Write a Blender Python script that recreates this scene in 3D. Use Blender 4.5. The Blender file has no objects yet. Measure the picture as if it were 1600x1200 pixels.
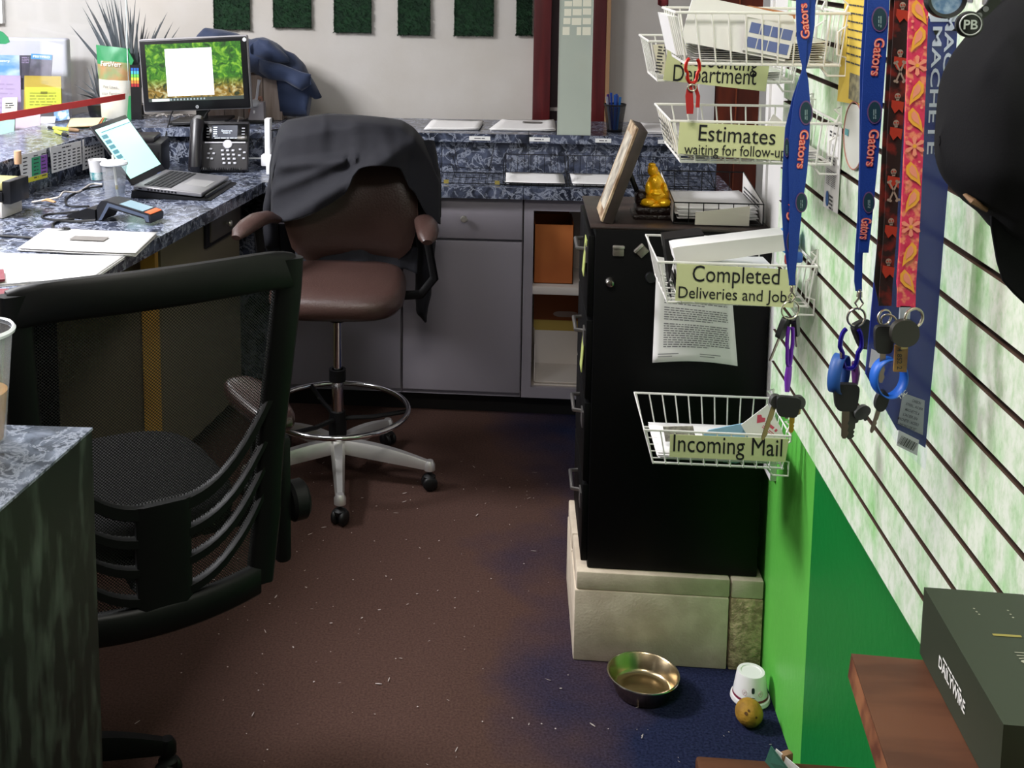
import bpy, bmesh, math, random
from mathutils import Vector as V, Matrix as Mx, noise as NZ
random.seed(7)
SC = bpy.context.scene
COL = SC.collection
PI = math.pi
# ---------------------------------------------------------------- camera
F, PX, PY, CAMH = 1800.0, 620.0, 162.0, 1.75          # focal length and optical centre in pixels of the 1600x1200 frame
_ya, _pi, _ro = math.radians(5.85), math.radians(7.35), math.radians(0.15)
_f = V((-math.sin(_ya)*math.cos(_pi), math.cos(_ya)*math.cos(_pi), -math.sin(_pi)))
_r0 = V((math.cos(_ya), math.sin(_ya), 0)); _u0 = _r0.cross(_f)
_r = _r0*math.cos(_ro)+_u0*math.sin(_ro); _u = _u0*math.cos(_ro)-_r0*math.sin(_ro)
CAM = V((0, 0, CAMH))
cd = bpy.data.cameras.new('camera'); cam = bpy.data.objects.new('camera', cd); COL.objects.link(cam)
cam.matrix_world = Mx(((_r.x, _u.x, -_f.x, 0), (_r.y, _u.y, -_f.y, 0), (_r.z, _u.z, -_f.z, CAMH), (0, 0, 0, 1)))
cd.sensor_fit = 'HORIZONTAL'; cd.sensor_width = 36.0; cd.lens = 36.0*F/1600.0
cd.shift_x = (800-PX)/1600.0; cd.shift_y = -(600-PY)/1600.0
cd.clip_start = 0.02
SC.camera = cam
# ---------------------------------------------------------------- world, exposure, lights
SC.view_settings.view_transform = 'Standard'; SC.view_settings.look = 'None'
SC.view_settings.gamma = 1.0; SC.view_settings.use_curve_mapping = False
SC.view_settings.exposure = 0.0
w = bpy.data.worlds.new('world'); SC.world = w; w.use_nodes = True
w.node_tree.nodes['Background'].inputs[0].default_value = (0.75, 0.85, 1.0, 1)
w.node_tree.nodes['Background'].inputs[1].default_value = 0.4
def area(name, loc, target, sx, sy, power, color):
    l = bpy.data.lights.new(name, 'AREA'); l.shape = 'RECTANGLE'; l.size = sx; l.size_y = sy
    l.energy = power; l.color = color
    o = bpy.data.objects.new(name, l); COL.objects.link(o); o.location = loc
    d = V(target)-V(loc); o.rotation_euler = d.to_track_quat('-Z', 'Y').to_euler()
    return o
CEIL = 2.75
area('ceiling_lamp_over_lobby', (-2.5, 2.85, CEIL-.06), (-2.5, 2.85, 0), 1.1, 0.55, 180, (0.97, 0.97, 1.0))
area('ceiling_lamp_by_window', (-2.9, 4.35, CEIL-.06), (-2.9, 4.35, 0), 1.1, 0.5, 12, (0.97, 0.98, 1.0))
area('ceiling_lamp_over_walkway', (-0.1, 1.05, CEIL-.06), (-0.1, 1.05, 0), 0.5, 0.5, 27, (1.0, 0.95, 0.88))
area('desk_fill_light', (-1.0, 2.55, CEIL-.06), (-1.0, 2.55, 0), 0.5, 0.5, 8, (0.94, 0.96, 1.0))  # added fill that brightens the desk, its notices and the stool front
# ---------------------------------------------------------------- pixel -> point on a known plane
def ray(x, y): return _f+_r*((x-PX)/F)-_u*((y-PY)/F)
def onX(x, y, X): d = ray(x, y); return CAM+d*(X/d.x)
def onY(x, y, Y): d = ray(x, y); return CAM+d*(Y/d.y)
def onZ(x, y, Z): d = ray(x, y); return CAM+d*((Z-CAMH)/d.z)
# ---------------------------------------------------------------- materials
def lin(h):
    h = h.lstrip('#'); out = []
    for i in (0, 2, 4):
        c = int(h[i:i+2], 16)/255.0
        out.append(c/12.92 if c <= .04045 else ((c+.055)/1.055)**2.4)
    return (*out, 1.0)
MATS = {}
def mat(name, col, rough=.55, metal=0.0, col2=None, scale=8.0, lo=.4, hi=.6, bump=0.0, bscale=None, spec=.5, emit=0.0, stretch=None, sheen=0.0, detail=6.0):
    if name in MATS: return MATS[name]
    m = bpy.data.materials.new(name); m.use_nodes = True; nt = m.node_tree; N = nt.nodes; L = nt.links
    b = N['Principled BSDF']; b.inputs['Base Color'].default_value = lin(col)
    b.inputs['Roughness'].default_value = rough; b.inputs['Metallic'].default_value = metal
    b.inputs['Specular IOR Level'].default_value = spec
    if sheen: b.inputs['Sheen Weight'].default_value = sheen
    tc = None
    if col2 or bump:
        tc = N.new('ShaderNodeTexCoord'); mp = N.new('ShaderNodeMapping'); L.new(tc.outputs['Object'], mp.inputs[0])
        if stretch: mp.inputs['Scale'].default_value = stretch
    if col2:
        n = N.new('ShaderNodeTexNoise'); n.inputs['Scale'].default_value = scale; n.inputs['Detail'].default_value = detail
        L.new(mp.outputs[0], n.inputs[0])
        r = N.new('ShaderNodeValToRGB'); r.color_ramp.elements[0].position = lo; r.color_ramp.elements[1].position = hi
        r.color_ramp.elements[0].color = lin(col); r.color_ramp.elements[1].color = lin(col2)
        L.new(n.outputs[0], r.inputs[0]); L.new(r.outputs[0], b.inputs['Base Color'])
    if bump:
        n2 = N.new('ShaderNodeTexNoise'); n2.inputs['Scale'].default_value = bscale or scale; n2.inputs['Detail'].default_value = 4
        L.new(mp.outputs[0], n2.inputs[0]); bp = N.new('ShaderNodeBump'); bp.inputs['Strength'].default_value = bump
        bp.inputs['Distance'].default_value = .01
        L.new(n2.outputs[0], bp.inputs['Height']); L.new(bp.outputs[0], b.inputs['Normal'])
    if emit:
        b.inputs['Emission Color'].default_value = lin(col); b.inputs['Emission Strength'].default_value = emit
    MATS[name] = m; return m
def clear_mat(name, tint='FFFFFF', fac=.1, rough=.05, haze=0.0):
    if name in MATS: return MATS[name]
    m = bpy.data.materials.new(name); m.use_nodes = True; nt = m.node_tree; N = nt.nodes; L = nt.links
    b = N['Principled BSDF']; b.inputs['Base Color'].default_value = lin(tint); b.inputs['Roughness'].default_value = .4; out = N['Material Output']
    t = N.new('ShaderNodeBsdfTransparent'); t.inputs[0].default_value = lin(tint)
    g = N.new('ShaderNodeBsdfGlossy'); g.inputs['Roughness'].default_value = rough
    mx = N.new('ShaderNodeMixShader'); mx.inputs[0].default_value = fac
    L.new(t.outputs[0], mx.inputs[1]); L.new(g.outputs[0], mx.inputs[2])
    m2 = N.new('ShaderNodeMixShader'); m2.inputs[0].default_value = haze; L.new(mx.outputs[0], m2.inputs[1]); L.new(b.outputs[0], m2.inputs[2]); L.new(m2.outputs[0], out.inputs[0])
    MATS[name] = m; return m
def marble(name, base, mid, vein, rough=.3, sc=1.0):
    if name in MATS: return MATS[name]
    m = bpy.data.materials.new(name); m.use_nodes = True; nt = m.node_tree; N = nt.nodes; L = nt.links
    b = N['Principled BSDF']; b.inputs['Roughness'].default_value = rough; b.inputs['Specular IOR Level'].default_value = .8
    tc = N.new('ShaderNodeTexCoord')
    n1 = N.new('ShaderNodeTexNoise'); n1.inputs['Scale'].default_value = 16*sc; n1.inputs['Detail'].default_value = 8; n1.inputs['Distortion'].default_value = 1.2
    L.new(tc.outputs['Object'], n1.inputs[0])
    r1 = N.new('ShaderNodeValToRGB'); e = r1.color_ramp.elements; e[0].position = .38; e[0].color = lin(base); e[1].position = .64; e[1].color = lin(mid)
    L.new(n1.outputs[0], r1.inputs[0])
    n2 = N.new('ShaderNodeTexNoise'); n2.inputs['Scale'].default_value = 22*sc; n2.inputs['Detail'].default_value = 9; n2.inputs['Roughness'].default_value = .62; n2.inputs['Distortion'].default_value = .6
    L.new(tc.outputs['Object'], n2.inputs[0])
    s = N.new('ShaderNodeMath'); s.operation = 'SUBTRACT'; s.inputs[1].default_value = .5; L.new(n2.outputs[0], s.inputs[0])
    a = N.new('ShaderNodeMath'); a.operation = 'ABSOLUTE'; L.new(s.outputs[0], a.inputs[0])
    r2 = N.new('ShaderNodeValToRGB'); e = r2.color_ramp.elements; e[0].position = 0.0; e[0].color = (.55, .55, .55, 1); e[1].position = .045; e[1].color = (0, 0, 0, 1)
    L.new(a.outputs[0], r2.inputs[0])
    mx = N.new('ShaderNodeMixRGB'); L.new(r2.outputs[0], mx.inputs[0]); L.new(r1.outputs[0], mx.inputs[1]); mx.inputs[2].default_value = lin(vein)
    L.new(mx.outputs[0], b.inputs['Base Color']); MATS[name] = m; return m
# ---------------------------------------------------------------- mesh building
def fr(o, x, y):
    x = V(x).normalized(); y = V(y); y = (y-x*y.dot(x)).normalized(); z = x.cross(y); o = V(o)
    return Mx(((x.x, y.x, z.x, o.x), (x.y, y.y, z.y, o.y), (x.z, y.z, z.z, o.z), (0, 0, 0, 1)))
def TR(loc, rz=0.0, rx=0.0, ry=0.0):
    return Mx.Translation(V(loc)) @ Mx.Rotation(rz, 4, 'Z') @ Mx.Rotation(ry, 4, 'Y') @ Mx.Rotation(rx, 4, 'X')
_TX = {}
def text_data(body, bold=0.0):
    k = (body, bold)
    if k in _TX: return _TX[k]
    cu = bpy.data.curves.new('lettering', 'FONT'); cu.body = body; cu.size = 1.0; cu.align_x = 'CENTER'; cu.align_y = 'CENTER'
    cu.offset = bold; cu.resolution_u = 3
    ob = bpy.data.objects.new('lettering', cu); me = ob.to_mesh()
    vs = [v.co.copy() for v in me.vertices]; fs = [tuple(p.vertices) for p in me.polygons]
    ob.to_mesh_clear(); bpy.data.objects.remove(ob); bpy.data.curves.remove(cu)
    xs = [v.x for v in vs]; ys = [v.y for v in vs]
    _TX[k] = (vs, fs, max(xs)-min(xs), max(ys)-min(ys), (max(xs)+min(xs))/2, (max(ys)+min(ys))/2)
    return _TX[k]
class MB:
    def __init__(s, M=None): s.bm = bmesh.new(); s.M = M or Mx.Identity(4)
    def box(s, c, d, R=None, bev=0.0, seg=2):
        vs = bmesh.ops.create_cube(s.bm, size=1.0)['verts']
        T = Mx.Translation(V(c)) @ (R.to_4x4() if R is not None else Mx.Identity(4)) @ Mx.Diagonal((d[0], d[1], d[2], 1))
        for v in vs: v.co = T @ v.co
        if bev:
            es = list({e for v in vs for e in v.link_edges})
            bmesh.ops.bevel(s.bm, geom=es, offset=min(bev, .45*min(abs(q) for q in d)), segments=seg, profile=.5, affect='EDGES', clamp_overlap=True)
        return s
    def between(s, a, b, bev=0.0):
        a, b = V(a), V(b); return s.box((a+b)/2, [abs(q) for q in (b-a)], bev=bev)
    def tube(s, pts, r, seg=8, closed=False, sq=None):
        pts = [V(p) for p in pts]; n = len(pts); rs = r if isinstance(r, (list, tuple)) else [r]*n
        def tan(i):
            a = pts[(i-1) % n] if closed or i > 0 else pts[i]; b = pts[(i+1) % n] if closed or i < n-1 else pts[i]
            return (b-a).normalized()
        t0 = tan(0); ref = V((0, 0, 1)) if abs(t0.z) < .9 else V((1, 0, 0)); nx = (ref-t0*ref.dot(t0)).normalized(); rings = []
        for i in range(n):
            t = tan(i); nx = nx-t*nx.dot(t); nx = nx.normalized() if nx.length > 1e-6 else t.orthogonal().normalized(); ny = t.cross(nx)
            k = sq or (1, 1)
            rings.append([s.bm.verts.new(pts[i]+(nx*math.cos(2*PI*j/seg)*k[0]+ny*math.sin(2*PI*j/seg)*k[1])*rs[i]) for j in range(seg)])
        for i in range(n if closed else n-1):
            A, B = rings[i], rings[(i+1) % n]
            for j in range(seg): s.bm.faces.new((A[j], A[(j+1) % seg], B[(j+1) % seg], B[j]))
        if not closed:
            s.bm.faces.new(rings[0][::-1]); s.bm.faces.new(rings[-1])
        return s
    def lathe(s, prof, c=(0, 0, 0), seg=32, T=None, scale=(1, 1)):
        T = T or Mx.Translation(V(c)); rings = []
        for r, z in prof:
            if r <= 1e-6: rings.append([s.bm.verts.new(T @ V((0, 0, z)))])
            else: rings.append([s.bm.verts.new(T @ V((r*scale[0]*math.cos(2*PI*j/seg), r*scale[1]*math.sin(2*PI*j/seg), z))) for j in range(seg)])
        for A, B in zip(rings[:-1], rings[1:]):
            for j in range(seg):
                k = (j+1) % seg
                q = [A[j % len(A)], A[k % len(A)], B[k % len(B)], B[j % len(B)]]
                q = [v for i, v in enumerate(q) if v not in q[:i]]
                if len(q) > 2: s.bm.faces.new(q)
        return s
    def prism(s, pts, vec):
        a = [s.bm.verts.new(V(p)) for p in pts]; b = [s.bm.verts.new(V(p)+V(vec)) for p in pts]; n = len(a)
        s.bm.faces.new(a[::-1]); s.bm.faces.new(b)
        for i in range(n): s.bm.faces.new((a[i], a[(i+1) % n], b[(i+1) % n], b[i]))
        return s
    def grid(s, f, nu, nv, cu=False):
        g = [[s.bm.verts.new(f(i/float(nu), j/float(nv))) for j in range(nv+1)] for i in range(nu if cu else nu+1)]
        m = len(g)
        for i in range(nu):
            for j in range(nv): s.bm.faces.new((g[i][j], g[(i+1) % m][j], g[(i+1) % m][j+1], g[i][j+1]))
        return s
    def text(s, body, h, T, bold=0.0, w=None, ext=.0006, em=False):
        """lettering of cap-ish height h (or em size) centred on frame T; w squeezes it to that width"""
        vs, fs, tw, th, cx, cy = text_data(body, bold)
        ky = h if em else h/th; kx = (w/tw) if w else ky
        a = [s.bm.verts.new(T @ V(((v.x-cx)*kx, (v.y-cy)*ky, ext))) for v in vs]
        for p in fs:
            try: s.bm.faces.new([a[i] for i in p])
            except ValueError: pass
        return s
    def rows(s, T, w, h, n, fill=.55, jag=.15, seed=1, words=True, ext=.0005):
        """n lines of small print inside a w x h block"""
        rnd = random.Random(seed)
        for i in range(n):
            y = h/2-(i+.5)*h/n; x = -w/2; end = w/2*(1-jag*rnd.random()*2)
            while x < end:
                ww = (h/n)*rnd.uniform(1.0, 4.0) if words else end-x
                x2 = min(x+ww, end); t = h/n*fill/2
                s.bm.faces.new([s.bm.verts.new(T @ V(q)) for q in ((x, y-t, ext), (x2, y-t, ext), (x2, y+t, ext), (x, y+t, ext))])
                x = x2+h/n*.5
        return s
    def quad(s, T, x0, x1, y0, y1, ext=.0005):
        s.bm.faces.new([s.bm.verts.new(T @ V(q)) for q in ((x0, y0, ext), (x1, y0, ext), (x1, y1, ext), (x0, y1, ext))]); return s
    def poly(s, T, pts, ext=.0005):
        s.bm.faces.new([s.bm.verts.new(T @ V((p[0], p[1], ext))) for p in pts]); return s
    def disc(s, T, r, n=24, ext=.0005, k=1.0, c=(0, 0)):
        return s.poly(T, [(c[0]+r*math.cos(2*PI*i/n), c[1]+r*k*math.sin(2*PI*i/n)) for i in range(n)], ext)
    def build(s, name, m, parent=None, smooth=True, solid=0.0, sub=0, mats=None, ang=40, keep=False):
        bm = s.bm; bm.transform(s.M)
        bmesh.ops.recalc_face_normals(bm, faces=bm.faces) if not keep else None
        me = bpy.data.meshes.new(name); o = bpy.data.objects.new(name, me); COL.objects.link(o)
        if parent is not None:
            PM = WM[parent.name]; bm.transform(PM.inverted()); o.parent = parent; WM[o.name] = PM.copy()
        else:
            xs = [v.co for v in bm.verts]
            c = V(((min(p.x for p in xs)+max(p.x for p in xs))/2, (min(p.y for p in xs)+max(p.y for p in xs))/2, min(p.z for p in xs)))
            bm.transform(Mx.Translation(-c)); o.location = c; WM[o.name] = Mx.Translation(c)
        if smooth:
            lim = math.radians(ang)
            for f in bm.faces: f.smooth = True
            for e in bm.edges:
                e.smooth = not (len(e.link_faces) == 2 and e.calc_face_angle(0) > lim)
        bm.to_mesh(me); bm.free()
        for q in (mats or [m]): me.materials.append(q)
        if solid:
            md = o.modifiers.new('thickness', 'SOLIDIFY'); md.thickness = solid; md.offset = 0
        if sub:
            md = o.modifiers.new('smooth', 'SUBSURF'); md.levels = sub; md.render_levels = sub
        return o
WM = {}
def tag(o, label=None, cat=None, group=None, kind=None):
    if label: o['label'] = label
    if cat: o['category'] = cat
    if group: o['group'] = group
    if kind: o['kind'] = kind
    return o
def thing(name, label, cat, M, group=None):
    o = bpy.data.objects.new(name, None); COL.objects.link(o); o.empty_display_size = .05
    if not isinstance(M, Mx): M = Mx.Translation(V(M))
    o.matrix_world = M; WM[o.name] = M.copy(); return tag(o, label, cat, group)
def struct(o): o['kind'] = 'structure'; return o
def children_of(o): return [c for c in COL.objects if c.parent == o]
def copy_tree(o, loc=None, parent=None):
    c = o.copy(); COL.objects.link(c)
    if parent is not None: c.parent = parent
    kids = children_of(o)
    for k in kids: copy_tree(k, None, c)
    if loc is not None: c.location = loc
    return c
def lerp(a, b, t): return a+(b-a)*t
def interp(x, tab):
    if x <= tab[0][0]: return tab[0][1]
    for (a, p), (b, q) in zip(tab[:-1], tab[1:]):
        if x <= b: return p+(q-p)*(x-a)/float(b-a) if b > a else q
    return tab[-1][1]
# ================================================================ THE ROOM
XW = .63                                              # face of the painted right wall
WY = 5.05                                             # face of the back wall
M_wall = mat('wall_paint', 'C9C4BF', .9, col2='C3BDB6', scale=3, bump=.06, bscale=60)
M_white = mat('white_paint', 'E6E4E2', .7)
M_carpet = mat('carpet', '43302C', .97, spec=.08)
def carpet():
    m = M_carpet; nt = m.node_tree; N = nt.nodes; L = nt.links; b = N['Principled BSDF']
    tc = N.new('ShaderNodeTexCoord')
    n1 = N.new('ShaderNodeTexNoise'); n1.inputs['Scale'].default_value = 2.2; n1.inputs['Detail'].default_value = 6; L.new(tc.outputs['Object'], n1.inputs[0])
    sx = N.new('ShaderNodeSeparateXYZ'); L.new(tc.outputs['Object'], sx.inputs[0])
    # brown in the walkway, blending to navy along the blocks and the wall
    ma = N.new('ShaderNodeMath'); ma.operation = 'MULTIPLY_ADD'; ma.inputs[1].default_value = .9; L.new(n1.outputs[0], ma.inputs[0])
    sh = N.new('ShaderNodeMath'); sh.operation = 'ADD'; sh.inputs[1].default_value = -.95; L.new(sx.outputs[0], sh.inputs[0]); L.new(sh.outputs[0], ma.inputs[2])
    r = N.new('ShaderNodeMapRange'); r.inputs[1].default_value = .42; r.inputs[2].default_value = .72; L.new(ma.outputs[0], r.inputs[0])
    n2 = N.new('ShaderNodeTexNoise'); n2.inputs['Scale'].default_value = 170; n2.inputs['Detail'].default_value = 6; L.new(tc.outputs['Object'], n2.inputs[0])
    c1 = N.new('ShaderNodeValToRGB'); e = c1.color_ramp.elements; e[0].position = .2; e[1].position = .8; e[0].color = lin('382825'); e[1].color = lin('564038'); L.new(n2.outputs[0], c1.inputs[0])
    c2 = N.new('ShaderNodeValToRGB'); e = c2.color_ramp.elements; e[0].position = .3; e[1].position = .75; e[0].color = lin('11142A'); e[1].color = lin('2A2F4C'); L.new(n2.outputs[0], c2.inputs[0])
    mx = N.new('ShaderNodeMixRGB'); L.new(r.outputs[0], mx.inputs[0]); L.new(c1.outputs[0], mx.inputs[1]); L.new(c2.outputs[0], mx.inputs[2])
    L.new(mx.outputs[0], b.inputs['Base Color'])
    bp = N.new('ShaderNodeBump'); bp.inputs['Strength'].default_value = .25; bp.inputs['Distance'].default_value = .01; L.new(n2.outputs[0], bp.inputs['Height']); L.new(bp.outputs[0], b.inputs['Normal'])
carpet()
X0, X1, Y0 = -3.6, 1.7, -1.2
struct(MB().box(((X0+X1)/2, (Y0+WY)/2, -.05), (X1-X0, WY-Y0, .1)).build('floor', M_carpet))
struct(MB().box(((X0+X1)/2, (Y0+WY)/2, CEIL+.05), (X1-X0, WY-Y0, .1)).build('ceiling', mat('ceiling_white', 'D8D6D2', .9)))
struct(MB().box(((X0+X1)/2, WY+.06, CEIL/2), (X1-X0, .12, CEIL)).build('wall_back', M_wall))
struct(MB().box((X0-.06, (Y0+WY)/2, CEIL/2), (.12, WY-Y0, CEIL)).build('wall_left', M_wall))
struct(MB().box(((X0+X1)/2, Y0-.06, CEIL/2), (X1-X0, .12, CEIL)).build('wall_front', mat('front_wall', '6B675F', .9)))
struct(MB().box((X1+.06, (WY+2.9)/2, CEIL/2), (.12, WY-2.9, CEIL)).build('wall_right_passage', M_wall))
# right wall: bright green paint beyond the paint line at Y=2.33, dark green before it
M_gr1 = mat('bright_green_paint', '62C04C', .45, bump=.12, bscale=45)
M_gr2 = mat('dark_green_paint', '067A30', .45, bump=.12, bscale=45)
gy = 2.335; ge = 2.83
mb = MB(); mb.box((XW+.05, (Y0+gy)/2, CEIL/2), (.1, gy-Y0, CEIL)); n0 = len(mb.bm.faces)
mb.box((XW+.05, (gy+ge)/2, CEIL/2), (.1, ge-gy, CEIL)); mb.bm.faces.ensure_lookup_table()
for f in mb.bm.faces[n0:]: f.material_index = 1
struct(mb.build('wall_right', M_gr2, mats=[M_gr2, M_gr1]))
# slatted display panel on the right wall
def slat_material():
    m = mat('whitewashed_slats', 'E4ECDC', .6); nt = m.node_tree; N = nt.nodes; L = nt.links; b = N['Principled BSDF']
    tc = N.new('ShaderNodeTexCoord')
    def noise(sc, stretch, det=8):
        mp = N.new('ShaderNodeMapping'); mp.inputs['Scale'].default_value = stretch; L.new(tc.outputs['Object'], mp.inputs[0])
        n = N.new('ShaderNodeTexNoise'); n.inputs['Scale'].default_value = sc; n.inputs['Detail'].default_value = det; n.inputs['Roughness'].default_value = .65; L.new(mp.outputs[0], n.inputs[0]); return n
    def ramp(n, p0, c0, p1, c1):
        r = N.new('ShaderNodeValToRGB'); e = r.color_ramp.elements; e[0].position = p0; e[0].color = lin(c0); e[1].position = p1; e[1].color = lin(c1); L.new(n.outputs[0], r.inputs[0]); return r
    a = ramp(noise(15, (1, 1, .5)), .46, 'EAF2E2', .72, '9AD68A')
    c = ramp(noise(75, (1, 1, .6)), .45, 'FFFFFF', .75, 'BCDCB0')
    d = ramp(noise(220, (1, 1, .7)), .58, 'FFFFFF', .78, 'A8B49C')
    m1 = N.new('ShaderNodeMixRGB'); m1.blend_type = 'MULTIPLY'; m1.inputs[0].default_value = .8; L.new(a.outputs[0], m1.inputs[1]); L.new(c.outputs[0], m1.inputs[2])
    m2 = N.new('ShaderNodeMixRGB'); m2.blend_type = 'MULTIPLY'; m2.inputs[0].default_value = .4; L.new(m1.outputs[0], m2.inputs[1]); L.new(d.outputs[0], m2.inputs[2])
    L.new(m2.outputs[0], b.inputs['Base Color']); return m
M_slat = slat_material()
XS = XW-.024                                          # face of the slats
SY0, SY1, SZ0, PITCH = -.2, 2.66, .747, .0762
struct(MB().box((XW-.003, (SY0+SY1)/2, (SZ0+CEIL)/2), (.006, SY1-SY0-.002, CEIL-SZ0)).build('trim_1', mat('groove_brown', '24160E', .9)))
mb = MB(); z = SZ0; k = 0
while z < CEIL-.02:
    mb.box((XW-.006-.009, (SY0+SY1)/2, z+(PITCH-.0068)/2), (.018, SY1-SY0, PITCH-.0068), bev=.0015, seg=1); z += PITCH
mb.bm.faces.ensure_lookup_table(); mb.bm.normal_update()
for f in mb.bm.faces:
    if abs(f.normal.z) > .5 or f.normal.x > .5: f.material_index = 1
struct(mb.build('wall_right_slats', M_slat, mats=[M_slat, mat('raw_fibreboard', '3E281A', .9)], keep=True))
struct(MB().box((XW-.004, 2.745, 1.62), (.02, .165, 2.2)).box((XW+.04, ge+.012, 1.375), (.12, .03, 2.75)).build('trim_2', M_white))
# back wall: dark red doorway, brown passage door, white trims, the edge of a window
M_red = mat('dark_red_wood', '5C1A1C', .4, col2='4A1215', scale=4, stretch=(8, 8, .6))
M_gap = mat('dark_gap', '2A1215', .6)
p = lambda x, y=100: onY(x, y, WY)
d1 = MB(); zt = CEIL-.2
for a, b_, t in ((833, 860, .05), (925, 945, .05)):
    d1.between((p(a).x, WY-t, 0), (p(b_).x, WY, zt), bev=.004)
o = d1.build('door_1', M_red); struct(o)
MB().between((p(860).x, WY-.02, 0), (p(925).x, WY-.004, zt)).build('door_panel', M_gap, o)
MB().between((p(858).x, WY-.03, onY(0, 158, WY).z), (p(926).x, WY-.019, onY(0, 153, WY).z)).build('glazing_bar', mat('pale_bar', '8F8480', .5), o)
struct(MB().between((p(945).x, WY-.055, 0), (p(951).x, WY, zt)).build('trim_3', mat('tan_wood', 'A07B58', .6)))
M_bdoor = mat('brown_door_wood', '7A2F12', .4, col2='5E230E', scale=3, stretch=(6, 6, .7))
o = struct(MB().between((p(1118).x, WY-.03, 0), (p(1186).x, WY, 2.05)).build('door_2', M_bdoor))
MB().between((p(1149).x, WY-.036, .2), (p(1151).x, WY-.029, 2.0)).build('panel_groove', mat('door_groove', '9A4A2A', .4), o)
struct(MB().between((p(1092).x, WY-.04, 0), (p(1116).x, WY, 2.1)).between((p(1186).x, WY-.04, 0), (p(1202).x, WY, 2.1)).build('trim_4', M_white))
wn = struct(MB().between((p(-60).x, WY-.03, onY(0, 36, WY).z), (p(11).x, WY-.002, 2.3)).build('window_1', M_white))
MB().between((p(-58).x, WY-.034, onY(0, 33, WY).z), (p(9).x, WY-.029, 2.27)).build('pane', mat('daylight_pane', 'F4F8FF', .3, emit=4.0), wn)
fp = onY(1041, 54, 4.9)
t = thing('flag', 'small dark red flag on a thin dark pole at top edge near baskets', 'flag', fp)
MB().tube([fp, V((fp.x+.003, 4.9, 1.95))], .004, 8).build('pole', mat('pole_dark', '241C1A', .5), t)
def flagf(u, v): q = onY(lerp(1028, 1044, u), lerp(-120, 11-8*abs(u-.45), v), 4.88); q.y += .01*math.sin(u*5); return q
MB().grid(flagf, 8, 8).build('cloth', mat('flag_red', '7A2A2E', .8), t, solid=.002)
# ceiling lamps (their light is set at the top); the desk one is added fill
for i, (x, y, sx, sy, wh) in enumerate(((-2.5, 2.85, 1.2, .6, 'over the lobby beyond the left desk'), (-2.9, 4.35, 1.2, .55, 'over the lobby near the window'), (-.1, 1.05, .6, .6, 'over the walkway'), (-1.0, 2.55, .6, .6, 'added over the left desk edge to brighten it'))):
    t = thing('ceiling_light', 'flat white ceiling light panel %s' % wh, 'ceiling light', (x, y, CEIL-.001), 'ceiling light panels')
    MB().box((x, y, CEIL-.02), (sx, sy, .04), bev=.004).build('frame', M_white, t)
    MB().box((x, y, CEIL-.043), (sx-.06, sy-.06, .008)).build('diffuser', mat('lamp_diffuser', 'FFFFFF', .5, emit=1.0), t)
# ================================================================ COUNTERS
M_top = marble('marble_laminate', '242833', '565D72', 'C0C7D8', .22)
M_pan = mat('dark_marble_laminate', '090F0D', .4, col2='48534A', scale=34, lo=.48, hi=.78, stretch=(1, 1, .3), detail=10)
M_cab = mat('grey_cabinet_laminate', '97919A', .45, bump=.02, bscale=200)
M_cabd = mat('dark_cabinet', '15131A', .7)
ZC, ZL = .90, 1.052                                    # worktop and ledge heights
CF, LF, LB = 4.19, 4.50, 4.90                          # counter front, ledge front, ledge back
def lx(Y): return -.926-.148*(4.253-Y)                 # inner edge of the left desk
def llx(Y): return lx(Y)-.715                          # front of the left ledge
t = thing('worktop', 'blue grey marbled laminate worktop running along back and left', 'counter', (-1.2, 3.6, ZC-.042))
cx = .80
mb = MB(); seam = onY(818, 300, CF).x
mb.prism([(lx(CF), CF, ZC-.042), (seam-.001, CF, ZC-.042), (seam-.001, LF+.029, ZC-.042), (lx(CF), LF+.029, ZC-.042)], (0, 0, .042))
mb.prism([(seam+.001, CF, ZC-.042), (cx, CF, ZC-.042), (cx, LF+.029, ZC-.042), (seam+.001, LF+.029, ZC-.042)], (0, 0, .042))
mb.build('back_top', M_top, t)
yn = 1.92
MB().prism([(lx(CF)-.0005, CF, ZC-.042), (lx(CF)-.0005, LF+.029, ZC-.042), (llx(LF+.05)-.025, LF+.029, ZC-.042), (llx(yn)-.025, yn, ZC-.042), (lx(yn), yn, ZC-.042)], (0, 0, .042)).build('desk_top', M_top, t)
t = thing('raised_ledge', 'raised marbled ledge behind the worktop with white label strips', 'ledge', (-.3, 4.65, ZC))
ls = onY(826, 240, LF).x
mb = MB(); lc = llx(LF)+.10
mb.between((lc, LF, ZL-.034), (ls-.001, LB, ZL)).between((ls+.001, LF, ZL-.034), (cx+.01, LB, ZL)); mb.build('shelf_board', M_top, t)
MB().between((lc-.12, LF+.03, 0), (ls-.001, LF+.06, ZL-.034)).between((ls+.001, LF+.03, 0), (cx-.01, LF+.06, ZL-.034)).build('backsplash', M_top, t)
MB().between((lc, LB-.06, 0), (cx-.01, LB-.03, ZL-.034)).build('rear_panel', M_cab, t)
for i, (a, b_, s_) in enumerate(((733, 766, 0), (827, 859, 0), (930, 955, 0), (1028, 1060, 0))):
    q0 = onY(a, 219, LF-.001); q1 = onY(b_, 219, LF-.001); zz = ZL-.018
    lb = MB().between((q0.x, LF-.0015, zz-.008), (q1.x, LF, zz+.008)).build('label_strip', mat('label_white', 'F2F2F0', .6), t)
    MB().rows(fr(((q0.x+q1.x)/2, LF-.0016, zz), (1, 0, 0), (0, 0, 1)), (q1.x-q0.x)*.5, .007, 1, .6, .1, seed=i+1).build('print', mat('grey_ink', '6A6A6E', .8), lb)
t = thing('desk_ledge', 'raised marbled ledge along the left desk holding brochures', 'ledge', (llx(3.4)-.15, 3.4, ZC))
wdt = .30
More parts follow.
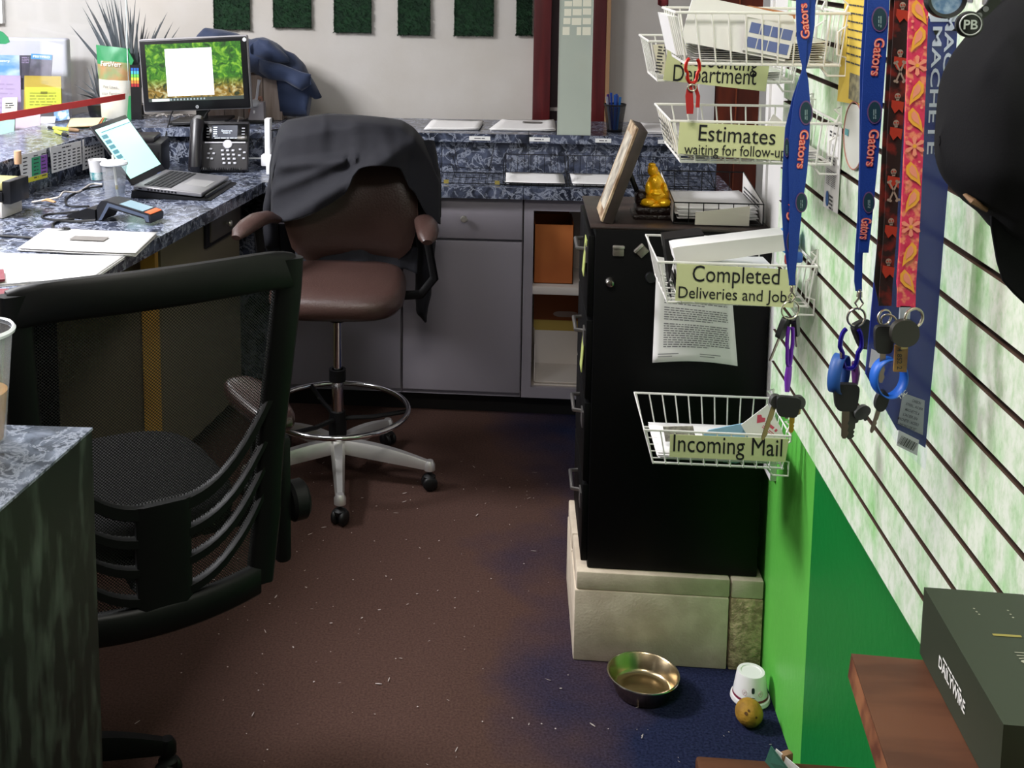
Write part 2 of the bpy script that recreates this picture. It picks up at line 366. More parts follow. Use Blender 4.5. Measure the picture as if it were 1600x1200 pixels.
MB().prism([(llx(LF)+.0995, LF, ZL-.034), (llx(LF)+.0995, LB, ZL-.034), (llx(LF)-wdt, LB, ZL-.034), (llx(2.2)-wdt, 2.2, ZL-.034), (llx(2.2), 2.2, ZL-.034), (llx(LF-.3), LF-.3, ZL-.034)], (0, 0, .034)).build('shelf_board', M_top, t)
MB().prism([(llx(LF)-.03, LF, 0), (llx(LF)-.06, LF, 0), (llx(2.2)-.06, 2.2, 0), (llx(2.2)-.03, 2.2, 0)], (0, 0, ZL-.034)).build('backsplash', M_top, t)
MB().prism([(llx(LB)-wdt+.03, LB-.05, 0), (llx(LB)-wdt+.06, LB-.05, 0), (llx(2.2)-wdt+.06, 2.2, 0), (llx(2.2)-wdt+.03, 2.2, 0)], (0, 0, ZL-.034)).build('outer_panel', M_cab, t)
# near counter end at the left edge of the picture
ZN = 1.05
c0 = onZ(145, 668, ZN); c1 = onZ(0, 795, ZN); dr = (c1-c0).normalized(); dr.z = 0
e0 = c0+dr*1.0
t = thing('reception_counter_end', 'near end of a marbled counter with dark green marbled side panel', 'counter', (c0.x, c0.y, 0))
MB().prism([(c0.x, c0.y, ZN-.004), (e0.x, e0.y, ZN-.004), (e0.x-.6, e0.y, ZN-.004), (c0.x-.6, c0.y-.02, ZN-.004)], (0, 0, .004)).build('top', marble('pale_marble_top', '3E4550', '707888', 'A8AFBE', .25), t)
MB().prism([(c0.x-.001, c0.y-.002, 0), (e0.x-.001, e0.y, 0), (e0.x-.03, e0.y, 0), (c0.x-.03, c0.y-.002, 0)], (0, 0, ZN-.004)).prism([(c0.x-.03, c0.y-.003, 0), (c0.x-.03, c0.y-.03, 0), (c0.x-.6, c0.y-.05, 0), (c0.x-.6, c0.y-.022, 0)], (0, 0, ZN-.004)).build('side_panel', M_pan, t)
# ================================================================ BASE CABINETS
def knob(c, parent):
    T = Mx.Translation(V(c)) @ Mx.Rotation(PI/2, 4, 'X')
    MB().lathe([(0, .026), (.010, .025), (.0135, .020), (.012, .014), (.006, .010), (.006, 0), (0, 0)], T=T, seg=20).build('knob', mat('brushed_nickel', 'C8C4BC', .3, .6), parent)
CY = CF+.035                                          # cabinet face
def zpx(y): return onY(700, y, CY).z
def xpx(x, y=450): return onY(x, y, CY).x
M_cab2 = M_cab
t = thing('base_cabinet', 'grey base cabinet with one round knob drawer above a plain door', 'cabinet', (xpx(722), CY, 0), 'grey base cabinets under the worktop')
xa, xb = xpx(628.5), xpx(815.5)
MB().between((xa, CY+.02, .085), (xb, LF+.02, ZC-.044)).between((xa, CY+.004, .085), (xb, CY+.02, zpx(616))).build('body', M_cab, t)
MB().between((xa+.003, CY, zpx(372)), (xb-.003, CY+.019, ZC-.046), bev=.002).build('drawer', M_cab, t); dw = COL.objects[-1]
knob((xpx(724), CY, zpx(340)), dw)
MB().between((xa+.003, CY, zpx(610)), (xb-.003, CY+.019, zpx(376)), bev=.002).build('door', M_cab, t)
t = thing('base_cabinet', 'grey base cabinet behind the leather stool', 'cabinet', (xpx(530), CY, 0), 'grey base cabinets under the worktop')
xc = lx(CY)+.02
MB().between((xc, CY+.02, .085), (xa-.002, LF+.02, ZC-.044)).between((xc, CY+.004, .085), (xa-.002, CY+.02, zpx(616))).build('body', M_cab, t)
MB().between((xc+.003, CY, zpx(610)), (xa-.006, CY+.019, zpx(376)), bev=.002).build('door', M_cab, t)
MB().between((xc+.003, CY, zpx(372)), (xa-.006, CY+.019, ZC-.046), bev=.002).build('drawer', M_cab, t)
t = thing('base_cabinet', 'open grey base cabinet with cardboard boxes on its shelves', 'cabinet', (xpx(880), CY, 0), 'grey base cabinets under the worktop')
xd = xpx(817); xo, xp_ = xpx(832), xpx(950); xe = .62; yb = LF+.02
mb = MB()
mb.between((xd, CY+.02, .085), (xd+.016, yb, ZC-.044)).between((xe-.016, CY+.02, .085), (xe, yb, ZC-.044)).between((xd, yb-.01, .085), (xe, yb, ZC-.044)).between((xd, CY+.02, .085), (xe, yb, zpx(600)))
mb.build('body', mat('pale_shelf_laminate', 'B5A99F', .6), t)
mb = MB(); mb.between((xd, CY, .085), (xo, CY+.02, ZC-.046)).between((xo, CY, zpx(326)), (xe, CY+.02, ZC-.046)).between((xo, CY, .085), (xe, CY+.02, zpx(600))).between((xp_, CY, zpx(600)), (xe, CY+.02, zpx(326)))
mb.build('face_frame', M_cab, t)
MB().between((xd+.016, CY+.004, zpx(456)), (xe-.016, yb-.01, zpx(444)), bev=.002).build('shelf', mat('shelf_white', 'D9D0CA', .6), t)
M_card = mat('cardboard_orange', 'B5672E', .75, col2='A85A26', scale=3)
M_cardd = mat('cardboard_brown', '8A4A20', .8)
def carton(name, label, M, sx, sy, sz, m):
    t = thing(name, label, 'box', M, 'cardboard boxes in the open cabinet'); b = MB(M); k = .003
    b.box((0, -sy/2+k/2, sz/2), (sx, k, sz)).box((0, sy/2-k/2, sz/2), (sx, k, sz)).box((-sx/2+k/2, 0, sz/2), (k, sy, sz)).box((sx/2-k/2, 0, sz/2), (k, sy, sz)).box((0, 0, k/2), (sx, sy, k))
    b.build('walls', m, t); return t
zs = zpx(444)
q0, q1 = xo+.004, onY(896, 400, CY+.05).x
tb = carton('cardboard_box', 'plain orange cardboard box on the upper cabinet shelf', TR(((q0+q1)/2, CY+.05+.1, zs)), q1-q0, .2, onY(860, 351, CY+.05).z-zs, M_card)
MB().box(((q0+q1)/2, CY+.24, onY(860, 351, CY+.05).z+.012), (q1-q0-.02, .003, .028)).build('flap', M_cardd, tb)
zb = zpx(600)
tb = thing('cardboard_box', 'brown cardboard box with a handle slot and white inside, below the shelf', 'box', (.15, CY+.15, zb), 'cardboard boxes in the open cabinet')
b0, b1 = xo+.012, xe-.03; z1, z2 = zb+.17, zb+.30
MB().between((b0, yb-.03, zb), (b1, yb-.025, z2)).build('back_panel', M_cardd, tb)
q = onY(884, 491, yb-.032)
T = fr((q.x, yb-.031, q.z), (1, 0, 0), (0, 0, 1))
MB().poly(T, [(.032*math.cos(a)+(.018 if math.cos(a) > 0 else -.018), .012*math.sin(a)) for a in [2*PI*i/24 for i in range(24)]]).build('handle_slot', mat('slot_pale', 'B09A8E', .8), tb)
MB().between((b0, CY+.06, zb), (b1, yb-.025, zb+.004)).between((b0, yb-.034, zb), (b1, yb-.031, z1-.03)).between((b0, CY+.06, zb), (b0+.004, yb-.03, z1-.02)).between((b0, CY+.03, zb), (b1, CY+.034, zb+.004)).build('white_lining', mat('carton_white', 'DCD3CC', .7), tb)
MB().between((b0, yb-.0345, z1-.03), (b1, yb-.0315, z1+.012)).build('yellow_strip', mat('carton_yellow', 'B49A4A', .7), tb)
struct(MB().between((lx(CY)-.02, CY+.06, 0), (xe, CY+.08, .086)).build('baseboard_back', mat('toe_kick_black', '0B0A0C', .6)))
# left desk: cabinet with drawer, pine post and leg room panel
ux = V((.1464, .9892, 0)); nx_ = V((.9892, -.1464, 0))       # along the desk edge, and towards the walkway
def dk(Y, off, z): return V((lx(Y), Y, z))-nx_*off
Td = fr(dk(3.45, .05, 0), ux, (0, 0, 1))                    # x away from the camera along the desk, z towards the walkway
M_dcab = mat('olive_grey_laminate', '7A715E', .5)
t = thing('desk_cabinet', 'beige desk cabinet with one dark framed drawer under left worktop', 'cabinet', dk(3.8, .05, 0))
MB(Td).box((.36, .47, -.215), (.66, .76, .38)).build('body', M_dcab, t)
MB(Td).box((.53, .792, -.021), (.33, .115, .012), bev=.002).build('drawer_surround', M_cabd, t)
dw = MB(Td).box((.53, .792, -.014), (.27, .085, .012), bev=.002).build('drawer', mat('drawer_grey', '5C5650', .45), t)
MB(Td).lathe([(0, .022), (.010, .020), (.012, .015), (.005, .009), (.005, 0)], T=Mx.Translation((.53, .79, -.008)), seg=16).build('knob', mat('brushed_nickel', '', .25), dw)
tag(MB(Td).box((0, .428, -.05), (.024, .855, .05)).build('support_post', mat('pine', 'C79A45', .6, col2='B5873A', scale=6, stretch=(1, 8, 1))), 'bare pine support post under left desk edge', 'post')
tag(MB(Td).box((-.75, .428, -.50), (1.45, .855, .018)).build('knee_panel', mat('knee_panel', '6A5E42', .7)), 'brown panel closing the leg room under left desk', 'panel')
# ================================================================ CHAIRS
M_leather = mat('brown_leather', '43302C', .34, bump=.12, bscale=160)
M_chrome = mat('chrome', 'D8D8DA', .12, 1.0)
M_alu = mat('polished_aluminium', 'E2E0DE', .42, .85)
M_blkp = mat('black_plastic', '08080A', .55, spec=.25)
M_rub = mat('caster_black', '08080A', .5)
def sq(a, n): return math.copysign(abs(a)**(2.0/n), a)
def cushion(mbx, w, d, h, T, n=4, crown=.012, dip=0.0, nu=48):
    """rounded seat or back pad, w x d outline, h thick, z up in frame T"""
    prof = [(.0, 0), (.80, 0), (.93, .10), (.985, .30), (1.0, .52), (.985, .74), (.93, .92), (.82, 1.0), (.6, 1.0), (.3, 1.0), (0, 1.0)]
    rings = []
    for r, z in prof:
        ring = []
        for j in range(nu):
            a = 2*PI*j/nu; x = w/2*sq(math.cos(a), n)*r; y = d/2*sq(math.sin(a), n)*r
            zz = z*h+(crown*(1-r*r) if z > .5 else 0)-dip*(y/(d/2))**2*(1 if y < 0 else 0)
            ring.append(mbx.bm.verts.new(T @ V((x, y, zz))))
        rings.append(ring)
    for A, B in zip(rings[:-1], rings[1:]):
        for j in range(nu): mbx.bm.faces.new((A[j], A[(j+1) % nu], B[(j+1) % nu], B[j]))
    return mbx
def caster(M, parent):
    c = MB(M)
    for sx in (-1, 1):
        c.lathe([(0, -.009), (.019, -.009), (.024, -.005), (.025, 0), (.024, .005), (.019, .009), (0, .009)], T=Mx.Translation((sx*.014, 0, .025)) @ Mx.Rotation(PI/2, 4, 'Y'), seg=20)
    c.lathe([(0, .025), (.012, .026), (.020, .035), (.021, .047), (.012, .054), (.006, .056), (.006, .075), (0, .075)], seg=16)
    return c.build('caster', M_rub, parent)
def star_base(t, M, R, phase, hubz, tipz, m, rad=.024, hubr=.034):
    for k in range(5):
        a = phase+k*2*PI/5; d = V((math.cos(a), math.sin(a), 0)); s_ = V((-d.y, d.x, 0)); mb = MB(M)
        N = 10; rings = []
        for i in range(N+1):
            u = i/N; q = d*lerp(.02, R, u); zt = lerp(hubz, tipz+.015, u**.9)+.012*math.sin(u*PI); zb = lerp(hubz-.045, tipz-.012, u)
            hw = lerp(rad, rad*.55, u)
            ring = [mb.bm.verts.new(q+s_*hw*x+V((0, 0, lerp(zb, zt, y)))) for x, y in ((-1, 0), (1, 0), (1, .6), (.6, 1), (-.6, 1), (-1, .6))]
            rings.append(ring)
        for A, B in zip(rings[:-1], rings[1:]):
            for j in range(6): mb.bm.faces.new((A[j], A[(j+1) % 6], B[(j+1) % 6], B[j]))
        mb.bm.faces.new(rings[0][::-1]); mb.bm.faces.new(rings[-1])
        mb.lathe([(0, tipz+.02), (rad*.5, tipz+.018), (rad*.78, tipz+.006), (rad*.78, tipz-.014), (0, tipz-.014)], c=d*R, seg=16)
        leg = mb.build('leg', m, t)
        caster(M @ Mx.Translation(d*R) @ Mx.Rotation(a+1.0+k, 4, 'Z') , leg)
    MB(M).lathe([(0, hubz-.05), (hubr, hubz-.05), (hubr, hubz), (hubr*.8, hubz+.02), (0, hubz+.02)], seg=24).build('hub', m, t)
# ---- brown leather drafting stool
sc_ = onZ(528, 748, 0); sc_.z = 0
MS = TR(sc_, math.radians(4))
t = thing('drafting_stool', 'brown leather drafting stool with chrome foot ring and polished star base', 'chair', MS)
star_base(t, MS, .315, math.radians(-90+10-4), .145, .082, M_alu)
MB(MS).lathe([(0, .15), (.030, .15), (.030, .20), (.026, .24), (0, .24)], seg=24).build('lower_sleeve', M_blkp, t)
MB(MS).lathe([(.0, .24), (.020, .24), (.020, .36), (.014, .362), (.014, .60), (0, .60)], seg=24).build('gas_column', M_chrome, t)
MB(MS).lathe([(.019, .345), (.028, .345), (.028, .385), (.019, .385)], seg=24).build('collar', M_blkp, t)
rz = .245; mb = MB(MS); mb.tube([(.236*math.cos(2*PI*i/64), .236*math.sin(2*PI*i/64), rz) for i in range(64)], .009, 10, closed=True)
fr_ = mb.build('foot_ring', M_chrome, t)
mb = MB(MS)
for k in range(3):
    a = math.radians(28+120*k+90); mb.tube([(.02*math.cos(a), .02*math.sin(a), .215), (.12*math.cos(a), .12*math.sin(a), .222), (.236*math.cos(a), .236*math.sin(a), rz)], .008, 8)
mb.build('ring_spokes', M_blkp, fr_)
ZS = .635
MB(MS).box((0, .0, ZS-.028), (.20, .22, .035), bev=.01).lathe([(0, ZS-.085), (.026, ZS-.085), (.026, ZS-.04), (0, ZS-.04)], seg=20).build('seat_mechanism', M_blkp, t)
seat = cushion(MB(MS), .44, .46, .082, Mx.Translation((.008, -.02, ZS-.01)), n=3.6, crown=.012, dip=.012).build('seat', M_leather, t, ang=75)
mb = MB(MS); rim = []
for j in range(64):
    a = 2*PI*j/64; rim.append((.008+.22*.975*sq(math.cos(a), 3.6), -.02+.23*.975*sq(math.sin(a), 3.6), ZS+.045-.012*(max(0, -sq(math.sin(a), 3.6)))**2))
mb.tube(rim, .003, 6, closed=True); mb.build('seat_piping', mat('leather_piping', '3C1F20', .35), seat)
def backpad(u, v, side):
    # u across -1..1, v up 0..1
    hw = interp(v, ((0, .15), (.08, .20), (.3, .228), (.6, .222), (.85, .20), (.96, .16), (1, .11)))
    x = u*hw; z = ZS+.075+v*.455; y = .205+.05*v+.05*v*v-.035*math.sin(v*PI)*1.0-.045*u*u*(-1)*-1
    th = .032*(1-min(1, abs(u))**6)*(1-(abs(2*v-1))**8)+.004
    return V((x+.035, y-.045*0+side*th*(1 if side > 0 else 1.15), z))
mb = MB(MS)
for s_ in (-1, 1): mb.grid(lambda u, v: backpad(2*u-1, v, s_), 20, 20)
bmesh.ops.remove_doubles(mb.bm, verts=mb.bm.verts, dist=.009*0+.0001)
back = mb.build('backrest', M_leather, t, ang=80)
mb = MB(MS); mb.tube([backpad(.985*(1 if k < 20 else -1), (k/19 if k < 20 else (39-k)/19), -1)+V((0, .02, 0)) for k in range(40)], .005, 6); mb.build('backrest_piping', mat('pale_piping', '8A6A60', .4), back)
def arm(sx, pts, t):
    mb = MB(MS)
    mb.tube([(sx*.10+.035, .06, ZS-.02), (sx*.24+.035, .06, ZS-.01), (sx*.285+.035, .05, ZS+.05), (pts[2][0], pts[2][1]+.01, pts[2][2]-.03)], .016, 8, sq=(1, .6))
    a_ = mb.build('armrest', M_blkp, t)
    MB(MS).tube(pts, [.022, .034, .038, .037, .031, .016], 14, sq=(.62, 1)).build('arm_pad', M_leather, a_)
arm(1, [(.275, .12, .86), (.285, .07, .875), (.292, .0, .878), (.297, -.06, .872), (.297, -.11, .862), (.297, -.135, .852)], t)
arm(-1, [(-.215, .12, .862), (-.238, .07, .882), (-.262, .0, .888), (-.285, -.05, .88), (-.303, -.09, .868), (-.312, -.115, .856)], t)
# ---- dark shirt thrown over the backrest
M_cloth = mat('navy_black_fabric', '0A0A16', .85, bump=.08, bscale=300, sheen=.03)
YS = sc_.y+.26
def wr(x, z, k=1.0): return k*(.010*NZ.noise(V((x*9, z*5, 3.1)))+.006*NZ.noise(V((x*22, z*9, 7.7))))
shirt = thing('draped_shirt', 'black navy shirt draped over the backrest of the leather stool', 'shirt', (sc_.x, YS, .75))
TOPC = ((424, 262), (430, 222), (438, 196), (450, 188), (480, 182), (512, 178), (560, 180), (600, 184), (628, 189), (646, 200), (660, 216), (676, 246), (688, 278))
HEM = ((424, 346), (440, 348), (470, 342), (495, 331), (520, 316), (540, 302), (546, 292), (552, 275), (562, 263), (580, 259), (605, 259), (625, 262), (634, 278), (638, 292), (648, 300), (664, 330), (676, 345), (688, 350))
def front(u, v):
    x = lerp(424, 688, u); yt = interp(x, TOPC); yh = interp(x, HEM)
    y = lerp(yt, yh, v); e = abs(2*u-1)
    Yp = YS-.202+.072*(1-v)+.10*max(0, 1-v*5)**2+.09*e**3
    # big diagonal folds running from the top seam down to the left
    fold = .030*math.exp(-((y-(360-(x-424)*.62))/16.0)**2)+.020*math.exp(-((y-(262-(x-424)*.10))/9.0)**2)*(1 if x < 560 else .2)
    fold += .035*math.exp(-((x-588)/40.0)**2)*max(0, v-.35)
    fold -= .012*math.exp(-((x-522)/16.0)**2-((y-214)/22.0)**2)
    fold += .016*math.exp(-((y-(300-(x-424)*.42))/9.0)**2)*(x < 540)+.014*math.exp(-((x-(600+(y-200)*.25))/10.0)**2)*max(0, 1-abs(y-235)/40.0)+.012*math.exp(-((x-507)/4.0)**2)*max(0, 1-(y-178)/40.0)
    q = onY(x, y, Yp-fold); q.y += wr(q.x, q.z, 1.0); return q
MB().grid(front, 60, 44).build('front_panel', M_cloth, shirt, solid=.004, ang=70)
def rear(u, v):
    x = lerp(424, 688, u); yt = interp(x, TOPC); q0 = onY(x, yt, YS-.015+.09*abs(2*u-1)**3)
    z = lerp(q0.z, .82, v); return V((q0.x, q0.y+.075*min(1, v*5)**.6*(1-.3*abs(2*u-1))+wr(q0.x, z), z))
MB().grid(rear, 30, 24).build('back_panel', M_cloth, shirt, solid=.004, ang=70)
def sleeve(pts, rad):
    mb = MB(); P_ = [onY(x, y, YS+dy) for x, y, dy in pts]; n = 40; path = []; rr = []
    for i in range(n+1):
        s_ = i/n*(len(P_)-1); k = min(int(s_), len(P_)-2); f = s_-k
        path.append(P_[k].lerp(P_[k+1], f)); rr.append(lerp(rad[k], rad[k+1], f)*(1+.12*NZ.noise(V((i*.33, 2, 5)))))
    mb.tube(path, rr, 16, sq=(.55, 1))
    for v in mb.bm.verts: v.co += V((wr(v.co.x, v.co.z, 1.2), wr(v.co.z, v.co.x, 1.0), 0))
    return mb.build('sleeve', M_cloth, shirt, ang=75)
sleeve([(664, 222, .02), (670, 270, -.01), (666, 330, 0), (664, 400, .02), (660, 450, .03), (658, 485, .03), (663, 503, .03)], [.05, .066, .074, .058, .05, .036, .008])
sleeve([(436, 215, .05), (430, 270, .05), (424, 330, .05), (424, 380, .06), (430, 410, .06)], [.028, .04, .044, .05, .03])
def tail(u, v):
    x = lerp(418, 660, u); q0 = onY(x, lerp(350, 402, v)-(18*math.sin(u*PI)*v)*-.2, YS+.075+.02*v); q0.y += wr(q0.x, q0.z, 1.4); return q0
MB().grid(tail, 30, 12).build('shirt_tail', M_cloth, shirt, solid=.004, ang=70)
def lowtail(u, v):
    x = lerp(462, 652, u)+(v*0); y = lerp(386, 424+4*math.sin(u*20), v); q0 = onY(x, y, YS-.055-.035*v-.02*math.sin(u*PI)); q0.y += wr(q0.x*2, q0.z, 1.2); return q0
MB().grid(lowtail, 30, 8).build('tucked_hem', M_cloth, shirt, solid=.004, ang=70)
# ---- black mesh back office chair in front
def mesh_mat():
    m = bpy.data.materials.new('chair_mesh'); m.use_nodes = True; nt = m.node_tree; N = nt.nodes; L = nt.links; b = N['Principled BSDF']
    b.inputs['Base Color'].default_value = lin('0A0A0A'); b.inputs['Roughness'].default_value = .7
    tc = N.new('ShaderNodeTexCoord'); sx = N.new('ShaderNodeSeparateXYZ'); L.new(tc.outputs['UV'], sx.inputs[0])
    def sn(sock, k):
        a = N.new('ShaderNodeMath'); a.operation = 'MULTIPLY'; a.inputs[1].default_value = k; L.new(sock, a.inputs[0])
        c = N.new('ShaderNodeMath'); c.operation = 'SINE'; L.new(a.outputs[0], c.inputs[0]); return c.outputs[0]
    pr = N.new('ShaderNodeMath'); pr.operation = 'MULTIPLY'; L.new(sn(sx.outputs[0], 2*PI*42), pr.inputs[0]); L.new(sn(sx.outputs[1], 2*PI*42), pr.inputs[1])
    ab = N.new('ShaderNodeMath'); ab.operation = 'ABSOLUTE'; L.new(pr.outputs[0], ab.inputs[0])
    gt = N.new('ShaderNodeMath'); gt.operation = 'GREATER_THAN'; gt.inputs[1].default_value = .36; L.new(ab.outputs[0], gt.inputs[0])
    tr = N.new('ShaderNodeBsdfTransparent'); mx = N.new('ShaderNodeMixShader'); L.new(gt.outputs[0], mx.inputs[0])
    L.new(b.outputs[0], mx.inputs[1]); L.new(tr.outputs[0], mx.inputs[2]); L.new(mx.outputs[0], N['Material Output'].inputs[0]); return m
M_mesh = mesh_mat()
M_frame = mat('chair_frame_black', '070808', .5, spec=.25)
pR = V((-.375, 1.99, 1.215)); pL = V((-.79, 1.70, 1.225))        # top corners of the back
ax = (pR-pL); ax.z = 0; W_ = ax.length; ax.normalize(); fw = V((-ax.y, ax.x, 0))   # fw: way the sitter faces
mid = (pR+pL)/2
MC = fr((mid.x, mid.y, 0), ax, fw)                       # x across to the right, y forward, z up
MC = MC if MC.col[2].z > 0 else MC
HW = W_/2
def cp(u, z, off=0.0):
    """point on the curved back: u -1..1 across, z height"""
    k = (1.22-z)/.70
    lean = .03+.10*k-.13*max(0, k-.55)**1.4
    hw = interp(k, ((0, HW), (.12, HW*1.0), (.5, HW*.93), (.75, HW*.90), (1, HW*.80)))
    crown = .006*(1-u*u)*(1 if k < .1 else 0)
    return V((u*hw, lean-.045*(1-u*u)-.0+off, z+crown))
t = thing('mesh_office_chair', 'black mesh backed office chair seen from behind beside near counter', 'chair', MC)
T2 = Mx.Identity(4)
def strip(mbx, path, wv, th):
    """closed bar along path; wv half-widths in the plane (list of vectors), th half thickness along y"""
    rings = []
    for q, wd in zip(path, wv):
        rings.append([mbx.bm.verts.new(q+wd*x+V((0, th*y, 0))) for x, y in ((-1, -.5), (-.75, -1), (.75, -1), (1, -.5), (1, .5), (.75, 1), (-.75, 1), (-1, .5))])
    for A, B in zip(rings[:-1], rings[1:]):
        for j in range(8): mbx.bm.faces.new((A[j], A[(j+1) % 8], B[(j+1) % 8], B[j]))
    mbx.bm.faces.new(rings[0][::-1]); mbx.bm.faces.new(rings[-1])
mb = MB(MC); N_ = 24
# top rail, two side rails, lower bowl rail
strip(mb, [cp(-1+2*i/N_, 1.22-.032-.012*abs(-1+2*i/N_)**8) for i in range(N_+1)], [V((0, 0, .034)) for i in range(N_+1)], .014)
for s_ in (-1, 1):
    zz = [1.205-.64*i/N_ for i in range(N_+1)]
    strip(mb, [cp(s_*.945, z) for z in zz], [V((.0265 if z > .8 else .026, 0, 0)) for z in zz], .015)
def bowl(z0, sag, hw, n=N_, ue=.90, ex=2.8):
    us = [-ue+2*ue*i/n for i in range(n+1)]
    strip(mb, [cp(u, z0+sag*(abs(u)/ue)**ex) for u in us], [V((0, 0, hw)) for u in us], .010)
bowl(.775, .165, .014)
for z0 in (.72, .665, .61): bowl(z0, .135, .010)
strip(mb, [cp(0, .79-.23*i/8) for i in range(9)], [V((.05, 0, 0)) for i in range(9)], .012)
strip(mb, [cp(-.93+1.86*i/N_, .572) for i in range(N_+1)], [V((0, 0, .03)) for i in range(N_+1)], .014)
fo = mb.build('back_frame', M_frame, t, ang=50)
mb = MB(MC); g = mb.grid(lambda u, v: cp(-.9+1.8*u, .58+.62*v, .004), 24, 24); uvl = mb.bm.loops.layers.uv.new('UVMap')
inv = MC.inverted()
for f in mb.bm.faces:
    for l in f.loops:
        c = l.vert.co; l[uvl].uv = ((c.x+c.z)/.5, (c.x-c.z)/.5)
mb.build('mesh_panel', M_mesh, t)
MB(MC).tube([cp(0, .66, .02), cp(0, .60, .03), V((0, .16, .575)), V((0, .30, .575))], .03, 10, sq=(1, .5)).build('back_bracket', M_frame, t)
cushion(MB(MC), .48, .46, .075, Mx.Translation((0, .43, .60)), n=3.4, crown=.01).build('seat', mat('seat_black', '0B090A', .85, spec=.15), t, ang=75)
for s_ in (-1, 1):
    mb = MB(MC); mb.tube([(s_*.16, .3, .585), (s_*.255, .27, .60), (s_*.265, .24, .70), (s_*.265, .24, .82)], .02, 8, sq=(1, .7))
    mb.box((s_*.262, .14, .70), (.032, .07, .26), bev=.012)
    a_ = mb.build('armrest', M_frame, t)
    cushion(MB(MC), .09, .27, .035, Mx.Translation((s_*.275, .27, .82)), n=2.8, crown=.006).build('arm_pad', mat('arm_pad_brown', '2A1A18', .25), a_, ang=75)
    MB(MC).lathe([(0, 0), (.034, 0), (.04, .006), (.04, .03), (.034, .036), (0, .036)], T=Mx.Translation((s_*.278, .13, .685)) @ Mx.Rotation(s_*PI/2, 4, 'Y'), seg=20).build('adjuster_knob', M_blkp, a_)
MB(MC).box((-.08, .43, .57), (.3, .26, .05), bev=.01).build('seat_mechanism', M_blkp, t)
MB(MC).lathe([(0, .14), (.026, .14), (.026, .32), (.018, .322), (.018, .56), (0, .56)], c=MC.inverted() @ V((-.95, 2.12, 0)), seg=20).build('gas_column', M_blkp, t)
HB = MC.inverted() @ V((-.95, 2.12, 0))
star_base(t, MC @ Mx.Translation(HB), .25, math.radians(18)-math.atan2(ax.y, ax.x), .13, .078, M_blkp)
# ================================================================ ON THE BACK LEDGE AND WALL
M_paper = mat('paper_white', 'EDEBEA', .8)
M_paper2 = mat('paper_grey', 'D9D5D2', .8)
M_ink = mat('print_ink', '3E3E42', .9)
M_blk = mat('satin_black', '101013', .4)
M_wire = mat('black_wire', '0B0B0D', .4, .3)
def paper_stack(label, corners, z, n, group, thick=.0012, bend=.004, m=None, printed=None, seed=1):
    """corners: far-left, far-right, near-right, near-left as points on the surface"""
    rnd = random.Random(seed); c = sum(corners, V())/4
    t = thing('paper_stack', label, 'papers', (c.x, c.y, z), group)
    for i in range(n):
        o = V((rnd.uniform(-.006, .006), rnd.uniform(-.006, .006), 0))*(i > 0); a, b, d, e = corners
        def f(u, v):
            q = a.lerp(b, u).lerp(e.lerp(d, u), v)
            return V((q.x+o.x, q.y+o.y, z+.0015+i*thick+bend*(max(0, u-.6)/.4)**2*(i+1)/n+.0008*NZ.noise(V((u*3, v*3, i)))))
        MB().grid(f, 8, 8).build('sheet', m or M_paper, t, solid=.0008)
    if printed:
        a, b, d, e = corners; T = fr(((a+b+d+e)/4)+V((0, 0, 0)), b-a, a-e); T.translation.z = z+.0015+(n-1)*thick+.0035
        mb = MB()
        for (x0, x1, y0, y1) in printed: mb.quad(T, x0, x1, y0, y1)
        mb.build('printed_block', mat('grey_print', '6E6A66', .8), t)
    return t
def zc(pts, z): return [onZ(x, y, z) for x, y in pts]
paper_stack('stack of white papers on ledge directly right of the draped shirt', zc(((676, 189), (755, 192), (748, 203.5), (664, 203)), ZL), ZL, 5, 'paper stacks on the back ledge', printed=None, seed=2)
paper_stack('white paper stack with grey picture block near the glass pane on ledge', zc(((787, 188), (866, 191), (868, 206), (766, 204)), ZL), ZL, 5, 'paper stacks on the back ledge', bend=.007, printed=[(-.02, .06, .03, .07)], seed=3)
paper_stack('white paper stack on ledge between pen cup and baskets', zc(((1002, 194), (1078, 196), (1090, 211), (1004, 209)), ZL), ZL, 7, 'paper stacks on the back ledge', seed=4)
# pane of glass standing on the ledge
ga, gb_ = onY(871, 205, LF+.012), onY(922, 207, LF+.012); gt = onY(880, -60, LF+.012).z
t = thing('glass_panel', 'tall frosted glass panel standing on ledge before the red doorway', 'glass panel', (ga.lerp(gb_, .5).x, LF+.012, ZL))
MB().between((ga.x, LF+.008, ZL+.0005), (gb_.x, LF+.014, gt)).build('pane', mat('greenish_glass', 'BCC5B8', .08, spec=.9), t)
MB().between((ga.x-.0015, LF+.007, ZL+.0005), (ga.x, LF+.015, gt)).between((gb_.x, LF+.007, ZL+.0005), (gb_.x+.0015, LF+.015, gt)).build('polished_edge', mat('glass_edge', 'C9D0C4', .3), t)
# the bright barred window that the pane mirrors, its reflection painted on as pale patches
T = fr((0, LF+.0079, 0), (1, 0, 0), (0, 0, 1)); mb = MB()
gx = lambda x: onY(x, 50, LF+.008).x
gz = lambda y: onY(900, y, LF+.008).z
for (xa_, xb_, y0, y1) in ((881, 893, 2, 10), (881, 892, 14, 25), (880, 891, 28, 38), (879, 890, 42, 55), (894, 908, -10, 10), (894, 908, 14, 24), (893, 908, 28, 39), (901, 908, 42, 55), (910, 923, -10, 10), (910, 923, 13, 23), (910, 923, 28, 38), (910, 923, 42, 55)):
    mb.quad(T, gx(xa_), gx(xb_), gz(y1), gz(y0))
mb.build('painted_reflection', mat('pale_reflection', 'F2F0DA', .4), t)
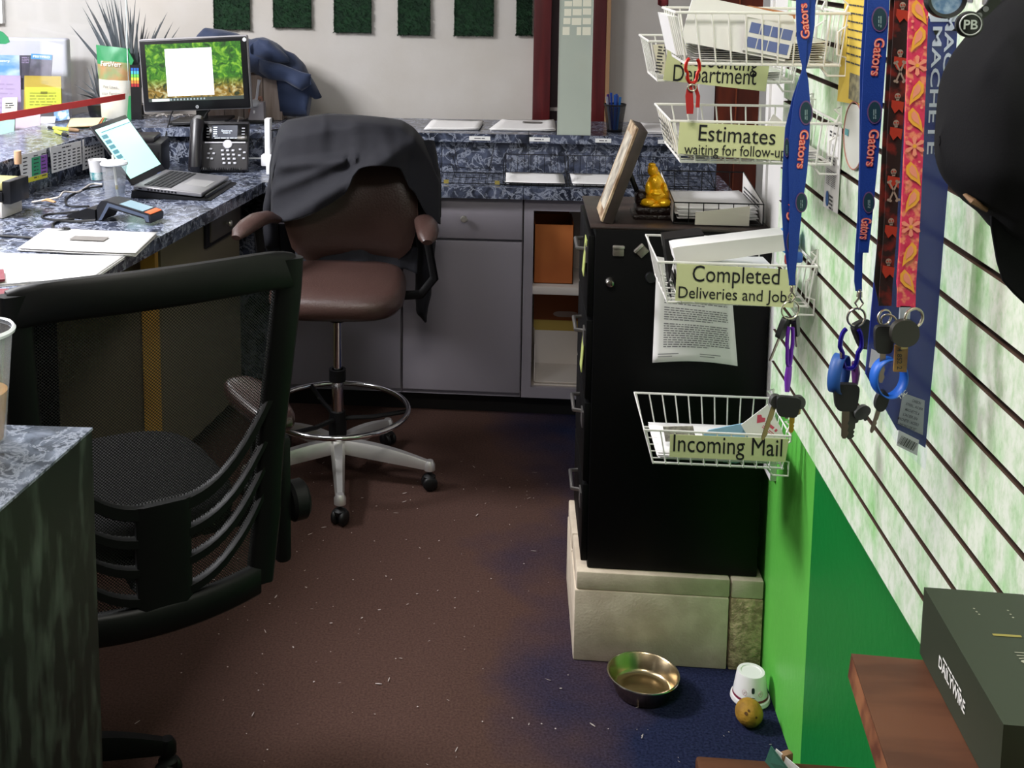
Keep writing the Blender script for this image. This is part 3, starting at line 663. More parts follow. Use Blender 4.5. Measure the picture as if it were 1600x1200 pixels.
# pen cup with pens
pc = onY(960, 204, 4.62); pc.z = ZL
t = thing('pen_cup', 'black wire mesh pen cup on ledge right of red doorway', 'pen cup', pc)
def wire_mesh(name, col, k):
    m = bpy.data.materials.new(name); m.use_nodes = True; nt = m.node_tree; N = nt.nodes; L = nt.links; b = N['Principled BSDF']
    b.inputs['Base Color'].default_value = lin(col); tr = N.new('ShaderNodeBsdfTransparent'); mx = N.new('ShaderNodeMixShader'); mx.inputs[0].default_value = k
    L.new(b.outputs[0], mx.inputs[1]); L.new(tr.outputs[0], mx.inputs[2]); L.new(mx.outputs[0], N['Material Output'].inputs[0]); return m
MB().lathe([(.030, .004), (.043, .108)], c=pc, seg=28).build('mesh_wall', wire_mesh('cup_mesh', '0E0F14', .42), t)
MB().lathe([(0, .001), (.030, .001), (.032, .006), (0, .006)], c=pc, seg=28).lathe([(.042, .106), (.0445, .106), (.0445, .112), (.042, .112), (.042, .106)], c=pc, seg=28).build('rim', M_blk, t)
for i, (dx, dy, h, c_) in enumerate(((-.026, 0, .15, '4A2A8A'), (-.014, .012, .155, '2A56C8'), (-.002, -.012, .15, '2A6AD8'), (.008, .012, .145, '1E4AB0'), (.017, -.002, .14, '3A8AE0'), (-.03, -.012, .142, 'B8BCD0'), (.004, .0, .152, '2F62D0'))):
    b0_ = pc+V((dx*.55, dy*.5, .008)); b1_ = pc+V((dx*1.15, dy, h))
    o = thing('ballpoint_pen', ('violet pen', 'blue pen', 'bright blue pen', 'dark blue pen', 'light blue pen', 'pale silver pen', 'mid blue pen')[i]+' standing in the mesh cup '+('at its left edge', 'behind the violet pen', 'in front of the blue ones', 'at the rear', 'at its right edge', 'poking out furthest left', 'in the middle')[i], 'pen', b0_, 'pens in the mesh cup')
    MB().tube([b0_, b0_.lerp(b1_, .8)], .0042, 8).build('barrel', mat('pen_'+c_, c_, .35), o)
    MB().tube([b0_.lerp(b1_, .78), b1_], .005, 8).build('cap', mat('pen_'+c_, c_, .35), o)
# wire trays on the worktop
def tray_wire(mb, pts, r=.0016, closed=False): mb.tube(pts, r, 6, closed)
def sorter(label, M):
    t = thing('wire_sorter', label, 'wire tray', M); mb = MB(M)
    for y in (0, .10, .20):
        h = .075+.012*(y/.1); tray_wire(mb, [(-.125, y, .003), (-.125, y, h), (-.075, y, h), (-.06, y, .025), (.06, y, .025), (.075, y, h), (.125, y, h), (.125, y, .003)])
    for x in [-.125+.25*i/10 for i in range(11)]: tray_wire(mb, [(x, 0, .004), (x, .21, .004)], .0011)
    for x in (-.125, .125):
        tray_wire(mb, [(x, 0, .04), (x, .21, .04)], .0012); tray_wire(mb, [(x, 0, .003), (x, .21, .003)], .0016)
    for y in (0, .21): tray_wire(mb, [(-.125, y, .003), (.125, y, .003)], .0016)
    mb.build('wire_body', M_wire, t)
    for x in (-.095, .095): MB(M).box((x, -.004, .009), (.018, .003, .014)).build('yellow_tag', mat('dull_yellow', '8E7F3C', .7), t)
    return t
q = onZ(738, 283, ZC); sorter('black wire sorter without papers, leftmost on the back worktop', TR((q.x, CF+.05, ZC+.001), 0))
def letter_tray(label, xl, xr, M_=None):
    a = onZ(xl, 287, ZC+.01).x; b = onZ(xr, 287, ZC+.01).x; wd = b-a; cx_ = (a+b)/2; M = TR((cx_, CF+.035, ZC+.001)); t = thing('letter_tray', label, 'wire tray', M, 'flat wire letter trays on the worktop'); mb = MB(M)
    h = wd/2
    tray_wire(mb, [(-h, 0, .012), (h, 0, .012)]); tray_wire(mb, [(-h, 0, .004), (h, 0, .004)]); tray_wire(mb, [(-h, 0, .004), (-h, .06, .03), (-h*.98, .24, .078), (h*.98, .24, .078), (h, .06, .03), (h, 0, .004)])
    tray_wire(mb, [(-h, 0, .004), (-h, .25, .004), (h, .25, .004), (h, 0, .004)])
    for i in range(10):
        x = -h+wd*i/9; tray_wire(mb, [(x, 0, .012), (x, .002, .004), (x, .245, .004), (x*.98, .24, .078)], .0009)
    for k in (.35, .7): tray_wire(mb, [(-h, .24*k, .004), (-h, .24*k, .03+.05*k)], .0009); tray_wire(mb, [(h, .24*k, .004), (h, .24*k, .03+.05*k)], .0009)
    mb.build('wire_body', M_wire, t); return cx_, wd
for i, (xl, xr, lab, lab2) in enumerate(((786, 886, 'black wire letter tray holding papers, in line with the worktop seam', 'white forms in the tray below the left half of the glass pane'), (890, 984, 'black wire letter tray holding papers, left of leaning picture frame', 'white forms in the tray left of the leaning frame'))):
    cx_, wd = letter_tray(lab, xl, xr); z = ZC+.006; h = wd/2-.012
    paper_stack(lab2, [V((cx_-h, CF+.235, z)), V((cx_+h, CF+.235, z)), V((cx_+h, CF+.045, z)), V((cx_-h, CF+.045, z))], z, 6, 'forms in the wire trays', printed=[(-.09, -.02, .072, .082)], bend=0, seed=9+i)
letter_tray('black wire letter tray without papers, behind the golden figurine', 1004, 1112)
# dark turf squares on the back wall
M_turf = mat('dark_turf', '0E2A18', .95, col2='16391F', scale=60)
for i, (x0, x1, yb_, c_) in enumerate(((332, 391, 47, 'leftmost, above the blue jacket'), (425, 487, 44, 'second from left'), (520, 581, 52, 'third from left'), (620, 673, 56, 'third from right'), (708, 772, 57, 'second from right'), (805, 860, 56, 'rightmost, beside the red doorway'))):
    a = onY(x0, yb_, WY-.02); b = onY(x1, yb_, WY-.02)
    if i == 5: b.x = onY(833, 50, WY).x-.002
    t = thing('turf_square', 'dark green artificial turf square on back wall, %s' % c_, 'wall tile', ((a.x+b.x)/2, WY-.003, a.z), 'turf squares on the back wall')
    MB().between((a.x+.004, WY-.012, a.z+.004), (b.x-.004, WY-.001, a.z+.17)).build('backing', M_turf, t)
    mb = MB(); rnd = random.Random(i)
    for k in range(900):
        e = rnd.random()
        if e < .2: p0 = V((rnd.uniform(a.x, b.x), WY-.012, a.z+.005))
        elif e < .4: p0 = V((rnd.choice((a.x+.004, b.x-.004)), WY-.012, a.z+rnd.random()*.17))
        else: p0 = V((rnd.uniform(a.x+.003, b.x-.003), WY-.012, a.z+.004+rnd.random()*.165))
        d = V((rnd.uniform(-.6, .6), -1.2, rnd.uniform(-.8, .2))).normalized()*.014; s_ = V((.0014, 0, .0006))
        mb.bm.faces.new([mb.bm.verts.new(p0-s_), mb.bm.verts.new(p0+s_), mb.bm.verts.new(p0+d)])
    tag(mb.build('turf_blades', M_turf, t), kind='stuff')
# ================================================================ CORNER: MONITOR, JACKET, PLANT
mY = 4.56
m0, m1 = onY(224, 176, mY), onY(393, 170, mY); mt = onY(222, 62, mY)
mw = (m1-m0).length; mh = mt.z-m0.z
MM = fr(m0.lerp(m1, .5), m1-m0, (0, 0, 1))                 # x right, y up, z towards the viewer
t = thing('computer_monitor', 'black widescreen computer monitor with white window and jungle wallpaper on ledge', 'monitor', MM)
MB(MM).box((0, mh/2, -.018), (mw, mh, .03), bev=.007, seg=3).build('casing', mat('silver_trim', 'A9A6AA', .35), t)
MB(MM).box((0, mh/2, -.006), (mw-.008, mh-.008, .016), bev=.005, seg=3).build('bezel', mat('bezel_black', '0D0D10', .3), t)
bw, bh = mw-.056, mh*.785; by = mh*.535
def jungle():
    m = bpy.data.materials.new('jungle_wallpaper'); m.use_nodes = True; nt = m.node_tree; N = nt.nodes; L = nt.links; b = N['Principled BSDF']
    tc = N.new('ShaderNodeTexCoord'); n = N.new('ShaderNodeTexNoise'); n.inputs['Scale'].default_value = 30; n.inputs['Detail'].default_value = 6; n.inputs['Distortion'].default_value = 1.5; L.new(tc.outputs['Object'], n.inputs[0])
    r = N.new('ShaderNodeValToRGB'); e = r.color_ramp.elements; e[0].position = .3; e[0].color = lin('143A08'); e[1].position = .68; e[1].color = lin('A4E23A'); x = e.new(.5); x.color = lin('3F8F12'); L.new(n.outputs[0], r.inputs[0])
    r2 = N.new('ShaderNodeValToRGB'); e = r2.color_ramp.elements; e[0].position = .34; e[0].color = lin('2A3A18'); e[1].position = .66; e[1].color = lin('E8E4B0'); x = e.new(.5); x.color = lin('B08A2A'); L.new(n.outputs[0], r2.inputs[0])
    sx = N.new('ShaderNodeSeparateXYZ'); L.new(tc.outputs['Object'], sx.inputs[0]); mr = N.new('ShaderNodeMapRange'); mr.inputs[1].default_value = mh*.30; mr.inputs[2].default_value = mh*.46; L.new(sx.outputs[1], mr.inputs[0])
    mx = N.new('ShaderNodeMixRGB'); L.new(mr.outputs[0], mx.inputs[0]); L.new(r2.outputs[0], mx.inputs[1]); L.new(r.outputs[0], mx.inputs[2])
    b.inputs['Base Color'].default_value = (0, 0, 0, 1); L.new(mx.outputs[0], b.inputs['Emission Color']); b.inputs['Emission Strength'].default_value = .85; return m
scn = MB(MM).quad(MM.Identity(4), -bw/2, bw/2, by-bh/2, by+bh/2, .0025).build('screen', jungle(), t)
I4 = Mx.Identity(4)
ww = bw*.49
MB(MM).quad(I4, -bw/2+bw*.205, -bw/2+bw*.205+ww, by-bh*.41, by+bh*.41, .0035).build('white_window', mat('screen_white', 'FFFFFF', .4, emit=1.0), scn)
mb = MB(MM)
for dx, dy in ((.02, .39), (.5, .39), (.84, .37)): mb.quad(I4, -bw/2+bw*.205+ww*dx, -bw/2+bw*.205+ww*dx+.006, by+bh*dy-.002, by+bh*dy, .004)
for i in range(11): mb.quad(I4, -bw/2+bw*.23+i*bw*.035, -bw/2+bw*.23+i*bw*.035+.006, by-bh*.485, by-bh*.455, .004)
mb.build('window_icons', mat('screen_icons', '8A9AA0', .5, emit=.5), scn)
MB(MM).quad(I4, -bw/2, bw/2, by-bh*.5, by-bh*.44, .0032).build('taskbar', mat('taskbar_grey', '3A423C', .5, emit=.25), scn)
MB(MM).quad(I4, -bw/2+.014, -bw/2+bw*.22, by-bh*.495, by-bh*.45, .0038).build('search_box', mat('search_pale', 'C8D0C8', .5, emit=.6), scn)
MB(MM).disc(I4, .007, c=(mw*.005, mh*.055), ext=.0026).build('badge', mat('badge_grey', 'B8B8BC', .4, .6), t); bd = COL.objects[-1]
MB(MM).text('hp', .006, Mx.Translation((mw*.005, mh*.055, .0024))).build('lettering', M_blk, bd)
MB(MM).lathe([(0, .006), (.008, .006), (.0085, .003), (.0085, 0), (0, 0)], T=Mx.Translation((mw/2-.010, mh-.017, .001)), seg=20).build('corner_sticker', mat('sticker_silver', 'D8DADC', .3), t)
zl = ZL-m0.z
MB(MM).box((.0, mh*.3, -.06), (.06, mh*.5, .03), bev=.006).box((0, zl+.006, -.06), (.24, .012, .17), bev=.004).box((0, (zl+mh*.3)/2, -.07), (.045, mh*.3-zl, .018)).build('stand', M_blk, t)
for i, (a, b_) in enumerate((((270, 172), (262, 200)), ((330, 172), (314, 192)))):
    q0, q1 = onY(a[0], a[1], mY), onY(b_[0], b_[1], LF+.012); q1.z = max(q1.z, ZL+.003)
    tag(MB().tube([q0+V((0, .03, .01)), q0.lerp(q1, .5)+V((0, .01, .012)), q1, q1+V((-.004, -.03, -.05))], .003, 8).build('monitor_cable', M_blk), ('black cable hanging below the monitor left of its badge', 'black cable hanging below the monitor right of its badge')[i], 'cable')
rnd = random.Random(3); mb = MB()
for k in range(5):
    c_ = onZ(225+k*24, 186, ZL); pts = [V((c_.x+.03*math.sin(j*1.1+k), c_.y+.05+.03*math.cos(j*1.7+k*2), ZL+.006+.008*math.sin(j*2+k)**2)) for j in range(9)]
    mb.tube(pts, .0025, 6)
tag(mb.build('cable_tangle', mat('grey_cable', 'B9B2AC', .5)), 'tangle of pale grey cables on ledge under the monitor', 'cable')
# navy jacket over a pale wooden crate
cr0, cr1 = onY(398, 182, 4.77), onY(441, 182, 4.77); crt = onY(420, 118, 4.77).z
t = thing('wooden_crate', 'pale grey wooden crate behind headset dock under blue jacket', 'crate', ((cr0.x+cr1.x)/2-.12, 4.76, ZL))
M_crate = mat('weathered_pale_wood', 'A89890', .8, col2='8C7A70', scale=4, stretch=(10, 10, .6))
mb = MB()
for i in range(4):
    x1_ = cr1.x-.084*i; mb.between((x1_-.08, 4.77, ZL+.001), (x1_, 4.785, crt))
mb.build('slat_front', M_crate, t); MB().between((cr1.x-.33, 4.785, ZL+.001), (cr1.x-.315, 4.87, crt)).between((cr1.x-.015, 4.785, ZL+.001), (cr1.x, 4.87, crt)).between((cr1.x-.33, 4.87, ZL+.001), (cr1.x, 4.88, crt)).build('sides', M_crate, t)
mb = MB(); rnd = random.Random(5)
for k in range(4):
    mb.tube([V((cr1.x-.11+.03*math.sin(j*.9+k*1.3), 4.745+.004*k, ZL+.004+.10*abs(math.sin(j*.55+k)))) for j in range(10)], .0022, 6)
tag(mb.build('cable_loops', mat('tan_cable', 'B98A78', .5)), 'loops of thin tan cable in front of the pale crate', 'cable')
M_navy = mat('navy_jacket_fabric', '1C2B4A', .8, bump=.1, bscale=220, sheen=.2)
def pillow(name, parent, m, top, bot, x0, x1, Yc, dep, nu=44, nv=22, wk=1.0, seed=0.0, label=None, cat=None):
    """soft folded cloth body between two edge lines, Yc its middle plane, dep half thickness"""
    def f(u, v):
        x = lerp(x0, x1, u); yt, yb_ = interp(x, top), interp(x, bot); a = v*2*PI; y = lerp(yt, yb_, (1-math.cos(a))/2); q = onY(x, y, Yc)
        d = dep*math.sin(a)*(1-abs(2*u-1)**5)
        q.y -= d*(1+.35*NZ.noise(V((q.x*9+seed, q.z*9, 0))))+wk*.02*NZ.noise(V((q.x*14+seed, q.z*10, seed)))*math.sin(a)
        q.x += wk*.006*NZ.noise(V((q.z*18, seed, q.x*9))); return q
    mb = MB(); mb.grid(f, nu, nv*2); bmesh.ops.remove_doubles(mb.bm, verts=mb.bm.verts, dist=.0004)
    o = mb.build(name, m, parent, ang=75)
    if label: tag(o, label, cat)
    return o
jk = thing('blue_jacket', 'dark blue jacket thrown over the crate behind the monitor', 'jacket', (onY(420, 100, 4.74).x, 4.74, crt))
JT = ((298, 74), (308, 54), (320, 43), (345, 46), (372, 52), (392, 62), (400, 59), (412, 58), (430, 66), (445, 78), (460, 84), (474, 98), (488, 124), (503, 150))
JB = ((298, 90), (330, 100), (390, 112), (398, 114), (412, 124), (430, 126), (440, 122), (441, 181), (470, 182), (484, 182), (486, 150), (494, 156), (503, 153))
pillow('jacket_body', jk, M_navy, JT, JB, 298, 503, 4.82, .09, 60, 24, 1.2, 2.0)
pillow('collar', jk, M_navy, ((392, 70), (404, 60), (420, 62), (440, 78), (452, 92)), ((392, 84), (410, 92), (430, 100), (452, 98)), 392, 452, 4.735, .03, 24, 12, 1.0, 5.0)
pillow('sleeve', jk, M_navy, ((404, 92), (440, 100), (470, 112), (486, 116)), ((404, 112), (420, 124), (448, 128), (472, 142), (486, 132)), 404, 486, 4.72, .035, 30, 14, 1.3, 8.0)
# headset dock
hd = onZ(401, 192, ZL); MH = TR((hd.x, hd.y+.0, ZL+.001), -.05)
t = thing('headset_dock', 'silver wireless headset charging dock on ledge right of monitor', 'headset dock', MH)
MB(MH).box((0, .02, .006), (.112, .10, .012), bev=.004).build('base_plate', M_blk, t)
MB(MH).prism([(-.034, -.01, .012), (.034, -.01, .012), (.026, .012, .085), (-.020, .012, .085)], (0, .035, 0)).build('body', mat('gunmetal', 'A8A4AC', .3, .35), t)
MB(MH).lathe([(0, .016), (.014, .014), (.018, .008), (.018, 0), (0, 0)], T=Mx.Translation((-.006, .008, .082)) @ Mx.Rotation(PI/2, 4, 'X'), seg=24).build('earpiece', mat('silver_earpiece', 'D0CED2', .3, .35), t)
MB(MH).tube([(-.004, .004, .085), (.004, .0, .12), (.008, 0, .155), (.014, 0, .18)], [.006, .006, .0055, .008], 10).build('boom_arm', mat('silver_earpiece', '', .3), t)
MB(MH).box((.012, .0005, .024), (.022, .004, .01), bev=.002).box((-.01, .0, .045), (.008, .004, .012)).build('indicator', mat('pale_plastic', 'E4E4E8', .4), t)
tag(MB().tube([MH @ V(q) for q in ((-.05, -.02, .02), (-.062, -.05, .03), (-.066, -.075, -.02), (-.060, -.10, -.06), (-.052, -.12, -.09))], .0026, 8).build('dock_cable', mat('grey_cable', '', .5)), 'grey cable running down from headset dock', 'cable')
tag(MB().tube([onY(*q) for q in ((384, 208, 4.47), (392, 218, 4.47), (397, 232, 4.48), (402, 221, 4.48), (418, 206, 4.48), (437, 201, 4.48))], .002, 6).build('wall_cable', M_blk), 'thin black cable looping across the marbled splash board behind desk phone', 'cable')
# plug adapter and white box by the stool
q = onY(423, 236, 4.46); t = thing('power_adapter', 'white plug adapter on splash board between phone and leather stool', 'adapter', q)
MB().box((q.x-.012, 4.475, q.z+.045), (.022, .045, .17), bev=.003).box((q.x+.0, 4.465, q.z-.035), (.07, .06, .045), bev=.004).build('body', mat('white_plastic', 'EDEDEF', .4), t)
MB().tube([(q.x-.035, 4.46, q.z-.03), (q.x-.12, 4.45, q.z-.03)], .0025, 6).build('cord', mat('white_plastic', '', .4), t)
q = onZ(424, 274, ZC); tag(MB().box((q.x, q.y+.03, ZC+.03), (.045, .05, .058), bev=.004).build('small_white_box', mat('white_plastic', '', .4)), 'small white box on worktop corner under plug adapter', 'box')
# spiky plant: blades from two clumps
M_blade = mat('charcoal_blades', '3A3E42', .5, col2='50565A', scale=12)
def blade(mbx, base, tip, wd, sag):
    n = 7; d = tip-base; s_ = d.cross(V((0, 1, 0))).normalized(); A = []
    for i in range(n+1):
        u = i/n; q = base+d*u+V((0, 0, -sag*u*u)) ; w_ = wd*(1-u**1.8)*(.55+.9*min(1, u*3)*.5)
        A.append((mbx.bm.verts.new(q-s_*w_), mbx.bm.verts.new(q+V((0, -w_*.35, 0))), mbx.bm.verts.new(q+s_*w_)))
    for a, b in zip(A[:-1], A[1:]):
        mbx.bm.faces.new((a[0], a[1], b[1], b[0])); mbx.bm.faces.new((a[1], a[2], b[2], b[1]))
def spiky(label, base_px, Yp, tips, wd):
    b = onY(base_px[0], base_px[1], Yp); t = thing('spiky_plant', label, 'plant', (b.x, b.y, ZL), 'spiky leaved plants in the corner')
    mb = MB(); rnd = random.Random(len(tips))
    for x, y in tips:
        tp = onY(x, y, Yp+rnd.uniform(-.06, .06)); blade(mb, b+V((rnd.uniform(-.02, .02), rnd.uniform(-.02, .02), 0)), tp+V((0, 0, .012)), wd*rnd.uniform(.8, 1.2), .012)
    mb.build('leaf_blades', M_blade, t)
    MB().lathe([(0, 0), (.05, 0), (.06, .05), (.062, .055), (.055, .055), (0, .05)], c=(b.x, b.y, ZL), seg=24).build('pot', M_blk, t); return t
spiky('big charcoal spiky leaved plant behind the fertilizer bag, wide fan of blades', (205, 150), 4.80,
      [(109, 39), (128, 10), (132, -2), (134, 25), (150, -5), (157, 0), (163, -8), (172, -10), (176, -12), (183, 5), (188, -4), (198, -5), (203, 8), (212, -6), (219, 10), (214, 30), (222, 38), (231, 42), (234, 48), (228, 20), (262, 18), (271, 33), (282, 40), (276, 55), (252, 32), (245, 40), (168, -4), (160, 10), (180, -2), (142, 14), (195, 20), (207, 20)], .010)
spiky('small charcoal spiky leaved plant left of the fertilizer bag, low short blades', (158, 158), 4.80, [(116, 132), (128, 126), (138, 112), (136, 104), (142, 98), (147, 88), (154, 84), (120, 146), (131, 140), (150, 96)], .006)
# fertilizer bag
by_ = 4.74; bq = onZ(178, 188, ZL); BB = [onY(159, 187, by_), onY(205, 186, by_), onY(203, 76, by_), onY(150, 70, by_)]
t = thing('fertilizer_bag', 'green and white fertilizer bag standing on ledge left of monitor', 'bag', (bq.x, by_, ZL))
def bagf(s_):
    def f(u, v):
        q = BB[0].lerp(BB[1], u).lerp(BB[3].lerp(BB[2], u), v); th = .03*(1-(2*u-1)**4)*(1-v**3)*(.5+.5*min(1, v*6))
        return V((q.x, q.y+s_*th+.004*NZ.noise(V((u*5, v*7, s_))), max(q.z, ZL+.001)))
    return f
M_bagw = mat('bag_cream', 'DEDACB', .45); M_bagg = mat('bag_green', '2F8F55', .4)
mb = MB()
for s_ in (-1, 1): mb.grid(bagf(s_), 12, 20)
for f in mb.bm.faces:
    zc_ = f.calc_center_median().z; xx = f.calc_center_median().x
    if zc_ > lerp(BB[0].z, BB[3].z, .77): f.material_index = 1
    elif zc_ > lerp(BB[0].z, BB[3].z, .55): f.material_index = 2
mb.build('bag_body', M_bagw, t, mats=[M_bagw, M_bagg, mat('bag_leafy', '7FA06A', .5, col2='B58A5A', scale=14)], ang=80)
MB().prism([BB[1]+V((-.012, -.02, 0)), BB[1]+V((.012, -.02, 0)), BB[1]+V((.012, -.02, .10)), BB[1]+V((-.002, -.02, .10))], (0, .02, 0)).prism([BB[2]+V((-.008, -.01, 0)), BB[2]+V((.018, -.01, -.05)), BB[2]+V((.004, -.01, -.08))], (0, .01, 0)).build('side_gusset', M_bagg, t)
def bagT(u, v, tilt=0): q = BB[0].lerp(BB[1], u).lerp(BB[3].lerp(BB[2], u), v); return fr((q.x, q.y-.036*(1-v**3)-.003, q.z), (math.cos(tilt), 0, math.sin(tilt)), (0, 0, 1))
mb = MB(); mb.text('FertiVerr', .022, bagT(.47, .77, -.05), .01, w=.088); mb.build('brand_lettering', mat('lettering_white', 'F4F4F0', .5), t)
mb = MB(); mb.text('For Lawn', .013, bagT(.45, .46, -.05), w=.06); mb.text('ator Fertilizer', .013, bagT(.5, .37, -.05), w=.088); mb.rows(bagT(.4, .30, -.05), .025, .008, 1, .6); mb.build('lettering', M_ink, t)
# colour strip chart, black holder
cq = onY(211, 120, 4.715); T = fr((cq.x, 4.715, cq.z), (1, 0, 0), (0, 0, 1))
t = thing('colour_chart', 'rainbow colour strip chart in black holder beside monitor', 'chart', (cq.x, 4.72, ZL))
MB().between((cq.x-.022, 4.717, ZL+.001), (cq.x+.022, 4.73, cq.z+.05)).build('holder', M_blk, t)
for i, c_ in enumerate(('2A62B8', '4FB8C8', '6CCB58', 'D8D84A', 'E08A3A', 'B02A30')):
    MB().quad(T, -.017, .017, .038-i*.0135, .038-i*.0135-.0128, .001).build('colour_band', mat('band_'+c_, c_, .5), t)
mb = MB()
for x in (-.006, .006): mb.quad(T, x-.001, x+.001, -.043, .038, .0016)
mb.build('dividers', M_blk, t)
# ================================================================ SNEEZE GUARD WITH RED STRIP, BROCHURES
sa, sb = onZ(0, 226, ZL), onZ(201, 186, ZL); sd = (sb-sa).normalized(); sa2 = sa-sd*.5
t = thing('clear_screen', 'clear acrylic counter screen with a red strip along it, at far left', 'screen', (sa.lerp(sb, .5).x, sa.lerp(sb, .5).y, ZL))
sn_ = V((sd.y, -sd.x, 0))*.004
MB().prism([sa2+V((0, 0, .001)), sb+V((0, 0, .001)), sb+sn_+V((0, 0, .001)), sa2+sn_+V((0, 0, .001))], (0, 0, .62)).build('acrylic_sheet', clear_mat('clear_acrylic', 'FBFDFF', .05), t)
MB().prism([sb, sb+sd*.003, sb+sd*.003+sn_, sb+sn_], (0, 0, .62)).build('polished_edge', mat('acrylic_edge', 'DCE6E4', .3), t)
ra = sa2+V((0, 0, 0)); rb = sb-sd*.006
# strip heights measured on the sheet's own plane
def on_sheet(x, y):
    d = ray(x, y); n = V((sd.y, -sd.x, 0)); return CAM+d*((sa-CAM).dot(n)/d.dot(n))
r0, r1, r2, r3 = on_sheet(0, 177), on_sheet(194, 146), on_sheet(194, 155), on_sheet(0, 189)
ex = (r0-r1)*.5
MB().prism([r0+ex+sn_*1.05, r1+sn_*1.05, r2+sn_*1.05, r3+(r3-r2)*.5+sn_*1.05], sn_*.5).build('red_strip', mat('red_tape', 'E84A48', .5), t)
# white display board behind the brochures
w0, w1 = onY(-60, 190, 4.84), onY(107, 184, 4.84); wz = onY(60, 60, 4.84).z
M_board = mat('board_white', 'B6B4BC', .5)
t = thing('display_board', 'white board with rounded corner standing behind the brochures', 'board', ((w0.x+w1.x)/2, 4.87, 0))
MB().box(((w0.x+w1.x)/2, 4.87, (wz)/2), (w1.x-w0.x, .05, wz), bev=.012, seg=3).build('board', M_board, t)
def card(name, label, cat, pts, Yp, m, group=None, th=.004, lean=.02, tray=None):
    P_ = [onY(x, y, Yp) for x, y in pts]; zlow = min(q.z for q in P_); zh = max(q.z for q in P_)
    for q in P_: q.y += lean*(q.z-zlow)/(zh-zlow)
    c = sum(P_, V())/len(P_); t = thing(name, label, cat, (c.x, Yp, zlow), group); MB().prism(P_, (0, th, 0)).build('sheet', m, t, smooth=False)
    x = P_[1]-P_[0]; y = P_[0]-P_[-1]; T = fr(c+V((0, 0, 0)), x, y)
    if T.col[2].y > 0: T = fr(c, x, y)
    return t, T, (P_[1]-P_[0]).length, (P_[0]-P_[-1]).length
G = 'brochures at the far left ledge'
M_lav = mat('lavender_paper', 'A896B6', .7); M_bl = mat('brochure_blue', '4F86B8', .5, col2='A8BCD0', scale=8, stretch=(1, 1, 2)); M_dk = mat('brochure_dark', '4A4456', .5, col2='6A6478', scale=20)
M_yel = mat('brochure_yellow', 'A8902A', .6); M_yg = mat('leaflet_yellow_green', 'B4BA2C', .6)
t, T, a, b = card('magazine', 'blue topped trade magazine, leftmost brochure at the picture edge', 'brochure', ((-30, 86), (27, 87), (31, 140), (-30, 140)), 4.68, M_bl, G)
MB().text('Industry', .012, T @ Mx.Translation((.0, b*.32, .0)), .01, w=.08).build('lettering', mat('lettering_white', '', .5), t)
t, T, a, b = card('leaflet', 'lavender leaflet below the blue magazine at picture edge', 'brochure', ((-30, 118), (29, 119), (33, 188), (-30, 190)), 4.66, M_lav, G)
MB().rows(T, a*.8, b*.7, 7, .25, seed=4).build('print', mat('lavender_ink', '9A88A8', .8), t)
t, T, a, b = card('brochure', 'dark purple narrow brochure between magazine and blue headed pest brochure', 'brochure', ((28, 87), (46, 87), (48, 140), (32, 140)), 4.69, mat('brochure_plum', '3A3548', .5), G)
MB().rows(T @ Mx.Translation((0, b*.36, 0)), a*.7, b*.2, 4, .4, seed=6).build('print', mat('lavender_ink', '', .8), t)
t, T, a, b = card('brochure', 'brochure with blue heading band and dark photograph, behind yellow folder', 'brochure', ((46, 85), (79, 87), (79, 128), (44, 128)), 4.69, M_dk, G)
MB().quad(T, -a/2, a/2, b*.5-.022, b*.5, .0008).build('heading_band', mat('heading_blue', '3A7FB8', .5), t)
MB().text('PESTPRO', .010, T @ Mx.Translation((.0, b*.5-.011, .0006)), .01, w=a*.8).build('lettering', mat('lettering_white', '', .5), t)
t, T, a, b = card('leaflet_folder', 'mustard yellow folder holding a yellow green leaflet', 'brochure', ((35, 119), (92, 120), (97, 170), (37, 172)), 4.66, M_yel, G)
MB().rows(T @ Mx.Translation((.01, b*.3, 0)), .03, .014, 2, .4).build('print', mat('mustard_ink', '8A7A20', .8), t)
t, T, a, b = card('leaflet', 'bright yellow green leaflet in the mustard folder', 'brochure', ((36, 137), (92, 137), (96, 172), (40, 174)), 4.65, M_yg, G)
MB().rows(T, a*.75, b*.6, 5, .25, seed=8).quad(T, -.012, .018, b*.2, b*.3, .0008).build('print', mat('olive_ink', '6A6A18', .8), t)
t, T, a, b = card('card', 'small cream card with sketch leaning low at the picture edge', 'card', ((1, 154), (24, 153), (26, 176), (3, 178)), 4.62, mat('cream_card', 'E8E2CC', .7), None)
MB().rows(T, a*.6, b*.4, 3, .5, seed=2).build('print', M_ink, t)
t, T, a, b = card('leaflet', 'small blue photo leaflet lying low right of the yellow leaflet', 'brochure', ((82, 176), (104, 172), (108, 186), (85, 190)), 4.60, mat('leaflet_blue', '4F7FC0', .5, col2='DCE6F2', scale=30), G)
t, T, a, b = card('leaflet', 'pale mint leaflet low at the picture edge under the red strip', 'brochure', ((-20, 190), (20, 188), (21, 208), (-20, 212)), 4.42, mat('mint_paper', '94BAA8', .7), G)
t, T, a, b = card('leaflet', 'pale pink white leaflet lying below the yellow leaflet', 'brochure', ((22, 182), (60, 177), (62, 196), (24, 203)), 4.48, mat('pinkish_paper', 'BCAAB6', .7), G)
card('name_card', 'white name card with small writing under the blue photo leaflet', 'card', ((56, 184), (84, 183), (85, 192), (57, 193)), 4.57, M_paper, None)
t, T, a, b = None, None, 0, 0
q = onZ(70, 200, ZL); MB_ = onZ(118, 186, ZL)
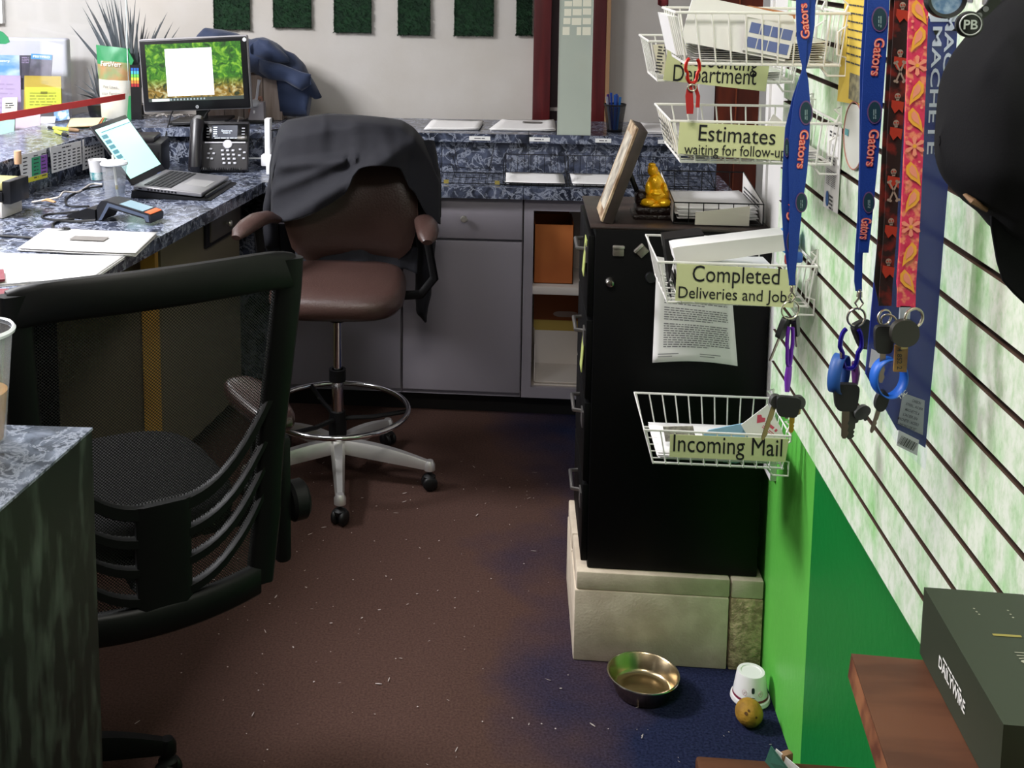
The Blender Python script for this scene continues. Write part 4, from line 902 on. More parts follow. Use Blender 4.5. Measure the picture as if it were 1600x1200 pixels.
# leaf of a hanging plant in the top left corner
lf = [onY(x, y, 4.5) for x, y in ((-8, 46), (4, 50), (12, 58), (15, 66), (8, 69), (-8, 68))]
MB().prism(lf, (0, .004, 0)).build('leaf', mat('glossy_leaf', '2F8A5A', .4)); o = COL.objects[-1]; WM['plant_leaf'] = WM[o.name]; o.name = 'plant_leaf'
tag(o, 'single green leaf reaching in at the left picture edge above brochures', 'leaf')
st = [onY(-8, 58, 4.5), onY(-20, 30, 4.5), onY(-40, -60, 4.5), onY(-40, -330, 4.5)]
MB().tube(st, .003, 6).build('stem', mat('stem_green', '2A5A38', .6), o)
# coloured folders, pens on ledge
def slab(name, label, cat, pts, z, th, m, group=None, parent=None):
    P_ = [onZ(x, y, z) for x, y in pts]; mb = MB().prism([q+V((0, 0, .0008)) for q in P_], (0, 0, th))
    o = mb.build(name, m, parent, smooth=False)
    if parent is None: tag(o, label, cat, group)
    return o
for i, (m, l) in enumerate(((mat('folder_green', '5FA668', .6), 'green folder at bottom of the small stack beside the fertilizer bag'), (mat('folder_orange', 'E0813A', .6), 'orange folder in the middle of the stack beside the fertilizer bag'), (mat('folder_cream', 'E2D8AE', .6), 'cream folder on top of the small stack beside the fertilizer bag'))):
    slab('folder', l, 'folder', ((112-i, 186), (166-i*3, 185), (160-i*4, 199-i), (102+i*2, 201-i)), ZL+.004*i, .0032, m, 'folders beside the bag')
def marker(label, a, b, m1, m2):
    q0, q1 = onZ(*a, ZL+.008), onZ(*b, ZL+.008); t = thing('highlighter_pen', label, 'pen', (q0.x, q0.y, ZL), 'highlighters lying on the left ledge')
    MB().tube([q0, q0.lerp(q1, .62)], .0075, 10).build('barrel', m1, t); MB().tube([q0.lerp(q1, .62), q0.lerp(q1, .9), q1], [.008, .008, .004], 10).build('cap', m2, t); return t
marker('longer yellow and brown highlighter on left ledge pointing at laptop', (84, 200), (124, 204), mat('hl_yellow', 'D8DC4A', .4), mat('hl_brown', '8A6A4A', .5))
marker('shorter yellow highlighter with black cap on left ledge', (87, 205), (106, 212), mat('hl_yellow', '', .4), M_blk)
q0, q1 = onZ(76, 199, ZL+.006), onZ(88, 201, ZL+.006); tag(MB().tube([q0, q1], .006, 8).build('black_pen_cap', M_blk), 'black cap lying at the left of the longer highlighter', 'cap')
# notices taped to the left splash board
def on_board(x, y, off=0.0):
    a = V((llx(3.6)-.0, 3.6, 0)); n = nx_; d = ray(x, y); return CAM+d*(((a-CAM).dot(n)+off)/d.dot(n))
def notice(label, pts, m):
    P_ = [on_board(x, y, .006) for x, y in pts]; c = sum(P_, V())/4; t = thing('notice', label, 'notice', c, 'notices taped along the left ledge edge')
    MB().prism(P_, nx_*.001).build('sheet', m, t, smooth=False); T = fr(c+nx_*.0012, P_[1]-P_[0], P_[0]-P_[3]); return t, T, (P_[1]-P_[0]).length, (P_[0]-P_[3]).length
t, T, a, b = notice('white notice with green, purple and yellow table columns on ledge edge', ((28, 243), (72, 233), (73, 276), (35, 288)), M_paper)
MB().quad(T, -a*.08, a*.24, -b*.32, b*.30).build('green_column', mat('table_green', '3FA878', .7), t)
MB().quad(T, a*.24, a*.49, -b*.32, b*.30).build('purple_column', mat('table_purple', '9A5FC0', .7), t)
MB().quad(T, -a*.45, a*.49, -b*.49, -b*.33).build('yellow_row', mat('table_yellow', 'E0D83A', .7), t)
mb = MB()
for k in (-.30, .08, .36): mb.rows(T @ Mx.Translation((a*k, -.02*b, .0006)), a*.18, b*.85, 7, .3, seed=int(k*10)+9)
mb.build('print', M_ink, t)
def calendar(label, pts, s):
    t, T, a, b = notice(label, pts, M_paper); mb = MB()
    for k in range(6): mb.rows(T @ Mx.Translation((a*(-.38+.155*k), -b*.08, 0)), a*.10, b*.72, 6, .4, .05, seed=s+k)
    mb.rows(T @ Mx.Translation((0, b*.38, 0)), a*.3, b*.08, 1, .6, .02, seed=s); mb.build('print', M_ink, t)
calendar('white monthly calendar sheet, middle of three notices on the left ledge edge', ((78, 231), (126, 220), (128, 256), (81, 271)), 20)
calendar('white monthly calendar sheet partly hidden behind the laptop screen', ((129, 218), (160, 210), (164, 254), (129, 266)), 40)
# ================================================================ ON THE LEFT DESK
# papers
def desk_papers(label, pts, n, seed, printed=None): return paper_stack(label, zc(pts, ZC), ZC, n, 'paper stacks on the left desk', thick=.002, bend=.002, printed=printed, seed=seed)
desk_papers('stack of white papers with grey print on left desk near payment terminal', ((75, 362), (246, 369), (212, 402), (30, 393)), 6, 31, printed=[(-.06, .05, -.02, .03)])
desk_papers('white paper stack nearest the mesh chair on left desk', ((-40, 398), (196, 405), (150, 437), (-40, 452)), 4, 32)
for i, (pts, l) in enumerate((([(-8, 424), (6, 424), (8, 440), (-8, 442)], 'small dark red object at left picture edge on the papers'), ([(-8, 455), (14, 455), (16, 464), (-8, 466)], 'thin dark red strip at left picture edge under the papers'))):
    o = slab('red_case', l, 'case', pts, ZC+.012 if i == 0 else ZC, .006, mat('dark_red_plastic', '6E1A24', .4))
# laptop on a black riser
MLp = fr((-1.19, 4.005, ZC), (.998, -.058, 0), (.058, .998, 0)); dep, wid = .25, .315
t = thing('laptop_riser', 'black wedge shaped laptop riser on left desk', 'laptop stand', MLp)
MB(MLp).prism([(-dep*.54, -wid*.5, .002), (dep*.62, -wid*.5, .002), (dep*.60, -wid*.5, .006), (-dep*.52, -wid*.5, .028)], (0, wid, 0)).build('wedge', M_blk, t)
MB(MLp).box((dep*.54, 0, .010), (.010, wid*.9, .016), bev=.003).build('front_lip', M_blk, t)
tl = math.atan2(.019, dep); ML2 = MLp @ Mx.Translation((-dep*.5, 0, .031)) @ Mx.Rotation(tl, 4, 'Y')
t = thing('laptop', 'open grey laptop with pale green screen on black riser', 'laptop', ML2)
M_lap = mat('laptop_grey', '8E8C90', .35, .5)
MB(ML2).box((dep*.5, 0, .008), (dep, wid, .015), bev=.004, seg=3).build('base', M_lap, t)
MB(ML2).box((dep*.32, 0, .0158), (dep*.40, wid*.86, .0012)).build('keyboard_deck', mat('keyboard_deck', '2E2E34', .6), t); kd = COL.objects[-1]
mb = MB(ML2)
for r_ in range(6):
    for c_ in range(14):
        mb.box((dep*(.145+.068*r_), wid*(-.40+.0615*c_), .0172), (dep*.052, wid*.048, .002), bev=.0006, seg=1)
mb.build('keys', mat('key_black', '16161A', .5), kd)
MB(ML2).box((dep*.76, -wid*.02, .0158), (dep*.33, wid*.32, .0008)).build('touchpad', mat('touchpad_grey', 'A09E9E', .3, .2), t)
mb = MB(ML2)
for k in range(9): mb.box((dep*(.22+.05*k), -wid*.5, .007), (dep*.028, .002, .006))
mb.box((dep*.1, -wid*.5, .007), (.012, .002, .004)); mb.build('side_ports', M_blk, t)
# lid hinged at x=0, leaning back
LEAN, LIDH = -41, .255
MLid = ML2 @ Mx.Translation((0, 0, .016)) @ Mx.Rotation(math.radians(LEAN), 4, 'Y')
lidh = LIDH
MB(MLid).box((-.004, 0, lidh/2), (.007, wid, lidh), bev=.003).build('lid', mat('lid_dark', '2A2A2E', .4), t); lid = COL.objects[-1]
TS = MLid @ fr((.0, 0, lidh/2), (0, 1, 0), (0, 0, 1))
sw, sh = wid*.94, lidh*.86
sc2 = MB(TS).quad(I4, -sw/2, sw/2, -sh*.47, sh*.50, .0008).build('screen', mat('screen_mint', 'C4F2EA', .3, emit=.85), lid)
mb = MB(TS)
for k in range(6): mb.quad(I4, -sw*.46, -sw*.30, sh*(.30-.10*k), sh*(.37-.10*k), .0014)
mb.quad(I4, -sw*.40, sw*.48, sh*.415, sh*.43, .0014); mb.build('sidebar', mat('screen_teal', '5FA0B0', .4, emit=.45), sc2)
MB(TS).quad(I4, -sw*.48, -sw*.25, sh*.44, sh*.49, .0014).build('search_field', mat('screen_white', '', .4), sc2)
# receipt printer behind the laptop
q = onZ(247, 262, ZC); MP = TR((q.x-.03, 4.33, ZC+.001), .12)
t = thing('receipt_printer', 'black receipt printer behind the laptop under monitor', 'printer', MP)
MB(MP).box((0, 0, .065), (.19, .17, .13), bev=.01).build('body', mat('printer_black', '17171B', .45), t)
MB(MP).box((-.01, .0, .14), (.15, .14, .022), bev=.008).build('lid', mat('printer_lid', '2C2A2C', .35), t)
MB(MP).box((.055, -.086, .055), (.05, .004, .08), bev=.001).build('front_panel', M_blk, t)
T = MP @ fr((-.04, -.0855, .098), (1, 0, 0), (0, 0, 1)); MB().poly(T, [(-.018, -.003), (-.006, -.004), (.0, .001), (.016, .002), (.012, .0055), (-.004, .005), (-.01, .002)]).build('logo', mat('lettering_grey', 'A0A0A8', .5), t)
MB(MP).box((.065, -.09, .018), (.05, .012, .012), bev=.002).build('blue_sticker', mat('sticker_blue', '6A8AE0', .4), t)
# desk phone
q = onZ(343, 270, ZC); MF = TR((q.x-.004, q.y-.01, ZC+.011), math.radians(7)) ; tp = math.radians(66); MFp = MF @ Mx.Rotation(tp, 4, 'X')
t = thing('desk_phone', 'black office desk phone with handset and lit display on left desk', 'phone', MF)
pw, ph = .235, .20
M_ph = mat('phone_charcoal', '2A282C', .4)
MB(MFp).box((0, ph/2, -.012), (pw, ph, .024), bev=.006, seg=3).build('face', M_ph, t); fc = COL.objects[-1]
MB(MF).prism([(-.09, .012, -.0095), (.09, .012, -.0095), (.09, .085, -.0095), (-.09, .085, -.0095)], (0, .0, .02)).prism([(-.08, .075, .0), (.08, .075, .0), (.08, .075, .12), (-.08, .075, .12)], (0, .01, 0)).build('foot_stand', M_blk, t)
MB(MFp).box((.025, ph*.765, .002), (.175, ph*.36, .006), bev=.002).build('display_bezel', mat('phone_gloss', '08080C', .15), fc)
ds = MB(MFp).quad(I4, -.028, .072, ph*.64, ph*.91, .0058).build('display', mat('phone_screen', '10162A', .2, emit=.5), fc)
mb = MB(MFp); mb.text('Spectrum', .010, Mx.Translation((.03, ph*.795, .006)), w=.042); mb.rows(Mx.Translation((-.015, ph*.78, .006)), .016, .045, 5, .4); mb.rows(Mx.Translation((.028, ph*.65, .006)), .09, .006, 1, .5); mb.rows(Mx.Translation((.03, ph*.755, .006)), .03, .006, 1, .5); mb.build('lettering', mat('screen_text', 'E8F2FF', .4, emit=.8), ds)
mb = MB(MFp)
for k in range(4):
    for x in (-.046, .092): mb.box((x+.003, ph*(.67+.06*k), .005), (.012, .003, .003))
mb.build('line_keys', mat('key_pale', 'C0C0C8', .4), fc)
MB(MFp).prism([(-.055, ph*.55, 0), (.105, ph*.55, 0), (.105, ph*.575, 0), (-.055, ph*.575, 0)], (0, 0, .005)).lathe([(0, .006), (.017, .006), (.02, .003), (.02, 0), (0, 0)], c=(.035, ph*.53, 0), seg=24).build('silver_band', mat('phone_silver', 'B4B2B8', .3, .6), fc)
mb = MB(MFp)
for r_ in range(4):
    for c_ in range(3): MB(MFp).box((.015+.021*c_+.003*r_, ph*(.40-.085*r_), .003), (.012, .009, .005), bev=.002).build('key_button', mat('key_pale', '', .4), fc)
for (x, y) in ((-.03, .43), (-.038, .34), (-.018, .34), (-.04, .25), (-.025, .235), (.085, .42), (.102, .36), (.083, .30), (.10, .24)): MB(MFp).box((x, ph*y, .003), (.011, .008, .005), bev=.002).build('key_button', mat('key_pale', '', .4), fc)
hs = [(-.083, ph*(-.02), .012), (-.083, ph*.06, .034), (-.083, ph*.3, .046), (-.083, ph*.7, .046), (-.083, ph*.92, .036), (-.083, ph*1.02, .010)]
MB(MFp).tube(hs, [.018, .024, .020, .020, .025, .02], 14, sq=(1, 1.15)).build('handset', mat('handset_black', '1C1A1E', .35), t); hn = COL.objects[-1]
MB(MFp).box((-.108, ph*.45, -.004), (.012, ph*.9, .03), bev=.005).build('cradle', M_blk, t)
co = [MF @ V((-.075+.0016*i, -.03-.012*math.sin(i*.02), .012)) for i in range(110)]
MB().tube([c_+V((0, .006*math.cos(i*1.3), .006*math.sin(i*1.3))) for i, c_ in enumerate(co)], .0022, 5).build('coiled_cord', M_blk, hn)
# clear cup with straw in front of the laptop
def clear_cup(label, base, h, r0, r1, water, straw=None, rim=True):
    t = thing('plastic_cup', label, 'cup', base); M = TR(base)
    MB(M).lathe([(0, .002), (r0, .002), (r0+.001, .004), (r1, h)], seg=36).build('cup_wall', clear_mat('clear_plastic', 'F2F4F8', .10, .12, .22), t)
    if water: MB(M).lathe([(0, .004), (r0-.002, .004), (lerp(r0, r1, water)-.002, h*water), (0, h*water)], seg=32).build('drink', clear_mat('water_clear', 'DDE2EA', .12, .05, .05), t)
    MB(M).lathe([(r1-.001, h-.003), (r1+.004, h-.003), (r1+.005, h+.001), (r1+.002, h+.005), (r1-.001, h+.003)], seg=36).build('rim', mat('frosted_rim', 'E4E8EE', .25), t); return t, M
cb = onZ(180, 316, ZC); cb.z = ZC+.001
t, M = clear_cup('tall clear plastic cup of water with yellow banded straw before the laptop', cb, .135, .031, .043, .45)
MB(M).lathe([(0, .137), (.041, .137), (.044, .132), (.045, .137), (.043, .142), (.03, .146), (0, .146)], seg=32).build('lid', clear_mat('lid_white', 'FFFFFF', .2, .3, .6), t)
MB(M).tube([(.012, .0, .006), (.004, 0, .08), (-.004, 0, .165)], .0045, 10).build('straw', mat('straw_white', 'F0EEE0', .4), t); sr = COL.objects[-1]
MB(M).tube([(.008, 0, .045), (.0062, 0, .06)], .0052, 10).build('yellow_band', mat('straw_yellow', 'E0C23A', .4), sr)
q = onZ(153, 281, ZC); q.z = ZC+.001; M = TR(q)
t = thing('paper_cup', 'small white paper cup with teal leaf print behind clear cup', 'cup', q)
MB(M).lathe([(0, .001), (.026, .001), (.034, .075), (.035, .077), (.033, .077), (.030, .05), (0, .01)], seg=28).build('cup_wall', M_paper, t)
MB(M).lathe([(.0268, .002), (.0302, .032)], seg=28).build('teal_print', mat('teal_print', '3A8F96', .6, col2='D8E6E4', scale=40), t)
# payment terminal with cable
q = onZ(188, 344, ZC); MT = TR((q.x, q.y, ZC+.001), math.radians(-14))
t = thing('card_terminal', 'black wedge card payment terminal on left desk before the cup', 'card terminal', MT)
prof = [(-.085, .0, 0), (.0, 0, .0), (.0, 0, .0)]
def ter(pts, y0, y1, nm, m, par, bev=None): return MB(MT).prism([(x, y0, z) for x, z in pts], (0, y1-y0, 0)).build(nm, m, par)
bodyp = [(-.06, .002), (-.048, .002), (-.018, .045), (.115, .02), (.118, .008), (.135, .008), (.138, .030), (.128, .038), (-.022, .068), (-.045, .066), (-.062, .045)]
ter(bodyp, -.038, .038, 'body', mat('terminal_black', '1A1B20', .4), t)
for y in (-.0395, .0385): ter([(-.055, .004), (-.044, .004), (-.014, .050), (.112, .026), (.122, .012), (.132, .012), (.130, .032), (-.020, .062)], y, y+.001, 'side_panel', mat('terminal_slate', '4A5468', .4), t)
ter([(.112, .0418), (.131, .038), (.134, .036), (.115, .0395)], -.034, .034, 'orange_stripe', mat('terminal_orange', 'E0683A', .4), t)
ter([(.02, .0605), (.105, .0435), (.105, .0425), (.02, .0595)], -.032, .032, 'screen', mat('terminal_screen', '7F9BA8', .2), t)
ter([(-.18, .002), (-.07, .002), (-.07, .035), (-.10, .038), (-.175, .010)], -.036, .030, 'cable_cover', M_blk, t)
def cable(label, pts, r, m, z0=ZC): 
    P_ = [onZ(x, y, z0+.004+dz) for x, y, dz in pts]; out = []
    for i in range(len(P_)-1):
        a = P_[max(0, i-1)]; b = P_[i]; c = P_[i+1]; d = P_[min(len(P_)-1, i+2)]
        for k in range(6):
            u = k/6; out.append(.5*((2*b)+(c-a)*u+(2*a-5*b+4*c-d)*u*u+(3*b-a-3*c+d)*u**3))
    out.append(P_[-1]); return tag(MB().tube(out, r, 8).build('cable', m), label, 'cable', 'cables on the left desk')
cable('thick black cable curling from the payment terminal to left picture edge', [(150, 344, .01), (118, 346, 0), (92, 346, 0), (82, 352, 0), (88, 361, .004), (108, 358, .01), (96, 358, 0), (70, 373, 0), (40, 371, 0), (-10, 368, 0)], .0042, M_blk)
cable('grey cable looping over desk from the ledge foot to clear cup', [(50, 316, 0), (72, 312, .01), (92, 308, .02), (100, 300, .01), (122, 300, 0), (142, 288, 0), (160, 288, 0)], .0035, mat('grey_cable', '', .5))
cable('black cable bending round behind clear cup', [(160, 291, 0), (130, 296, 0), (104, 310, 0), (108, 322, 0), (140, 322, 0)], .0032, M_blk)
cable('flat black cable loop lying left of the payment terminal', [(116, 342, 0), (90, 344, 0), (66, 340, 0), (74, 335, 0), (100, 333, 0), (124, 330, .006)], .0036, M_blk)
q = onZ(80, 318, ZC); tag(MB().tube([onZ(66, 314, ZC+.012), onZ(74, 312, ZC+.018), onZ(86, 316, ZC+.014)], [.005, .010, .006], 10, sq=(.5, 1)).build('wooden_tag', mat('tan_tag', 'A5805A', .6)), 'tan wooden tag tied to cables on left desk', 'tag')
# small boxes at the left edge of the desk
q = onZ(0, 338, ZC); Mb = TR((q.x-.04, q.y+.03, ZC+.001), math.radians(-8))
t = thing('desk_organizer', 'black and cream desk organizer box at left picture edge', 'organizer', Mb)
MB(Mb).box((0, 0, .027), (.15, .12, .054), bev=.004).build('lower_box', mat('organizer_cream', 'D8D2CC', .6), t)
MB(Mb).box((0, 0, .072), (.155, .12, .032), bev=.003).build('black_tray', M_blk, t)
MB(Mb).box((0, 0, .105), (.155, .115, .03), bev=.008).build('olive_lid', mat('organizer_olive', 'A79F6C', .5), t)
MB(Mb).box((.09, .0, .085), (.03, .11, .075), bev=.003).build('end_cap', M_blk, t)
q = on_board(25, 285, .02); tag(MB().lathe([(0, 0), (.012, 0), (.013, .02), (.012, .045), (0, .046)], c=(q.x+.01, q.y, ZC+.137), seg=16).build('wooden_peg', mat('peg_wood', 'C09A7A', .6)), 'short wooden peg standing on the desk organizer', 'peg')
# ================================================================ FILING CABINET ON BLOCKS
M_fc = mat('cabinet_black_metal', '030304', .5, spec=.18)
FY = 2.735; FD = .36; FX0 = onY(924, 620, FY).x; FX1 = .612; ZB = .2365; ZT = onY(936, 354, FY).z
t = thing('filing_cabinet', 'tall black metal filing cabinet standing on cinder blocks, drawers facing left', 'filing cabinet', ((FX0+FX1)/2, FY+FD/2, ZB))
MB().between((FX0, FY, ZB), (FX1, FY+FD, ZT-.006), bev=.003).build('body', M_fc, t)
MB().between((FX0-.012, FY-.001, ZT-.006), (FX1, FY+FD, ZT), bev=.002).build('top_board', mat('dark_top_wood', '2A2220', .35, col2='3A2E2A', scale=5, stretch=(1, 8, 1)), t)
nd = 4; dh = (ZT-.02-ZB-.01)/nd
for i in range(nd):
    z0 = ZB+.01+i*dh
    d = MB().between((FX0-.016, FY+.006, z0+.004), (FX0+.001, FY+FD-.006, z0+dh-.004), bev=.003).build('drawer', M_fc, t)
    zc0 = z0+dh*.72
    MB().tube([(FX0-.016, FY+.09, zc0), (FX0-.036, FY+.095, zc0), (FX0-.036, FY+.20, zc0), (FX0-.016, FY+.205, zc0)], .005, 8).build('handle', mat('dull_chrome', 'A9A6A4', .3, .9), d)
    MB().between((FX0-.02, FY+.03, zc0-.02), (FX0-.016, FY+.075, zc0+.02)).build('label_holder', mat('dull_chrome', '', .3), d)
T = lambda x, y: fr(onY(x, y, FY-.0005), (1, 0, 0), (0, 0, 1))
lk = MB().lathe([(0, .016), (.008, .015), (.012, .009), (.013, .0), (0, 0)], T=T(953, 441), seg=24).build('lock', mat('lock_chrome', 'D8D4CE', .15, 1.0), t)
MB().box(T(953, 441) @ V((.002, -.001, .0165)), (.002, .002, .006)).build('keyhole', M_blk, lk)
MB().lathe([(0, .008), (.012, .008), (.014, .004), (.014, 0), (0, 0)], T=T(1017, 433), seg=24).build('dark_plug', mat('plug_dark', '1E1E22', .4), t)
M_mag = mat('magnet_grey', '8C857C', .35, .6)
for i, (x, y, a, l) in enumerate(((966, 391, 0, 'upright square grey magnet clip on filing cabinet side'), (1002, 391, PI/4, 'square grey magnet clip turned to a diamond on filing cabinet side'))):
    TT = T(x, y) @ Mx.Rotation(a, 4, 'Z'); t2 = thing('magnet_clip', l, 'magnet', TT, 'magnet clips on the filing cabinet')
    MB(TT).box((0, 0, .004), (.026, .026, .008), bev=.002).build('plate', M_mag, t2)
    MB(TT).box((0, .010, .010), (.028, .006, .006), bev=.001).build('clip_bar', mat('clip_bright', 'C4BEB6', .3, .7), t2)
# letter hanging on the cabinet
P_ = [onY(1026, 400, FY-.004), onY(1140, 420, FY-.004), onY(1152, 571, FY-.018), onY(1019, 566, FY-.014)]
t = thing('letter', 'white typed letter hanging on the filing cabinet side under a basket', 'letter', P_[0].lerp(P_[2], .5))
def let(u, v): q = P_[0].lerp(P_[1], u).lerp(P_[3].lerp(P_[2], u), v); q.y -= .012*math.sin(u*PI)*v+.004; q.z += .012*math.sin(u*PI)*v*v; return q
MB().grid(let, 12, 14).build('sheet', M_paper, t, solid=.0006)
mb = MB(); rnd = random.Random(12)
for i in range(34):
    if i in (6, 15, 22): continue
    v = .10+.0225*i; u = .12; end = .93-(rnd.random()*.45 if i in (5, 14, 21, 33) else .0)-rnd.random()*.03
    while u < end:
        u2 = min(u+rnd.uniform(.02, .07), end); mb.bm.faces.new([mb.bm.verts.new(let(a, b)+V((0, -.0012, 0))) for a, b in ((u, v), (u2, v), (u2, v+.009), (u, v+.009))]); u = u2+.012
for (a, b) in ((.06, .30), (.55, .80)):
    for dv in (0, .025): mb.bm.faces.new([mb.bm.verts.new(let(x, y)+V((0, -.0012, 0))) for x, y in ((a, .915+dv), (b-dv*3, .915+dv), (b-dv*3, .922+dv), (a, .922+dv))])
mb.build('print', mat('letter_ink', '77757A', .9), t)
# tags seen on the drawer side
for i, (z, c_) in enumerate(((ZT-.09, 'upper drawers of the black filing cabinet'), (ZB+dh*2.55, 'second drawer of the black filing cabinet'))):
    tag(MB().prism([(FX0-.024, FY+.04, z-.045), (FX0-.018, FY+.04, z+.045), (FX0-.018, FY+.10, z+.045), (FX0-.024, FY+.10, z-.045)], (.002, 0, 0)).build('paper_tag', mat('tag_lime', 'A9B468', .7)), 'lime green paper tag hanging on %s' % c_, 'tag', 'tags on the filing cabinet drawers')
# cinder blocks
M_b1 = mat('block_beige', 'CDBFAB', .95, col2='BBAC98', scale=14, bump=.10, bscale=160)
M_b2 = mat('block_rough', 'BBA985', .95, col2='8E7F60', scale=60, bump=.6, bscale=110)
bx0 = onZ(895, 1030, 0).x; BY = 2.715
def block(label, a, b, m, grp): tag(MB().between(a, b, bev=.004).build('cinder_block' if grp == 'cinder blocks under the cabinet' else 'paver_cap', m), label, 'block', grp)
g1, g2 = 'cinder blocks under the cabinet', 'flat caps on the cinder blocks'
s1 = onY(1138, 1000, BY).x
block('long smooth beige cinder block, front one behind the steel bowl', (bx0, BY, 0), (s1-.002, BY+.19, .188), M_b1, g1)
block('rough cinder block end, right one against the green wall', (s1+.002, BY, 0), (XW-.004, BY+.19, .188), M_b2, g1)
block('beige cinder block in the rear row under filing cabinet', (bx0, BY+.194, 0), (XW-.004, BY+.384, .188), M_b1, g1)
block('long flat beige cap on the front smooth cinder block', (bx0+.004, BY+.002, .1885), (s1-.001, BY+.19, .2355), M_b1, g2)
block('short flat beige cap on the rough cinder block end', (s1+.003, BY+.002, .1885), (XW-.004, BY+.19, .2355), M_b1, g2)
block('flat beige cap at the rear under filing cabinet, edge seen at left', (bx0+.002, BY+.194, .1885), (XW-.004, BY+.384, .2355), M_b1, g2)
# ================================================================ ON TOP OF THE CABINET
# leaning picture frame
a_, b_ = onY(947, 347, FY+.03), onY(1003, 203, FY+.03); a_.z = ZT+.002
hv = (b_-a_); L_ = hv.length; Mf = fr(a_, (0, 1, 0), hv)       # x away from the viewer, y up the frame, z to the right? 
t = thing('picture_frame', 'brown picture frame leaning back, seen edge on, atop filing cabinet', 'picture frame', a_)
sg = -1 if Mf.col[2].x > 0 else 1                               # picture side faces left
MB(Mf).box((.075, L_/2, -sg*.004), (.15, L_, .024), bev=.002).build('frame', mat('frame_brown', '2E2624', .5, col2='40352F', scale=8), t)
MB(Mf).box((.075, L_/2, sg*.0105), (.15, L_, .005)).build('front_moulding', mat('pale_marble_moulding', 'C4AE90', .5, col2='7E6248', scale=25), t)
MB(Mf).box((.075, L_/2, sg*.0133), (.11, L_-.05, .001)).build('picture', mat('picture_print', '8A8276', .6, col2='C8C0B0', scale=20), t)
MB().tube([a_.lerp(b_, .55)+V((.012, .1, 0)), (a_.x+.105, a_.y+.12, ZT+.006)], .006, 8, sq=(1, .5)).build('easel_leg', M_blk, t)
# golden figurine
q = onY(1020, 343, 2.86); g0 = V((q.x, 2.86, ZT))
t = thing('golden_figurine', 'shiny golden seated figurine on dark carved base, atop filing cabinet', 'figurine', g0)
M_gold = mat('gold_glaze', 'FFC91E', .2, .4, bump=.25, bscale=90, col2='E8A810', scale=40)
M_bs = mat('carved_dark_base', '1A0C0A', .3, bump=.6, bscale=110)
MB().box(g0+V((0, 0, .0065)), (.105, .085, .013), bev=.004).box(g0+V((0, 0, .021)), (.09, .072, .018), bev=.006).box(g0+V((-.03, .01, .045)), (.03, .05, .04), bev=.014, seg=3).build('base', M_bs, t)
mb = MB()
def blob(c, r, sc=(1, 1, 1), seg=20):
    v = bmesh.ops.create_uvsphere(mb.bm, u_segments=seg, v_segments=seg//2, radius=r)['verts']
    for q in v: q.co = V((q.co.x*sc[0], q.co.y*sc[1], q.co.z*sc[2]))+g0+V(c)
blob((.008, 0, .052), .030, (1, .95, .95)); blob((.004, 0, .082), .023, (.95, .9, 1.15)); blob((-.004, -.002, .116), .0135, (1, 1, 1.1)); blob((-.006, 0, .131), .008, (1.2, 1, .6))
blob((.022, -.022, .040), .016, (1.2, 1, .7)); blob((-.014, -.022, .040), .016, (1.2, 1, .7)); blob((.024, -.014, .072), .009, (.8, 1, 1.9)); blob((-.016, -.014, .074), .009, (.8, 1, 1.9)); blob((.004, -.022, .062), .008, (1.6, 1, .8))
mb.tube([g0+V(q) for q in ((-.012, 0, .128), (.004, .006, .108), (.018, .008, .08), (.030, .006, .05), (.034, 0, .034))], [.006, .010, .012, .013, .010], 10)
mb.lathe([(0, .03), (.034, .03), (.037, .034), (.034, .039), (.028, .041), (0, .041)], c=g0, seg=28); mb.build('figure', M_gold, t, ang=80)
# black wire desk organizer with papers
oa, ob = onY(1050, 345, 2.80), onY(1222, 345, 2.80); ox0, ox1 = oa.x, min(ob.x, .598)
t = thing('wire_organizer', 'black wire organizer with papers on filing cabinet top, right of figurine', 'organizer', ((ox0+ox1)/2, 2.85, ZT))
mb = MB(); y0, y1 = 2.775, 3.03
for z in (.004, .055): mb.tube([(ox0, y0, ZT+z), (ox1, y0, ZT+z), (ox1, y1, ZT+z+(.03 if z > .01 else 0)), (ox0, y1, ZT+z+(.03 if z > .01 else 0))], .0018, 6, closed=True)
for i in range(7):
    x = lerp(ox0, ox1, i/6); mb.tube([(x, y1, ZT+.085), (x, y1, ZT+.004), (x, y0, ZT+.004), (x, y0, ZT+.055)], .0012, 6)
mb.build('wire_body', M_wire, t)
for (x, l, s_) in ((ox0-.001, 'left', 3), (ox1-.002, 'right', 4)):
    o = MB().prism([(x, y0+.004, ZT+.006), (x, y0+.004, ZT+.056), (x, y1-.004, ZT+.085), (x, y1-.004, ZT+.006)], (.001, 0, 0)).build('side_card', M_paper2, t)
    MB().rows(fr((x-.0008, (y0+y1)/2, ZT+.036), (0, -1, 0), (0, 0, 1)), .2, .04, 4, .45, seed=s_).build('print', M_ink, o)
e = [onY(x, y, 2.768) for x, y in ((1087, 332), (1172, 322), (1170, 362), (1085, 372))]
e[2].z = max(e[2].z, ZT+.004); e[3].z = max(e[3].z, ZT+.002); e[2].z = e[3].z = ZT+.003
tag(MB().prism(e, (0, .002, 0)).build('envelope', mat('cream_envelope', 'DAD3C4', .75), smooth=False), 'blank cream card leaning on front of the wire organizer', 'envelope')
paper_stack('papers and printed sheets lying inside the wire organizer', [V((ox0+.012, y1-.02, 0)), V((ox1-.012, y1-.02, 0)), V((ox1-.012, y0+.02, 0)), V((ox0+.012, y0+.02, 0))], ZT+.01, 9, None, thick=.003, seed=17)
